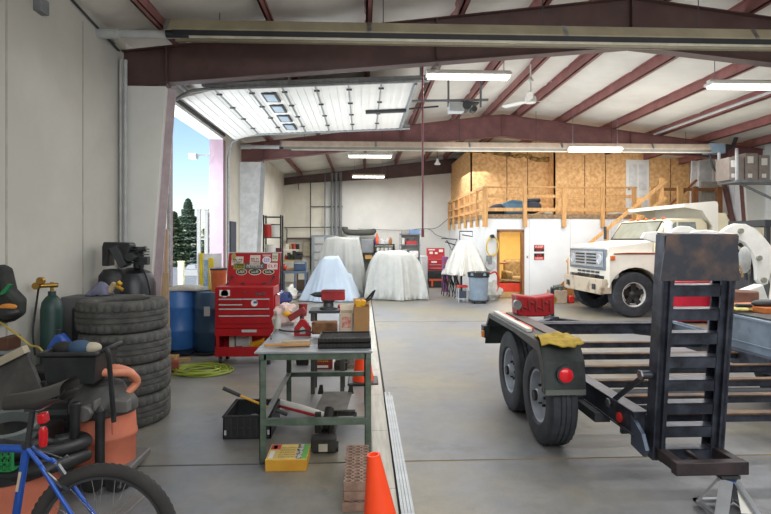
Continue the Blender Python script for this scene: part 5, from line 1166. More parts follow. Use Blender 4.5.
MB().add([v for v in A]+[v+Vector((0, .04, 0)) for v in A], [(0,1,2,3,4),(9,8,7,6,5),(0,5,6,1),(1,6,7,2),(2,7,8,3)]).build('panel_face', mat('panel_dark_grey', '#4c4b49', .7, var=.2), lp_, smooth=0)
MB().bar(P(-30, 377, 4.28), P(26, 349, 4.28), .06, .07, up=(0, 1, 0)).build('top_edge', mat('edge_cream', '#b0a68f', .7), lp_, smooth=0)
for x in (-2.95, -2.5): MB().box(x, x+.04, 4.22, 4.26, 0, .6).build('foot', BLACK, lp_, smooth=0)

# shop vacuum
vx, vy = X_(104, 3.95), 3.95
va = thing('shop_vacuum', 'orange wet-dry shop vacuum with grey lid and orange hose in front of the tyres', 'vacuum', (vx, vy, 0))
OV = mat('vac_orange', '#c9745a', .55, var=.12, scale=3)
MB().lathe([(.19, .09), (.21, .1), (.215, .28), (.222, .29), (.222, .31), (.216, .32), (.208, .46), (.0005, .46)], (vx, vy, 0), 40, fn=lambda k, j, r, h: r*(1+.035*math.cos(4*2*math.pi*k/40))).build('drum', OV, va)
MB().lathe([(.21, .455), (.225, .47), (.225, .52), (.2, .56), (.16, .6), (.13, .66), (.06, .69), (.0005, .695)], (vx, vy, 0), 36, fn=lambda k, j, r, h: r*(1+.04*math.cos(4*2*math.pi*k/36))).build('motor_lid', mat('vac_dark_grey', '#484846', .6, var=.2), va)
MB().cyl((X_(86, 3.7), 3.68, .52), (X_(86, 3.7), 3.8, .52), .045, n=18).cyl((X_(86, 3.7), 3.66, .52), (X_(86, 3.7), 3.7, .52), .055, n=8).boxc((X_(118, 3.72), 3.76, .55), (.12, .08, .08)).box(X_(94, 3.72), X_(97, 3.72), 3.7, 3.78, .5, .6).build('inlet_port', mat('vac_mid_grey', '#6a6966', .5), va, bevel=.006)
MB().box(vx-.25, vx+.25, vy-.2, vy+.22, .05, .1).boxc((vx+.24, vy-.22, .06), (.13, .16, .07), rz=-30).boxc((vx-.24, vy-.22, .06), (.13, .16, .07), rz=30).build('dolly_base', mat('vac_mid_grey', '#6a6966', .5), va, bevel=.01)
for wx_ in (X_(117, 3.66), X_(92, 3.66)): MB().cyl((wx_, 3.64, .075), (wx_, 3.69, .075), .075, n=26).cyl((wx_, 3.63, .075), (wx_, 3.64, .075), .035, n=16).build('rear_wheel', BLACK, va)
for dx in (.26,): MB().cyl((vx+dx-.015, vy-.25, .03), (vx+dx+.015, vy-.25, .03), .03, n=14).build('caster', BLACK, va)
MB().lathe([(.03, .12), (.03, .5), (.036, .5), (.036, .56), (.028, .56), (.0005, .6)], (X_(100, 3.62), 3.62, .0), 18).build('stored_wand', BLACK, va)
pts = [(vx-.05, vy-.12, .74), (vx+.05, vy-.16, .78), (vx+.16, vy-.12, .77), (vx+.24, vy-.02, .74), (vx+.26, vy+.06, .66), (vx+.22, vy+.02, .6), (vx+.16, vy-.05, .57)]
b = MB(); pts = [(p[0]-.05, p[1], p[2]-.01) for p in pts]; b.tube(pts, .027, n=14, smooth=14, rf=lambda i, N: 1+.07*(i % 2)); b.tube([(vx-.06, vy-.02, .72), (vx+.08, vy-.03, .77), (vx+.17, vy+.02, .73), (vx+.19, vy+.05, .68)], .03, n=12, smooth=12, rf=lambda i, N: 1+.07*(i % 2))
b.build('orange_hose', mat('hose_orange', '#cf8465', .55), va)
b = MB().tube([P(106, 350, 3.55), P(108.5, 356, 3.55), P(112, 395, 3.6), P(114, 422, 3.62)], .016, smooth=6); b.build('bar_handle', BLACK, va)
MB().cyl(P(114, 422, 3.62), P(114.5, 434, 3.62), .017).build('bar_tip', OV, va)
# black tote on the vacuum
tt = thing('black_tote', 'open black plastic tote balanced on top of the orange shop vacuum', 'tote', (X_(74, 3.75), 3.8, .7))
x0, x1 = X_(45, 3.7), X_(99, 3.7); zt_, zb_ = Z_(74, 352, 3.65), Z_(74, 386, 3.65); xm = (x0+x1)/2
b = MB()
def rect(z, s_, e=0): 
    w_, d_ = (x1-x0)/2*s_+e, .17*s_+e; return [(xm-w_, 3.82-d_, z), (xm+w_, 3.82-d_, z), (xm+w_, 3.82+d_, z), (xm-w_, 3.82+d_, z)]
rs = [rect(zb_+.01, .7), rect(zb_, .84), rect(zb_+.02, .88), rect(zt_-.03, 1.0), rect(zt_-.03, 1, .02), rect(zt_, 1, .02), rect(zt_, .97), rect(zb_+.03, .84)]
vs = [p for r_ in rs for p in r_]; fs = [(0, 1, 2, 3)]+[(4*i+j, 4*i+(j+1) % 4, 4*i+4+(j+1) % 4, 4*i+4+j) for i in range(7) for j in range(4)]+[(31, 30, 29, 28)]
b.add(vs, fs); b.build('bin', BLACK, tt, bevel=.012)
b = MB().tube([(x1+.0, 3.7, zt_-.02), (x1+.05, 3.72, zt_+.01), (x1+.05, 3.92, zt_+.01), (x1, 3.94, zt_-.02)], .014, smooth=5); b.build('rim_handle', BLACK, tt)
for k, (fx, c_, r_, nm, lab) in enumerate(((.12, '#232323', .06, 'black_filter', 'round black object poking out of the left of the tote'), (.45, '#37506b', .07, 'blue_grey_rag', 'blue-grey cloth lump in the tote middle'), (.68, '#b4ab97', .05, 'pale_rag', 'pale rag in the right of the black tote'))):
    o = MB().sphere((x0+(x1-x0)*fx, 3.84, zt_-.01), r_, 1.3, 1, .8, 12, 8).build(nm, mat(nm, c_, .8)); tag(o, lab, 'rag' if 'rag' in nm else 'filter')
# support for the tote left side: lower grey equipment
lo_ = thing('battery_charger', 'black wheeled equipment box under the tote, left of the orange vacuum', 'equipment', (-2.4, 4.0, 0))
MB().box(X_(45, 4.0), X_(74, 4.0), 3.98, 4.3, .05, .66).build('housing', BLACK, lo_, bevel=.02)
b = MB()
for k in range(5): b.box(X_(48, 4.0), X_(70, 4.0), 3.965, 3.98, .15+.09*k, .19+.09*k)
b.build('vent', DGREY, lo_, smooth=0)
MB().cyl((X_(58, 3.9), 3.9, .12), (X_(58, 3.9), 3.94, .12), .1, n=24).build('wheel', BLACK, lo_)
# stacked hoses, second vacuum, ring
v2x = X_(14, 3.25)
v2 = thing('orange_bucket_vacuum', 'second orange vacuum drum with black rim, behind the blue bicycle frame', 'vacuum', (v2x, 3.25, 0))
MB().lathe([(.2, .02), (.23, .04), (.245, .34), (.0005, .34)], (v2x, 3.25, 0), 36).build('drum', OV, v2)
MB().lathe([(.245, .33), (.265, .34), (.265, .38), (.22, .42), (.0005, .43)], (v2x, 3.25, 0), 36).build('lid', BLACK, v2)
def ribbed(pts, r, name, lab, m__=BLACK):
    P_ = catmull([Vector(p) for p in pts], 22); L_ = []
    o = MB().tube(P_, r, n=14, rf=lambda i, N: 1+.1*(i % 2)).build(name, m__, smooth=60); return tag(o, lab, 'hose')
ribbed([P(-20, 462, 3.1), P(15, 455, 3.1), P(50, 452, 3.15), P(75, 446, 3.3), P(86, 441, 3.5), P(78, 437, 3.65), P(55, 441, 3.6)], .035, 'ribbed_hose', 'upper black ribbed vacuum hose curling right beside the bicycle saddle')
ribbed([P(-20, 476, 3.05), P(20, 474, 3.05), P(55, 466, 3.1), P(78, 458, 3.3), P(86, 455, 3.45)], .034, 'ribbed_hose', 'lower black ribbed vacuum hose running behind the bicycle frame')
ribbed([P(-20, 440, 3.2), P(20, 447, 3.2), P(45, 443, 3.3), P(60, 447, 3.5)], .03, 'ribbed_hose', 'middle black ribbed hose partly behind the saddle post')
fx_ = X_(71, 3.55)
fn_ = MB().lathe([(.08, .0), (.085, .02), (.03, .035), (.03, .2), (.034, .2), (.034, .26), (.026, .27), (.0005, .27)], (fx_, 3.6, Z_(71, 443, 3.6)), 20).build('vacuum_nozzle', BLACK); tag(fn_, 'upright black vacuum nozzle tube between saddle and orange vacuum', 'nozzle')
o = MB().lathe([(.13, -.02), (.165, -.02), (.165, .05), (.15, .06), (.13, .05)], (0, 0, 0), 32, closed=True).build('grey_ring_pan', mat('ring_grey', '#5b6260', .5)); o.location = P(8, 430, 3.35); o.rotation_euler = (R(12), R(8), 0); tag(o, 'round grey open pan tilted behind the bicycle saddle', 'pan')
o = MB().lathe([(.03, -.03), (.1, -.03), (.12, 0), (.1, .03), (.03, .03)], (0, 0, 0), 24, 'Y').build('spare_wheel', BLACK); o.location = P(22, 418, 3.6); tag(o, 'small black wheel behind the grey ring pan', 'wheel')
o = MB(); q0 = P(-18, 470, 3.0); q1 = P(13, 450, 3.0)
for i in range(6):
    t = i/5; o.box(q0.x+(q1.x-q0.x)*t-.006, q0.x+(q1.x-q0.x)*t+.006, 2.98, 3.0, q0.z, q1.z)
for i in range(4):
    t = i/3; o.box(q0.x, q1.x, 2.98, 3.0, q0.z+(q1.z-q0.z)*t-.006, q0.z+(q1.z-q0.z)*t+.006)
o.box(q0.x, q1.x, 3.0, 3.05, q0.z-.01, q0.z)
o = o.build('green_crate', mat('crate_green', '#2a8a4c', .5), smooth=0); tag(o, 'bright green plastic lattice crate at the left edge behind the bicycle', 'crate')
o = MB().box(v2x-.5, X_(40, 3.6), 3.55, 3.9, 0, .42).build('equipment_box', mat('dark_box', '#242424', .6), bevel=.02); tag(o, 'low dark box behind the ribbed hoses at the lower left', 'box')

# drums by the door
def drum(px, Y, r, h, m__, lab, lid=None):
    x = X_(px, Y); t = thing('plastic_drum', lab, 'drum', (x, Y, .04))
    z = .04
    MB().lathe([(r*.9, z), (r*.97, z+.03), (r*.97, z+.25), (r, z+.27), (r, z+.31), (r*.97, z+.33), (r*.97, z+.6), (r, z+.62), (r, z+.66), (r*.97, z+.68), (r*.97, h-.04), (r*.93, h), (r*.88, h), (r*.88, h-.02), (.0005, h-.02)], (x, Y, 0), 36).build('shell', m__, t)
    MB().lathe([(.035, h-.02), (.035, h+.005), (.0005, h+.005)], (x+r*.5, Y-.1, 0), 14).build('bung', BLACK, t)
    return t
drum(179, 8.35, .3, .93, BLUE, 'bright blue plastic drum in front of the open garage door')
drum(214, 8.2, .29, .92, DBLUE, 'dark blue plastic drum between the bright drum and red toolbox')
o = MB().box(X_(204, 7.9), X_(210, 7.9), 7.895, 7.9, .58, .72).build('drum_label', LGREY); 
o.parent = bpy.data.objects['plastic_drum.001']; o.location = -Vector(o.parent.location)
pb = MB()
for k in range(5): pb.box(-3.1+.33*k, -2.85+.33*k, 7.85, 8.7, .025, .038)
for y in (7.9, 8.6): pb.box(-3.1, -1.6, y, y+.06, 0, .025)
o = pb.build('black_pallet', BLACK, smooth=0); tag(o, 'black flat pallet under the two blue drums', 'pallet')
b = MB().grid(lambda u, v: (X_(169.5, 8.2)+(X_(200, 8.2)-X_(169.5, 8.2))*u, 8.05+.45*v, .94+.07*math.sin(math.pi*min(1, max(0, v)))**.5*math.sin(math.pi*u)**.25+.008*noise.noise(Vector((u*8, v*8, 0)))), 24, 12)
o = b.build('grey_sack', mat('sack_grey', '#a5a39b', .8), smooth=180, thick=.01, fixn=False); tag(o, 'flat grey sack lying on top of the bright blue drum', 'sack')
bucket(X_(218.5, 8.15), 8.15, .921, .12, .34, mat('bucket_orange', '#c9693a', .5), 'orange bucket with black lid on the dark blue drum', BLACK)
sp = thing('sign_panel', 'white panel with yellow uprights and pale blue print standing before the open door', 'panel', (X_(209, 8.7), 8.75, 0))
ya = 8.75
MB().box(X_(197.5, ya), X_(221.5, ya), ya, ya+.03, 0, Z_(209, 253.5, ya)).build('board', mat('panel_white', '#e4ebee', .5), sp, smooth=0)
for a, b_, t in ((200, 203, 253), (209, 213.5, 258)): MB().box(X_(a, ya), X_(b_, ya), ya-.03, ya, 0, Z_(205, t, ya)).build('yellow_upright', mat('bright_yellow', '#e8cf2e', .5), sp, smooth=0)
MB().box(X_(203.6, ya), X_(208.5, ya), ya-.005, ya, .95, Z_(205, 260, ya)).build('blue_print', mat('print_blue', '#8fb9dc', .5, col2='#c5dbe8', scale=9), sp, smooth=0)
# rope and blocks
rx, ry = X_(200, 6.95), 6.95
b = MB(); pts = []
random.seed(21)
for k in range(9*20):
    a = 2*math.pi*k/20; loop = k//20; rr = .17+.02*loop+.03*math.sin(k*.13+loop)
    pts.append((rx+.06*math.sin(loop*1.7)+rr*1.2*math.cos(a), ry+.05*math.cos(loop*2.1)+rr*.9*math.sin(a), .014+.009*(loop % 4)+.006*math.sin(k*1.1)))
pts += [(rx+.3, ry+.3, .012), (rx+.0, ry+.45, .012), (rx-.3, ry+.35, .012)]
o = MB().tube(pts, .0115, n=7).build('coiled_air_hose', mat('lime_hose', '#8d9a38', .5)); tag(o, 'coiled yellow-green air hose lying on the floor left of the toolbox', 'hose')
for k, (px, y, sz, c_, lab) in enumerate(((171, 7.45, (.16, .2, .1), '#b28a58', 'tan wood block on the floor behind the tyre stack'), (175, 7.0, (.1, .14, .13), '#8c4636', 'reddish-brown block beside the tyre stack on the floor'), (179, 7.5, (.3, .09, .05), '#a98c63', 'flat tan wood offcut on the floor near the blue drum'))):
    o = MB().boxc((X_(px, y), y, sz[2]/2), sz, rz=15*k).build('wood_block', mat('block_%s' % ['tan', 'brown', 'flat'][k], c_, .75), bevel=.005); tag(o, lab, 'block')

# ================================================================ RED ROLLING TOOLBOX
TY = 7.27; x0, x1 = X_(215, TY), X_(273.6, TY); D_ = .46
tx = thing('rolling_toolbox', 'red rolling toolbox with drawers, its sticker-covered lid raised, before the open door', 'toolbox', ((x0+x1)/2, TY, 0))
def zz_(py): return Z_(244, py, TY)
zt_ = zz_(287); za = zz_(328.5); 
MB().box(x0, x1, TY, TY+D_, za, zt_).build('cabinet', RED, tx, bevel=.008)
for (fa, fb, pt, pb_) in ((.07, .47, 298.5, 303.2), (.07, .47, 304, 307.5), (.48, .93, 298.5, 307.5), (.07, .93, 308.3, 314.5), (.07, .93, 315.2, 323.5)):
    dx0_, dx1_ = x0+fa*(x1-x0), x0+fb*(x1-x0)
    do = MB().box(dx0_, dx1_, TY-.012, TY, zz_(pb_), zz_(pt)).build('drawer', RED, tx, bevel=.003)
    MB().box(dx0_, dx1_, TY-.022, TY-.012, zz_(pt)-.016, zz_(pt)).build('drawer_pull', LGREY, do, smooth=0)
MB().box(x0+.06, x0+.2, TY-.006, TY, zz_(296), zz_(290)).cyl((x0+.13, TY-.006, zz_(293.5)), (x0+.13, TY, zz_(293.5)), .05, n=20).build('oval_badge', PAPER, tx)
MB().box(x1-.25, x1-.11, TY-.006, TY, zz_(295), zz_(293)).build('maker_plate', CHROME, tx, smooth=0)
MB().cyl((x0+.4, TY-.01, zz_(293)), (x0+.4, TY, zz_(293)), .012).build('lock', CHROME, tx)
st1 = MB().cyl((x0+.53, TY-.016, zz_(303)), (x0+.53, TY-.0125, zz_(303)), .045, n=20).build('round_sticker', PAPER, tx)
MB().boxc((x0+.545, TY-.017, zz_(303)+.01), (.05, .002, .03)).build('blue_print', mat('navy_print', '#3a4f9a', .5), st1, smooth=0)
# open lower bay
sb = MB()
for x in (x0, x1-.05): sb.box(x, x+.05, TY, TY+.04, .13, za).box(x, x+.05, TY+D_-.04, TY+D_, .13, za)
sb.box(x0, x0+.012, TY, TY+D_, .13, za); sb.box(x0, x1, TY+D_-.012, TY+D_, .13, za-.02)
sb.box(x0, x1, TY, TY+D_, .13, .15).box(x0, x1, TY-.008, TY, .12, .25).box(x0, x1, TY-.008, TY, za-.1, za)
sb.build('lower_bay', RED, tx, smooth=0)
MB().box(x0+.36, x0+.56, TY-.012, TY-.008, za-.05, za-.015).build('rating_plate', LGREY, tx, smooth=0)
MB().box(x1, x1+.02, TY+.03, TY+D_-.03, .55, zt_-.12).build('side_tray', RED, tx, bevel=.004)
MB().tube([(x1+.02, TY+.06, .95), (x1+.06, TY+.06, .96), (x1+.06, TY+.4, .96), (x1+.02, TY+.4, .95)], .012, smooth=3).build('push_handle', CHROME, tx)
for x in (x0+.07, x1-.07):
    for y in (TY+.05, TY+D_-.05):
        w_ = MB().cyl((x-.018, y, .055), (x+.018, y, .055), .055, n=20).build('caster', BLACK, tx); MB().box(x-.03, x-.02, y-.03, y+.03, .05, .12).box(x+.02, x+.03, y-.03, y+.03, .05, .12).box(x-.03, x+.03, y-.03, y+.03, .115, .125).build('caster_fork', STEEL, w_, smooth=0)
# lid
lt = Z_(250, 252.7, TY+D_+.12); yb, yt = TY+D_-.01, TY+D_+.12
ll = MB().add([(x0+.04, yb, zt_), (x1+.0, yb, zt_), (x1+.0, yt, lt), (x0+.04, yt, lt), (x0+.04, yb+.05, zt_), (x1, yb+.05, zt_), (x1, yt+.05, lt), (x0+.04, yt+.05, lt)], [(0,1,2,3),(7,6,5,4),(0,4,5,1),(3,2,6,7),(0,3,7,4),(1,5,6,2)])
lo2 = ll.build('lid', RED, tx, bevel=.004)
MB().box(x0+.03, x1+.01, yt-.006, yt+.056, lt-.005, lt+.008).build('lid_edge', LGREY, lo2, smooth=0)
LW, LH = x1-x0-.04, math.hypot(lt-zt_, yt-yb); lang = math.degrees(math.atan2(yt-yb, lt-zt_))
LM = Matrix.Translation((x0+.04, yb-.004, zt_)) @ Matrix.Rotation(R(90-lang), 4, 'X')
def sticker(u, v, w_, h_, c1, txt, c2, name='sticker', oval=False):
    b = MB(LM)
    if oval: b.add([(u*LW+w_/2*math.cos(a*math.pi/12), v*LH+h_/2*math.sin(a*math.pi/12), .001 if txt == '' else .002) for a in range(24)], [tuple(range(24))])
    else: b.add([(u*LW-w_/2, v*LH-h_/2, .001), (u*LW+w_/2, v*LH-h_/2, .001), (u*LW+w_/2, v*LH+h_/2, .001), (u*LW-w_/2, v*LH+h_/2, .001)], [(0, 1, 2, 3)])
    o = b.build(name, mat('st_'+c1.strip('#'), c1, .5, var=.03), lo2, smooth=0, fixn=False)
    if txt:
        t = scribble('print', w_*(.62 if oval else .84), h_*.42, mat('st_'+c2.strip('#'), c2, .5, var=.03), o, LM @ Matrix.Translation((u*LW, v*LH, .003)), n=max(3, len(txt)), seed=int(u*100))
sticker(.18, .74, .17, .13, '#cfc8b8', 'abcde', '#3a3f3a'); sticker(.10, .88, .07, .1, '#b59a5c', '', '#000000', oval=True)
sticker(.52, .76, .15, .15, '#d3c6bb', 'abcde', '#8a4a44'); sticker(.52, .63, .15, .045, '#cdbfae', '', '#000000')
sticker(.74, .91, .12, .03, '#c99a98', '', '#000000'); sticker(.745, .76, .13, .11, '#d8d4dc', 'abc', '#5a5aa0', oval=True)
sticker(.905, .85, .085, .12, '#cfcdb8', 'abc', '#5a6a4a')
sticker(.22, .565, .16, .09, '#8f8a2e', 'abcd', '#2a2a20'); sticker(.52, .57, .29, .1, '#4f5350', 'abcdefg', '#c5c8c2'); sticker(.86, .57, .15, .1, '#ded2cc', 'abc', '#b03038')
sticker(.27, .39, .16, .1, '#c9bfa8', '', '#000000', oval=True); sticker(.27, .39, .14, .08, '#3c4038', 'abcd', '#d8d2c0', oval=True)
sticker(.53, .39, .18, .1, '#d3cdb4', '', '#000000', oval=True); sticker(.53, .39, .16, .075, '#26302c', 'abcde', '#d8d2c0', oval=True)
sticker(.79, .39, .17, .09, '#d3cdb4', '', '#000000', oval=True); sticker(.79, .39, .15, .07, '#2f332c', 'abcd', '#e0dcc8', oval=True)
for u in (.1, .9):
    a = LM @ Vector((u*LW, .23*LH, .01)); MB().bar(a, (a.x-.03, TY+.25, zt_+.01), .012, .012).cyl(a, a+Vector((0, -.02, 0)), .014).build('gas_strut', BLACK, tx)
for u in (.32, .72):
    a = LM @ Vector((u*LW, .02*LH, .01)); MB().boxc(a, (.05, .03, .02)).build('hinge', BLACK, lo2)
# contents of the lower bay
dr_ = thing('cordless_drill', 'yellow and black cordless drill in the open lower bay of the toolbox', 'drill', (x0+.55, TY+.2, .15))
b = MB().cyl((x0+.45, TY+.15, .24), (x0+.64, TY+.15, .3), .04).bar((x0+.52, TY+.15, .24), (x0+.5, TY+.15, .17), .05, .06); b.build('body', YEL, dr_)
MB().cyl((x0+.64, TY+.15, .3), (x0+.71, TY+.15, .32), .025).boxc((x0+.5, TY+.15, .175), (.1, .08, .045)).build('chuck', BLACK, dr_)
for k, (a, w_, h_, c_, nm, lab) in enumerate(((.22, .2, .22, '#b9bcb8', 'clear_bin', 'clear grey parts bin at the left of the toolbox lower bay'), (.4, .14, .1, '#c9972e', 'yellow_case', 'yellow tool case beside the drill in the toolbox bay'), (.12, .08, .2, '#cfcac0', 'white_bottle', 'white bottle at the far left of the toolbox lower bay'))):
    o = MB().box(x0+a, x0+a+w_, TY+.22+.02*k, TY+.38, .151, .151+h_).build(nm, mat(nm+'_m', c_, .5), bevel=.012); tag(o, lab, 'bin' if k == 0 else ('case' if k == 1 else 'bottle'))
random.seed(4)
b = MB()
for k in range(14): b.boxc((x0+.12+random.random()*.4, TY+.04+random.random()*.12, .18+random.random()*.04), (random.uniform(.04, .12), .03, .03), rz=random.uniform(0, 90))
o = b.build('loose_tools', mat('tool_mix', '#2b2725', .5, col2='#8f3a2e', scale=14)); tag(o, 'jumble of small dark hand tools in front of the toolbox lower bay', 'tools', kind='stuff')

# ================================================================ BICYCLE
BYY = 2.47
bk = thing('bicycle', 'blue mountain bicycle with black saddle and red rear light in the lower left corner', 'bicycle', (X_(103, BYY), BYY, 0))
BL = mat('bike_blue', '#2450a4', .35, .2, var=.1)
hub = Vector((X_(103, BYY), BYY, .342))
def bw(c):
    def kn(k, j, r, h): return r
    prof = []
    tr_, tw = .028, .028
    b = MB(); vs = []
    N, M = 120, 12
    for k in range(N):
        a = 2*math.pi*k/N
        for j in range(M):
            t = 2*math.pi*j/M; rr = .308+tr_*math.cos(t); kn_ = .006 if (math.cos(t) > .3 and (k+(j % 2)) % 2) else 0
            rr += kn_
            vs.append((c.x+rr*math.cos(a), c.y+tw*math.sin(t), c.z+rr*math.sin(a)))
    fs = [(k*M+j, ((k+1) % N)*M+j, ((k+1) % N)*M+(j+1) % M, k*M+(j+1) % M) for k in range(N) for j in range(M)]
    b.add(vs, fs); w_ = b.build('wheel', mat('bike_tyre', '#2d2c2b', .8, var=.2), bk, smooth=40)
    MB().lathe([(.285, -.012), (.285, .012), (.27, .01), (.268, 0), (.27, -.01)], c, 72, 'Y', closed=True).build('rim', mat('rim_dark', '#55585b', .35, .7), w_)
    s_ = MB()
    for k in range(32):
        a = 2*math.pi*k/32; o_ = .9 if k % 4 < 2 else -.9; sd = 1 if k % 2 else -1
        s_.cyl(c+Vector((.022*math.cos(a+o_), .03*sd, .022*math.sin(a+o_))), c+Vector((.27*math.cos(a), .003*sd, .27*math.sin(a))), .0013, n=5, caps=False)
    s_.build('spokes', CHROME, w_)
    MB().cyl(c-Vector((0, .05, 0)), c+Vector((0, .05, 0)), .018).build('hub', STEEL, w_)
    return w_
bw(hub)
front_ = hub+Vector((-1.05, 0, 0)); bw(front_)
sc_ = P(27, 447, BYY); bb = P(12, 541, BYY); hd = sc_+Vector((-.58, 0, .02)); hd2 = hd+Vector((-.05, 0, -.13))
b = MB().tube([sc_+Vector((0, 0, .01)), bb], .017, n=14); b.tube([sc_+Vector((.01, 0, -.01)), hd], .017, n=14); b.tube([bb, hd2], .02, n=14); b.tube([hd+Vector((.01, 0, .04)), hd2-Vector((.01, 0, .03))], .02, n=14)
for s in (-1, 1):
    b.tube([sc_+Vector((.01, .012*s, -.005)), P(44, 462, BYY)+Vector((0, .03*s, 0)), P(52, 470, BYY)+Vector((0, .045*s, 0)), hub+Vector((-.03, .062*s, .02)), hub+Vector((0, .062*s, 0))], .0095, n=10, smooth=6)
    b.tube([bb+Vector((0, .03*s, 0)), bb+Vector((.08, .05*s, 0)), hub+Vector((0, .062*s, 0))], .010, n=10, smooth=4)
b.cyl(bb-Vector((0, .035, 0)), bb+Vector((0, .035, 0)), .022)
b.tube([hd2+Vector((0, 0, -.02)), hd2+Vector((-.02, .05, -.1)), front_+Vector((0, .055, 0))], .013, n=8, smooth=4); b.tube([hd2+Vector((0, 0, -.02)), hd2+Vector((-.02, -.05, -.1)), front_+Vector((0, -.055, 0))], .013, n=8, smooth=4)
b.build('frame', BL, bk, smooth=60)
o = MB().boxc(P(21, 480, BYY)+Vector((0, -.018, 0)), (.012, .002, .09), ry=10).build('frame_decal', mat('decal_tan', '#b9a58f', .6), bk, smooth=0)
sp_ = P(31, 425, BYY)
MB().tube([sc_+Vector((0, 0, -.02)), P(33, 407, BYY)], .0135).cyl(sc_+Vector((0, 0, -.005)), sc_+Vector((0.002, 0, .02)), .021).boxc(P(33, 407, BYY), (.05, .05, .03)).build('seat_post', BLACK, bk)
# saddle
sd0, sd1 = P(6, 402, BYY), P(70, 390, BYY)
def sad(u, v):   # u along nose->tail (nose left), v across
    L_ = sd0.lerp(sd1, u); w_ = .028+.055*(u**1.6); a = math.pi*(v)
    return (L_.x, BYY - w_*math.cos(a), L_.z - .012 + (.045+.01*u)*math.sin(a)**.5 + .012*u*u - .02*math.sin(math.pi*u)*.5)
b = MB().grid(sad, 26, 12); n0 = len(b.v)
b.grid(lambda u, v: (sad(u, v)[0], sad(u, v)[1], sd0.lerp(sd1, u).z-.012-(.05*math.sin(math.pi*v)*(1-abs(u-.5)))), 26, 12)
b.build('saddle', mat('saddle_black', '#353331', .45, var=.15), bk, smooth=50)
b = MB()
for s in (-1, 1): b.tube([sd0+Vector((.04, .015*s, -.01)), P(25, 408, BYY)+Vector((0, .02*s, 0)), P(45, 408, BYY)+Vector((0, .02*s, 0)), sd1+Vector((-.04, .03*s, -.01))], .0035, smooth=5)
b.build('saddle_rail', STEEL, bk)
b = MB().boxc(P(44.5, 417, BYY)+Vector((0, -.01, 0)), (.036, .045, .048), ry=-8); b.build('upper_reflector', mat('red_lens', '#b3121c', .2, emit=.08), bk, bevel=.008)
MB().lathe([(.0005, -.045), (.014, -.043), (.018, -.03), (.018, .03), (.012, .045), (.0005, .046)], P(44.5, 436, BYY)+Vector((0, -.01, 0)), 14).build('rear_light', mat('red_lens', '#b3121c', .2, emit=.08), bk)
MB().cyl(P(33, 430, BYY), P(43, 430, BYY), .006).build('light_clamp', BLACK, bk)
b = MB()
for s in (-1, 1):
    b.bar(P(50, 468, BYY)+Vector((0, .04*s, 0)), P(62, 460, BYY)+Vector((0, .045*s, 0)), .012, .012); b.tube([P(62, 460, BYY)+Vector((0, .045*s, 0)), P(69, 458, BYY), ], .004)
    b.boxc(P(66, 484, BYY)+Vector((0, .02*s, 0)), (.05, .012, .014), ry=35)
    b.bar(P(52, 468, BYY)+Vector((0, .045*s, 0)), P(66, 484, BYY)+Vector((0, .03*s, 0)), .014, .01)
b.tube([P(30, 447, BYY), P(45, 452, BYY), P(62, 458, BYY)], .003, smooth=5)
b.build('brake_arms', mat('brake_metal', '#77797b', .3, .8), bk)
MB().lathe([(.0005, .03), (.05, .03), (.05, .034), (.042, .038), (.042, .045), (.03, .05), (.0005, .05)], hub-Vector((0, .08, 0)), 24, 'Y').build('cassette', STEEL, bk)
cr = MB().lathe([(.075, -.003), (.085, 0), (.075, .003)], bb-Vector((0, .05, 0)), 36, 'Y', closed=True)
for k in range(5): a = k*1.2566; cr.bar(bb-Vector((0, .05, 0)), bb+Vector((.078*math.cos(a), -.05, .078*math.sin(a))), .012, .006, up=(0, 1, 0))
cr.bar(bb-Vector((0, .06, 0)), bb+Vector((.1, -.065, .13)), .02, .012, up=(0, 1, 0)).bar(bb+Vector((0, .06, 0)), bb+Vector((-.1, .065, -.13)), .02, .012, up=(0, 1, 0)).boxc(bb+Vector((.1, -.12, .13)), (.09, .1, .02)).boxc(bb+Vector((-.1, .12, -.13)), (.09, .1, .02))
cr.build('crankset', STEEL, bk)
b = MB().tube([bb+Vector((0, -.05, .085)), hub+Vector((0, -.05, .04)), hub+Vector((.04, -.05, 0)), hub+Vector((0, -.05, -.05)), bb+Vector((0, -.05, -.085))], .004, n=5); b.build('chain', DGREY, bk)
hb = hd+Vector((-.06, 0, .12))
MB().tube([hb+Vector((0, -.3, .01)), hb+Vector((-.02, 0, 0)), hb+Vector((0, .3, .01))], .012, smooth=4).tube([hd+Vector((0, 0, .03)), hb+Vector((-.02, 0, 0))], .015).build('handlebar', BLACK, bk)
for s in (-1, 1): MB().cyl(hb+Vector((0, .3*s, .01)), hb+Vector((0, .19*s, .008)), .016).build('grip', BLACK, bk)
# kick-stand so the machine rests upright
MB().bar(bb+Vector((.05, 0, -.01)), bb+Vector((.12, -.16, -.268)), .012, .012).build('kickstand', STEEL, bk)
# ================================================================ GREEN WORK TABLE
BY0, BY1 = 4.06, 5.56; bx0, bx1 = X_(254.5, BY0), X_(372.5, BY0); TZ = .85
wt = thing('work_table', 'green steel welding table with a pale sheet-metal top in the middle foreground', 'table', ((bx0+bx1)/2, 4.8, 0))
MB().box(bx0, bx1, BY0-.01, BY1+.01, TZ-.014, TZ).build('table_top', mat('sheet_top', '#aab0b5', .35, .5, var=.12, scale=5), wt, bevel=.002)
TX = mat('green_worn', '#47584a', .5, var=.2, scale=9, col2='#5f6d61')
b = MB(); b.box(bx0+.03, bx1-.01, BY0+.01, BY0+.05, TZ-.065, TZ-.015).box(bx0+.03, bx1-.01, BY1-.05, BY1-.01, TZ-.065, TZ-.015).box(bx0+.03, bx0+.07, BY0, BY1, TZ-.06, TZ-.015).box(bx1-.05, bx1-.01, BY0, BY1, TZ-.06, TZ-.015)
b.build('apron', TX, wt, smooth=0)
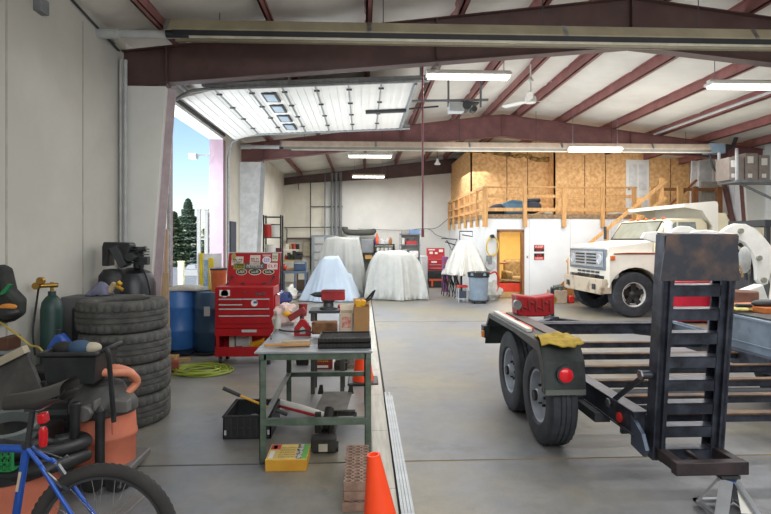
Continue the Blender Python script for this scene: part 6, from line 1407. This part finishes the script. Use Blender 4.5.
for x in (bx0+.035, bx1-.06):
    for y in (BY0+.01, BY1-.06):
        MB().box(x, x+.006, y, y+.05, 0, TZ-.02).box(x, x+.05, y, y+.006, 0, TZ-.02).box(x, x+.05, y, y+.05, 0, .006).build('leg', TX, wt, smooth=0)
zb_ = .335
MB().box(bx0+.05, bx1-.03, BY0+.005, BY0+.045, zb_-.05, zb_).build('front_stretcher', TX, wt, smooth=0)
MB().box(bx0+.05, bx1-.03, BY1-.05, BY1-.01, zb_-.05, zb_-.005).build('rear_stretcher', TX, wt, smooth=0)
b = MB().box(bx0+.04, bx0+.085, BY0+.04, BY1-.04, zb_-.01, zb_-.004).box(bx0+.04, bx0+.046, BY0+.04, BY1-.04, zb_-.05, zb_); b.build('side_stretcher', mat('pale_bar', '#8b938f', .4, .5), wt, smooth=0)
# brush
wb = thing('wooden_brush', 'long tan wooden hand brush lying on the near left corner of the table', 'brush', (X_(287, 4.25), 4.25, TZ))
a0, a1 = X_(264, 4.22), X_(311, 4.3)
b = MB(Matrix.Translation((a0, 4.22, TZ+.018)) @ Matrix.Rotation(R(8), 4, 'Z'))
L_ = a1-a0
b.add([(0, -.012, -.01), (.1, -.015, -.01), (.13, -.035, -.01), (L_, -.035, -.01), (L_, .035, -.01), (.13, .035, -.01), (.1, .015, -.01), (0, .012, -.01)]+[(0, -.012, .012), (.1, -.015, .012), (.13, -.035, .014), (L_, -.035, .014), (L_, .035, .014), (.13, .035, .014), (.1, .015, .012), (0, .012, .012)], [(7,6,5,4,3,2,1,0), tuple(range(8, 16))]+[(i, (i+1) % 8, (i+1) % 8+8, i+8) for i in range(8)])
b.build('handle', mat('brush_wood', '#bb8a57', .6, stretch=(1, 6, 6)), wb, bevel=.006)
b = MB(Matrix.Translation((a0, 4.22, TZ+.018)) @ Matrix.Rotation(R(8), 4, 'Z')); b.box(.14, L_-.005, -.03, .03, .014, .03)
b.build('bristles', mat('bristle_tan', '#a8997f', .9, bump=.4), wb)
mg = thing('welding_magnet', 'bright red house-shaped welding magnet on the table beside the wood block', 'magnet', (X_(302, 4.72), 4.74, TZ))
mx0, mx1 = X_(294, 4.72), X_(311, 4.72); mm = (mx0+mx1)/2; z1 = Z_(302, 319.5, 4.72)
MB().prism([(mx0, TZ+.001), (mx1, TZ+.001), (mx1, TZ+.07), (mm+.02, z1), (mm-.02, z1), (mx0, TZ+.07)], 4.72, 4.76).build('body', RED, mg, bevel=.004)
MB().prism([(mm-.025, TZ+.02), (mm+.025, TZ+.02), (mm+.025, TZ+.06), (mm, TZ+.085), (mm-.025, TZ+.06)], 4.715, 4.72).build('steel_face', LGREY, mg, smooth=0)
wx0, wx1 = X_(311.5, 4.62), X_(337, 4.62)
b = MB().box(wx0, wx1, 4.62, 4.74, TZ+.03, TZ+.135); 
o = b.build('wood_block', mat('rough_wood_block', '#6f4d31', .9, var=.35, scale=14, bump=.5), bevel=.012); o.name = 'brown_wood_block'; tag(o, 'rough dark-brown wood block on the table between magnet and trays', 'block')
# black slatted trays
ty = thing('slatted_tray', 'stack of black ribbed plastic trays at the near right corner of the table', 'tray', (X_(345, 4.2), 4.45, TZ))
tx0, tx1 = X_(318, 4.17), X_(371, 4.17)
for k in range(2):
    z = TZ+.001+.042*k
    b = MB().box(tx0, tx1, 4.16, 4.48, z, z+.008)
    b.box(tx0, tx1, 4.16, 4.17, z, z+.038).box(tx0, tx1, 4.47, 4.48, z, z+.038).box(tx0, tx0+.01, 4.16, 4.48, z, z+.038).box(tx1-.01, tx1, 4.16, 4.48, z, z+.038)
    for i in range(14): x = tx0+.01+(tx1-tx0-.02)*i/13; b.box(x-.004, x+.004, 4.15, 4.16, z+.006, z+.034)
    for i in range(6): b.box(tx0+.01, tx1-.01, 4.19+.045*i, 4.2+.045*i, z, z+.03)
    b.build('tray', mat('tray_black', '#23221f', .5, var=.3), ty, smooth=0)
o = MB().tube([P(277, 329, 5.0), P(285, 331, 4.9), P(296, 331.5, 4.7), P(306, 330.5, 4.66), P(313, 333, 4.58)], .008, smooth=6).tube([P(271, 339, 4.45), P(272, 334, 4.6), P(277, 329.5, 4.98)], .007, smooth=6).build('black_cable', BLACK)
for p in (o,): tag(p, 'black cable looping across the table top behind the brush', 'cable')
bag('pale_rag_pile', (X_(285, 5.35), 5.35, TZ+.001), .115, 1.0, .9, 1.0, mat('pale_pink_rag', '#d9bfb8', .8), 'crumpled pale pink and white rags at the table back left', 'rags', seed=6)
o = bpy.data.objects.get('rag_pile')
if o: bpy.data.objects.remove(o)
o = MB().sphere((X_(287, 5.2), 5.2, TZ+.13), .035, 1.2, 1, .8).build('yellow_earmuff', YEL); tag(o, 'small yellow lump among the pale rags', 'rag'); o.location.z -= .0
o = MB().lathe([(.03, 0), (.032, .02), (.032, .1), (.012, .13), (.012, .16)], (X_(277.5, 5.0), 5.0, TZ+.001), 14).build('grey_spray_bottle', mat('grey_bottle', '#a9aaa2', .5)); tag(o, 'small grey bottle at the table left edge', 'bottle')
vs_ = thing('red_clamp_vise', 'dark red angled clamp tool standing on the back of the table', 'clamp', (X_(298, 5.2), 5.2, TZ))
DR = mat('oxblood', '#8a2c2c', .45)
MB().bar(P(289, 319, 5.15), P(305, 309, 5.15), .05, .06).build('arm', DR, vs_, bevel=.01)
MB().cyl(P(303, 303.5, 5.2), P(303, 316, 5.2), .045, .035, 16).build('head', DR, vs_)
MB().box(X_(297, 5.2), X_(308, 5.2), 5.15, 5.3, TZ+.001, TZ+.03).bar(P(302, 316, 5.2), P(302, 322, 5.2), .04, .04).build('foot', DGREY, vs_, bevel=.004)
# cartons on the table
for k, (p0, p1, pt, y, c_, lab) in enumerate(((353.5, 369.5, 307, 4.85, '#a37a4e', 'open brown cardboard box on the table behind the black trays'), (339.5, 353, 313.5, 4.9, '#c2b39d', 'lower pale carton with red print left of the brown box'))):
    x0, x1 = X_(p0, y), X_(p1, y); z1 = Z_((p0+p1)/2, pt, y)
    o = thing('cardboard_carton', lab, 'box', ((x0+x1)/2, y, TZ)); m__ = mat('carton_%s' % ['brown', 'pale'][k], c_, .8)
    b = MB().box(x0, x1, y, y+.004, TZ+.001, z1).box(x0, x1, y+.22, y+.224, TZ+.001, z1).box(x0, x0+.004, y, y+.22, TZ+.001, z1).box(x1-.004, x1, y, y+.22, TZ+.001, z1).box(x0, x1, y, y+.22, TZ+.001, TZ+.006)
    b.build('walls', m__, o, smooth=0)
    b = MB().add([(x0, y+.22, z1), (x1, y+.22, z1), (x1+.01, y+.26, z1+.05), (x0-.01, y+.26, z1+.05)], [(0, 1, 2, 3)]); b.build('flap', m__, o, smooth=0, thick=.003)
    if k: MB().box(x0+.02, x1-.02, y-.002, y, TZ+.04, z1-.03).build('print', mat('faded_print', '#c7aa98', .8, col2='#b4504a', scale=26), o, smooth=0)
ys = P(360, 304, 4.9)
yt_ = thing('yellow_tool', 'yellow tool with a black handle sticking out of the brown box', 'tool', (ys.x, 4.9, ys.z-.02))
MB().boxc(P(358, 303.5, 4.9), (.05, .05, .07)).boxc(P(363, 303, 4.92), (.05, .05, .06), ry=20).box(ys.x-.03, ys.x+.03, 4.9, 4.94, TZ+.01, ys.z).build('body', YEL, yt_, bevel=.01)
MB().tube([P(363, 303, 4.95), P(368, 298, 4.95), P(374, 291, 4.95)], .011, smooth=3).tube([P(364, 303, 5.0), P(371, 298, 5.0), P(375, 290, 5.0)], .008, smooth=3).build('handle', BLACK, yt_)
# anvil vise on its own stand behind
AY = 6.0; az = Z_(328, 309, AY)
sd_ = thing('anvil_stand', 'dark steel stand behind the table carrying the red vise', 'stand', (X_(328, AY), AY, 0))
s0, s1 = X_(310, AY), X_(346, AY)
MB().box(s0, s1, 5.85, 6.2, az-.03, az).build('top_plate', DGREY, sd_, bevel=.004)
for x in (s0+.02, s1-.06):
    for y in (5.87, 6.14): MB().box(x, x+.045, y, y+.045, 0, az-.03).build('leg', mat('stand_dark', '#4b4a46', .6), sd_, smooth=0)
MB().box(s0+.02, s1-.02, 5.88, 6.17, .42, .45).build('shelf', DGREY, sd_, smooth=0)
an = thing('anvil_vise', 'grey-horned anvil vise with red jaw body standing on the dark stand', 'vise', (X_(330, AY), 6.0, az))
b = MB(); pts = [P(a, c, AY) for a, c in ((309.5, 293), (322, 292), (322, 299), (317, 298.5))]
b.lathe([(.0005, 0), (.03, .06), (.038, .14)], (0, 0, 0), 16, 'X'); b.v = [Vector((v.x+X_(309.5, AY), v.y+AY, v.z*.9+Z_(316, 294.5, AY))) for v in b.v]
b.build('horn', mat('anvil_grey', '#55585a', .45, .6), an)
q0, q1 = P(321.5, 300, AY), P(345, 290, AY)
MB().box(q0.x, q1.x, 5.93, 6.07, q0.z, q1.z).box(q0.x+.01, q1.x-.0, 5.92, 6.08, q1.z-.015, q1.z).build('jaw_body', mat('vise_red', '#a8262b', .45, var=.2), an, bevel=.008)
b = MB().lathe([(.1, 0), (.1, .02), (.06, .035), (.055, .07), (.075, .1), (.075, .11)], (X_(328.5, AY), AY, az), 20); b.build('swivel_base', mat('anvil_grey', '#55585a', .45, .6), an)
MB().sphere(P(340, 306.5, AY-.05), .026).build('red_knob', REDP, an)
o = MB().box(X_(316, 6.3), X_(337, 6.3), 6.25, 6.27, .7, .86).build('white_sheet_paper', PAPER, smooth=0); bpy.data.objects.remove(o)

# ---------------------------------------------------------------- under and around the table
cr = thing('folding_crate', 'black plastic folding crate on the floor under the left side of the table', 'crate', (X_(247, 4.57), 4.8, 0))
x0, x1 = X_(223, 4.57), X_(271, 4.57); y0, y1 = 4.57, 5.05; h = .2
b = MB().box(x0, x1, y0, y1, 0, .012)
for (a, b_, c, d) in ((x0, x1, y0, y0+.012), (x0, x1, y1-.012, y1), (x0, x0+.012, y0, y1), (x1-.012, x1, y0, y1)): b.box(a, b_, c, d, .01, h)
b.box(x0-.006, x1+.006, y0-.006, y0+.02, h-.015, h).box(x0-.006, x1+.006, y1-.02, y1+.006, h-.015, h).box(x0-.006, x0+.02, y0, y1, h-.015, h).box(x1-.02, x1+.006, y0, y1, h-.015, h)
b.build('shell', BLACK, cr, smooth=0)
b = MB()
for i in range(8): x = x0+.02+(x1-x0-.04)*i/7; b.box(x-.006, x+.006, y0-.008, y0, .02, h-.02)
for i in range(6): b.box(x0+.03+.06*i, x0+.05+.06*i, y0-.009, y0-.004, .09, .11)
b.build('rib', mat('crate_rib', '#2e3133', .5), cr, smooth=0)
MB().box(x0+.012, x0+.03, y0-.01, y0-.006, .04, .08).box(x1-.03, x1-.012, y0-.01, y0-.006, .04, .08).build('latch', LGREY, cr, smooth=0)
o = MB().tube([(x0+.1, 4.8, .05), (x0+.2, 4.9, .09), (x0+.3, 4.75, .06), (x0+.22, 4.65, .08), (x0+.12, 4.72, .05)], .02, smooth=6).build('grey_cable_bundle', GREY); tag(o, 'grey cable bundle lying in the black crate', 'cable')
bc2 = thing('bolt_cutter', 'yellow-shafted tool with black grips resting on the crate rim', 'bolt cutter', (X_(250, 4.75), 4.75, .21))
g0, g1, g2, g3 = P(223, 388, 4.72), P(240, 395.5, 4.76), P(271, 408.5, 4.84), P(281, 412, 4.86)
MB().tube([g0, g1], .016, n=10, rf=lambda i, N: 1.1-.2*i/N).build('grip', BLACK, bc2)
MB().tube([g1, g2], .011).build('yellow_shaft', YEL, bc2); MB().tube([g2, g3, g3+Vector((.05, .02, -.03))], .017).build('black_joint', BLACK, bc2)
w0, w1 = P(276, 402, 5.1), P(331, 417, 4.75)
ft = thing('folding_sleeve', 'white and red long tubular sleeve lying from the crate to the floor jack', 'sleeve', tuple((w0+w1)/2))
MB().tube([w0, w0.lerp(w1, .5)+Vector((0, 0, .01)), w1], .035, n=12, rf=lambda i, N: 1.0-.35*i/2).build('white_body', PAPER, ft); 
MB().tube([w0+Vector((0, -.028, -.018)), w0.lerp(w1, .75)+Vector((0, -.022, -.014))], .016, n=8).build('red_band', mat('band_red', '#a3282f', .6), ft)
# transmission jack
jk = thing('floor_jack', 'grimy black floor jack with a cradle plate under the table', 'jack', (X_(330, 4.5), 4.5, 0))
JB = mat('jack_grime', '#2f2d29', .7, .2, var=.4, scale=9); JP = mat('jack_plate', '#6b6761', .6, .3, var=.2)
j0, j1 = X_(311, 4.2), X_(336, 4.2)
MB().box(j0, j1, 4.2, 4.32, .02, .13).box(j0+.04, j1-.02, 4.3, 5.2, .04, .1).build('chassis', JB, jk, bevel=.008)
MB().box(j0+.06, j0+.13, 4.194, 4.2, .03, .09).build('worn_label', mat('label_worn', '#a8a293', .7), jk, smooth=0)
MB().cyl((j0+.1, 4.45, .1), (j0+.12, 4.6, .24), .04).cyl((j1-.05, 4.4, .1), (j1-.05, 4.4, .2), .03).cyl((j1-.05, 4.4, .2), (j1-.05, 4.4, .21), .05).boxc((j0+.04, 4.38, .2), (.05, .05, .16)).build('pump', JB, jk)
p0, p1 = X_(316, 5.0), X_(352, 5.0)
MB().add([(p0, 4.85, .14), (p1-.05, 4.85, .14), (p1, 5.3, .18), (p0+.05, 5.3, .18), (p0, 4.85, .15), (p1-.05, 4.85, .15), (p1, 5.3, .19), (p0+.05, 5.3, .19)], [(0,3,2,1),(4,5,6,7),(0,1,5,4),(1,2,6,5),(2,3,7,6),(3,0,4,7)]).build('cradle_plate', JP, jk, smooth=0)
for x, y in ((p0+.02, 5.28), (p1-.02, 5.28)): MB().prism([(x-.03, .17), (x+.03, .17), (x+.02, .26), (x-.01, .26)], y, y+.02).build('cradle_ear', JB, jk, smooth=0)
MB().bar(((j0+j1)/2, 4.9, .1), (p0+.15, 5.05, .14), .09, .05).build('lift_arm', JB, jk)
MB().box(j0-.02, p1+.03, 4.98, 5.04, .05, .09).build('outrigger', JB, jk, smooth=0)
for x, y in ((p1+.03, 5.0), (j0-.02, 5.0), (j0+.03, 4.28), (j1-.0, 4.28)): MB().cyl((x-.015, y, .04), (x+.015, y, .04), .04, n=18).build('caster', BLACK, jk)
# yellow carton
yb_ = thing('yellow_carton', 'flat yellow printed carton lying on the floor by the front left table leg', 'box', (X_(286, 4.0), 4.05, 0))
x0, x1 = X_(265, 3.92), X_(306.5, 3.92)
MB().box(x0, x1, 3.92, 4.22, 0, .085).build('carton', mat('carton_yellow', '#d3a43c', .6, col2='#c08a25', scale=2), yb_, bevel=.003)
def tp(a, b_, c, d, col, nm): MB().box(x0+(x1-x0)*a, x0+(x1-x0)*b_, 3.925+.29*c, 3.925+.29*d, .085, .0862).build(nm, col, yb_, smooth=0)
tp(0, 1, 0, 1, mat('print_pale_yellow', '#d8b964', .6), 'top_print'); 
def tp2(a, b_, c, d, col, nm): MB().box(x0+(x1-x0)*a, x0+(x1-x0)*b_, 3.925+.29*c, 3.925+.29*d, .0862, .0872).build(nm, col, yb_, smooth=0)
tp2(.02, .27, .66, .97, REDP, 'red_panel'); tp2(.09, .18, .7, .93, BLACK, 'black_emblem'); tp2(.7, .86, .02, .98, mat('print_pattern', '#2b2b28', .6, col2='#bdbcae', scale=34, lo=.48, hi=.52), 'pattern_band'); tp2(.86, .99, .02, .98, mat('print_green', '#5fa84a', .6), 'green_band'); tp2(.05, .16, .08, .55, PAPER, 'pale_note')
up = lambda u, v: Matrix.Translation((x0+(x1-x0)*u, 3.925+.29*v, .0873))
[scribble('print_line', .12, .018, mat('ink', '#7a6a3a', .6), yb_, up(.48, v), n=9, seed=int(v*90)) for v in (.75, .6, .45, .3, .15)]
# cored bricks
def brick_mesh(w_, d_, h_, nx, ny):
    b = MB(); cw, cd = w_/nx, d_/ny; r_ = min(cw, cd)*.4
    for i in range(nx):
        for j in range(ny):
            cx_, cy_ = -w_/2+cw*(i+.5), -d_/2+cd*(j+.5)
            out = []; inn = []
            for k in range(12):
                a = 2*math.pi*k/12; c_, s_ = math.cos(a), math.sin(a); m_ = max(abs(c_), abs(s_))
                out.append((cx_+c_/m_*cw/2, cy_+s_/m_*cd/2)); inn.append((cx_+r_*c_, cy_+r_*s_))
            vs = [(x, y, h_) for x, y in out]+[(x, y, h_) for x, y in inn]+[(x, y, .002) for x, y in inn]
            fs = [(k, (k+1) % 12, 12+(k+1) % 12, 12+k) for k in range(12)]+[(12+k, 12+(k+1) % 12, 24+(k+1) % 12, 24+k) for k in range(12)]
            b.add(vs, fs)
    x, y = w_/2, d_/2
    b.add([(-x, -y, 0), (x, -y, 0), (x, y, 0), (-x, y, 0), (-x, -y, h_), (x, -y, h_), (x, y, h_), (-x, y, h_)], [(0,3,2,1),(0,1,5,4),(1,2,6,5),(2,3,7,6),(3,0,4,7)])
    return b
BRK = mat('brick_brown', '#8f7566', .85, var=.2, scale=14)
bx_ = X_(357, 3.45); names = {0: 'bottom', 1: 'middle', 2: 'top'}; rows = {0: 'nearest', 1: 'centre', 2: 'farthest'}
first = None
for lay in range(3):
    for row in range(3):
        lab = '%s cored brick in the %s layer of the stack beside the orange cone' % (rows[row], names[lay])
        if first is None:
            o = brick_mesh(.165, .2, .056, 3, 4).build('cored_brick', BRK, smooth=0, fixn=False, local=True); first = o
        else:
            o = first.copy(); COL.objects.link(o)
        o.location = (bx_+(-.008 if lay == 0 else 0), 3.44+.203*row-(.02 if lay == 0 else 0), .002+.0585*lay); tag(o, lab, 'brick', 'stack of cored bricks')
# traffic cones
def cone(x, y, h_, lab, ry=0):
    t = thing('traffic_cone', lab, 'cone', (x, y, 0)); 
    M_ = Matrix.Rotation(R(ry), 4, 'Y')
    M2 = Matrix.Translation((x, y, .0+.18*math.sin(R(abs(ry))))) @ M_
    MB(M2).lathe([(.135, .02), (.125, .05), (.035, h_-.02), (.033, h_), (.022, h_), (.022, h_-.06)], (0, 0, 0), 36, caps=False).build('cone_body', CONE, t)
    MB(M2).box(-.18, .18, -.18, .18, 0, .03).build('base', BLACK if ry == 0 else CONE, t, bevel=.02)
    return t
cone(X_(373, 2.62)+.068, 2.62, .625, 'bright orange traffic cone in the near foreground beside the cored bricks', -6)
cone(X_(363, 6.35), 6.35, .7, 'second orange traffic cone seen behind the right table leg')
# steel rails
for k in range(4):
    o = thing('steel_stud', ['leftmost long steel stud lying beside the drain strip', 'second long steel stud from the drain strip', 'third long steel stud from the drain strip', 'rightmost long steel stud, farthest from the drain strip'][k], 'steel stud', (.262+.024*k-.008*k, 4.3, 0), group='long steel studs on the floor')
    x = .243+.021*k; e = .12*(k % 2)
    MB().box(x-.008, x+.008, 2.7, 5.82-e, 0, .03).build('web', GALV, o, smooth=0); MB().box(x-.0095, x+.0095, 2.7, 5.82-e, .027, .031).build('lip', mat('zinc_bright', '#9fa3a5', .4, .5), o, smooth=0)
# things on the floor beyond the table
rb_ = thing('red_printed_box', 'dark red carton with yellow lettering on the floor beyond the table', 'box', (X_(322, 7.0), 7.1, 0))
x0, x1 = X_(313, 7.0), X_(332, 7.0)
MB().box(x0, x1, 7.0, 7.2, 0, .19).build('carton', mat('carton_red', '#7d2621', .6), rb_, bevel=.004); scribble('lettering', .16, .045, mat('lettering_yellow', '#d9a93c', .5), rb_, front((x0+x1)/2, 6.996, .12), n=6); MB().box(x0+.05, x1-.05, 6.996, 7.0, .02, .05).build('white_strip', PAPER, rb_, smooth=0)
random.seed(8)
for k, (px, y, nm, c_, lab) in enumerate(((341, 7.0, 'small_engine', '#3c3a36', 'dark greasy small engine on the floor right of the red carton'), (351, 7.1, 'metal_casting', '#8d8b85', 'grey metal casting on the floor right of the small engine'), (303, 7.3, 'dark_pump', '#34322f', 'dark pump part on the floor left of the red carton'))):
    b = MB(); x = X_(px, y)
    b.boxc((x, y, .05), (.16, .14, .1)).cyl((x-.03, y-.08, .09), (x-.03, y+.08, .09), .05).cyl((x+.05, y, .06), (x+.05, y, .17), .035).boxc((x+.02, y-.05, .12), (.07, .05, .05), ry=30).cyl((x-.09, y, .05), (x-.05, y, .05), .045)
    o = b.build(nm, mat('m_'+nm, c_, .5, .4, var=.3, scale=20), bevel=.004); tag(o, lab, nm.split('_')[-1])
o = MB().box(X_(293, 7.6), X_(308, 7.6), 7.55, 7.9, .0, .02).tube([(X_(294, 7.6), 7.6, .0), (X_(296, 7.6), 7.6, .32), (X_(309, 7.6), 7.6, .32), (X_(311, 7.6), 7.6, 0)], .02).build('saw_horse_frame', DGREY, smooth=20); tag(o, 'low dark steel frame on the floor behind the table left leg', 'frame')
o = MB().lathe([(.08, 0), (.085, .02), (.085, .28), (.0005, .28)], (X_(277.5, 10), 10.2, 0), 20); o = o.build('red_canister', REDP); tag(o, 'red canister on the floor just right of the toolbox', 'canister'); o.scale = (1.6, 1.6, 1.9); o.location = (0, 0, 0)
# ================================================================ LIGHT AND CAMERA
wd = bpy.data.worlds.new('World'); sc.world = wd; wd.use_nodes = True
nt = wd.node_tree; bg = nt.nodes['Background']; sk = nt.nodes.new('ShaderNodeTexSky')
sk.sky_type = 'NISHITA'; sk.sun_disc = False; sk.sun_elevation = R(42); sk.sun_rotation = R(200); sk.air_density = 1.0; sk.dust_density = .6; sk.ozone_density = 2.2
nt.links.new(sk.outputs['Color'], bg.inputs['Color']); bg.inputs['Strength'].default_value = .24
sun = bpy.data.lights.new('sun', 'SUN'); sun.energy = 2.2; sun.angle = R(1); so = bpy.data.objects.new('sun', sun); COL.objects.link(so); so.rotation_euler = (R(50), 0, R(-20))
def area(name, loc, sx, sy, e, rot=(0, 0, 0), col=(.98, .99, 1)):
    l = bpy.data.lights.new(name, 'AREA'); l.shape = 'RECTANGLE'; l.size = sx; l.size_y = sy; l.energy = e; l.color = col
    o = bpy.data.objects.new(name, l); COL.objects.link(o); o.location = loc; o.rotation_euler = [R(a) for a in rot]; return o
area('near_fill', (2.5, -2.2, 3.9), 8, 3, 520, (38, 0, 0))  # soft fill light added behind the viewpoint, no fixture there
area('hall_fill', (3.8, 5.0, 4.1), 9, 2.0, 200)  # added soft fill under the near roof, apart from the strip lights
area('mid_fill', (3.5, 10.6, 3.95), 9, 2.5, 290)  # added soft fill for the middle of the hall
area('rear_fill', (1.2, 17.6, 4.0), 6, 3.5, 330)  # added soft fill that brightens the back of the hall
area('roof_wash', (3.5, 3.5, 2.6), 8, 4, 130, (180-25, 0, 0))
area('roof_wash', (3.5, 11.0, 2.9), 9, 3, 110, (180, 0, 0))
area('loft_fill', (7.0, 15.6, 4.15), 5, .8, 70, (25, 0, 0))  # extra fill added to brighten the chipboard wall
area('office_front_fill', (5.5, 12.6, 3.9), 7, 1.2, 90, (30, 0, 0))  # extra fill added to whiten the office front
area('door_daylight', (WX-1.2, 10.6, 2.3), 3.2, 3.6, 520, (0, -80, 0), (.82, .91, 1))
cam = bpy.data.cameras.new('camera'); co_ = bpy.data.objects.new('camera', cam); COL.objects.link(co_)
cam.sensor_width = 36; cam.lens = 36*F/771; cam.shift_y = -(257-240)/771
co_.location = (0, 0, CH); co_.rotation_euler = (R(90), 0, -TH); cam.clip_start = .05; cam.clip_end = 500
sc.camera = co_
sc.view_settings.view_transform = 'Standard'; sc.view_settings.look = 'None'; sc.view_settings.exposure = -.3
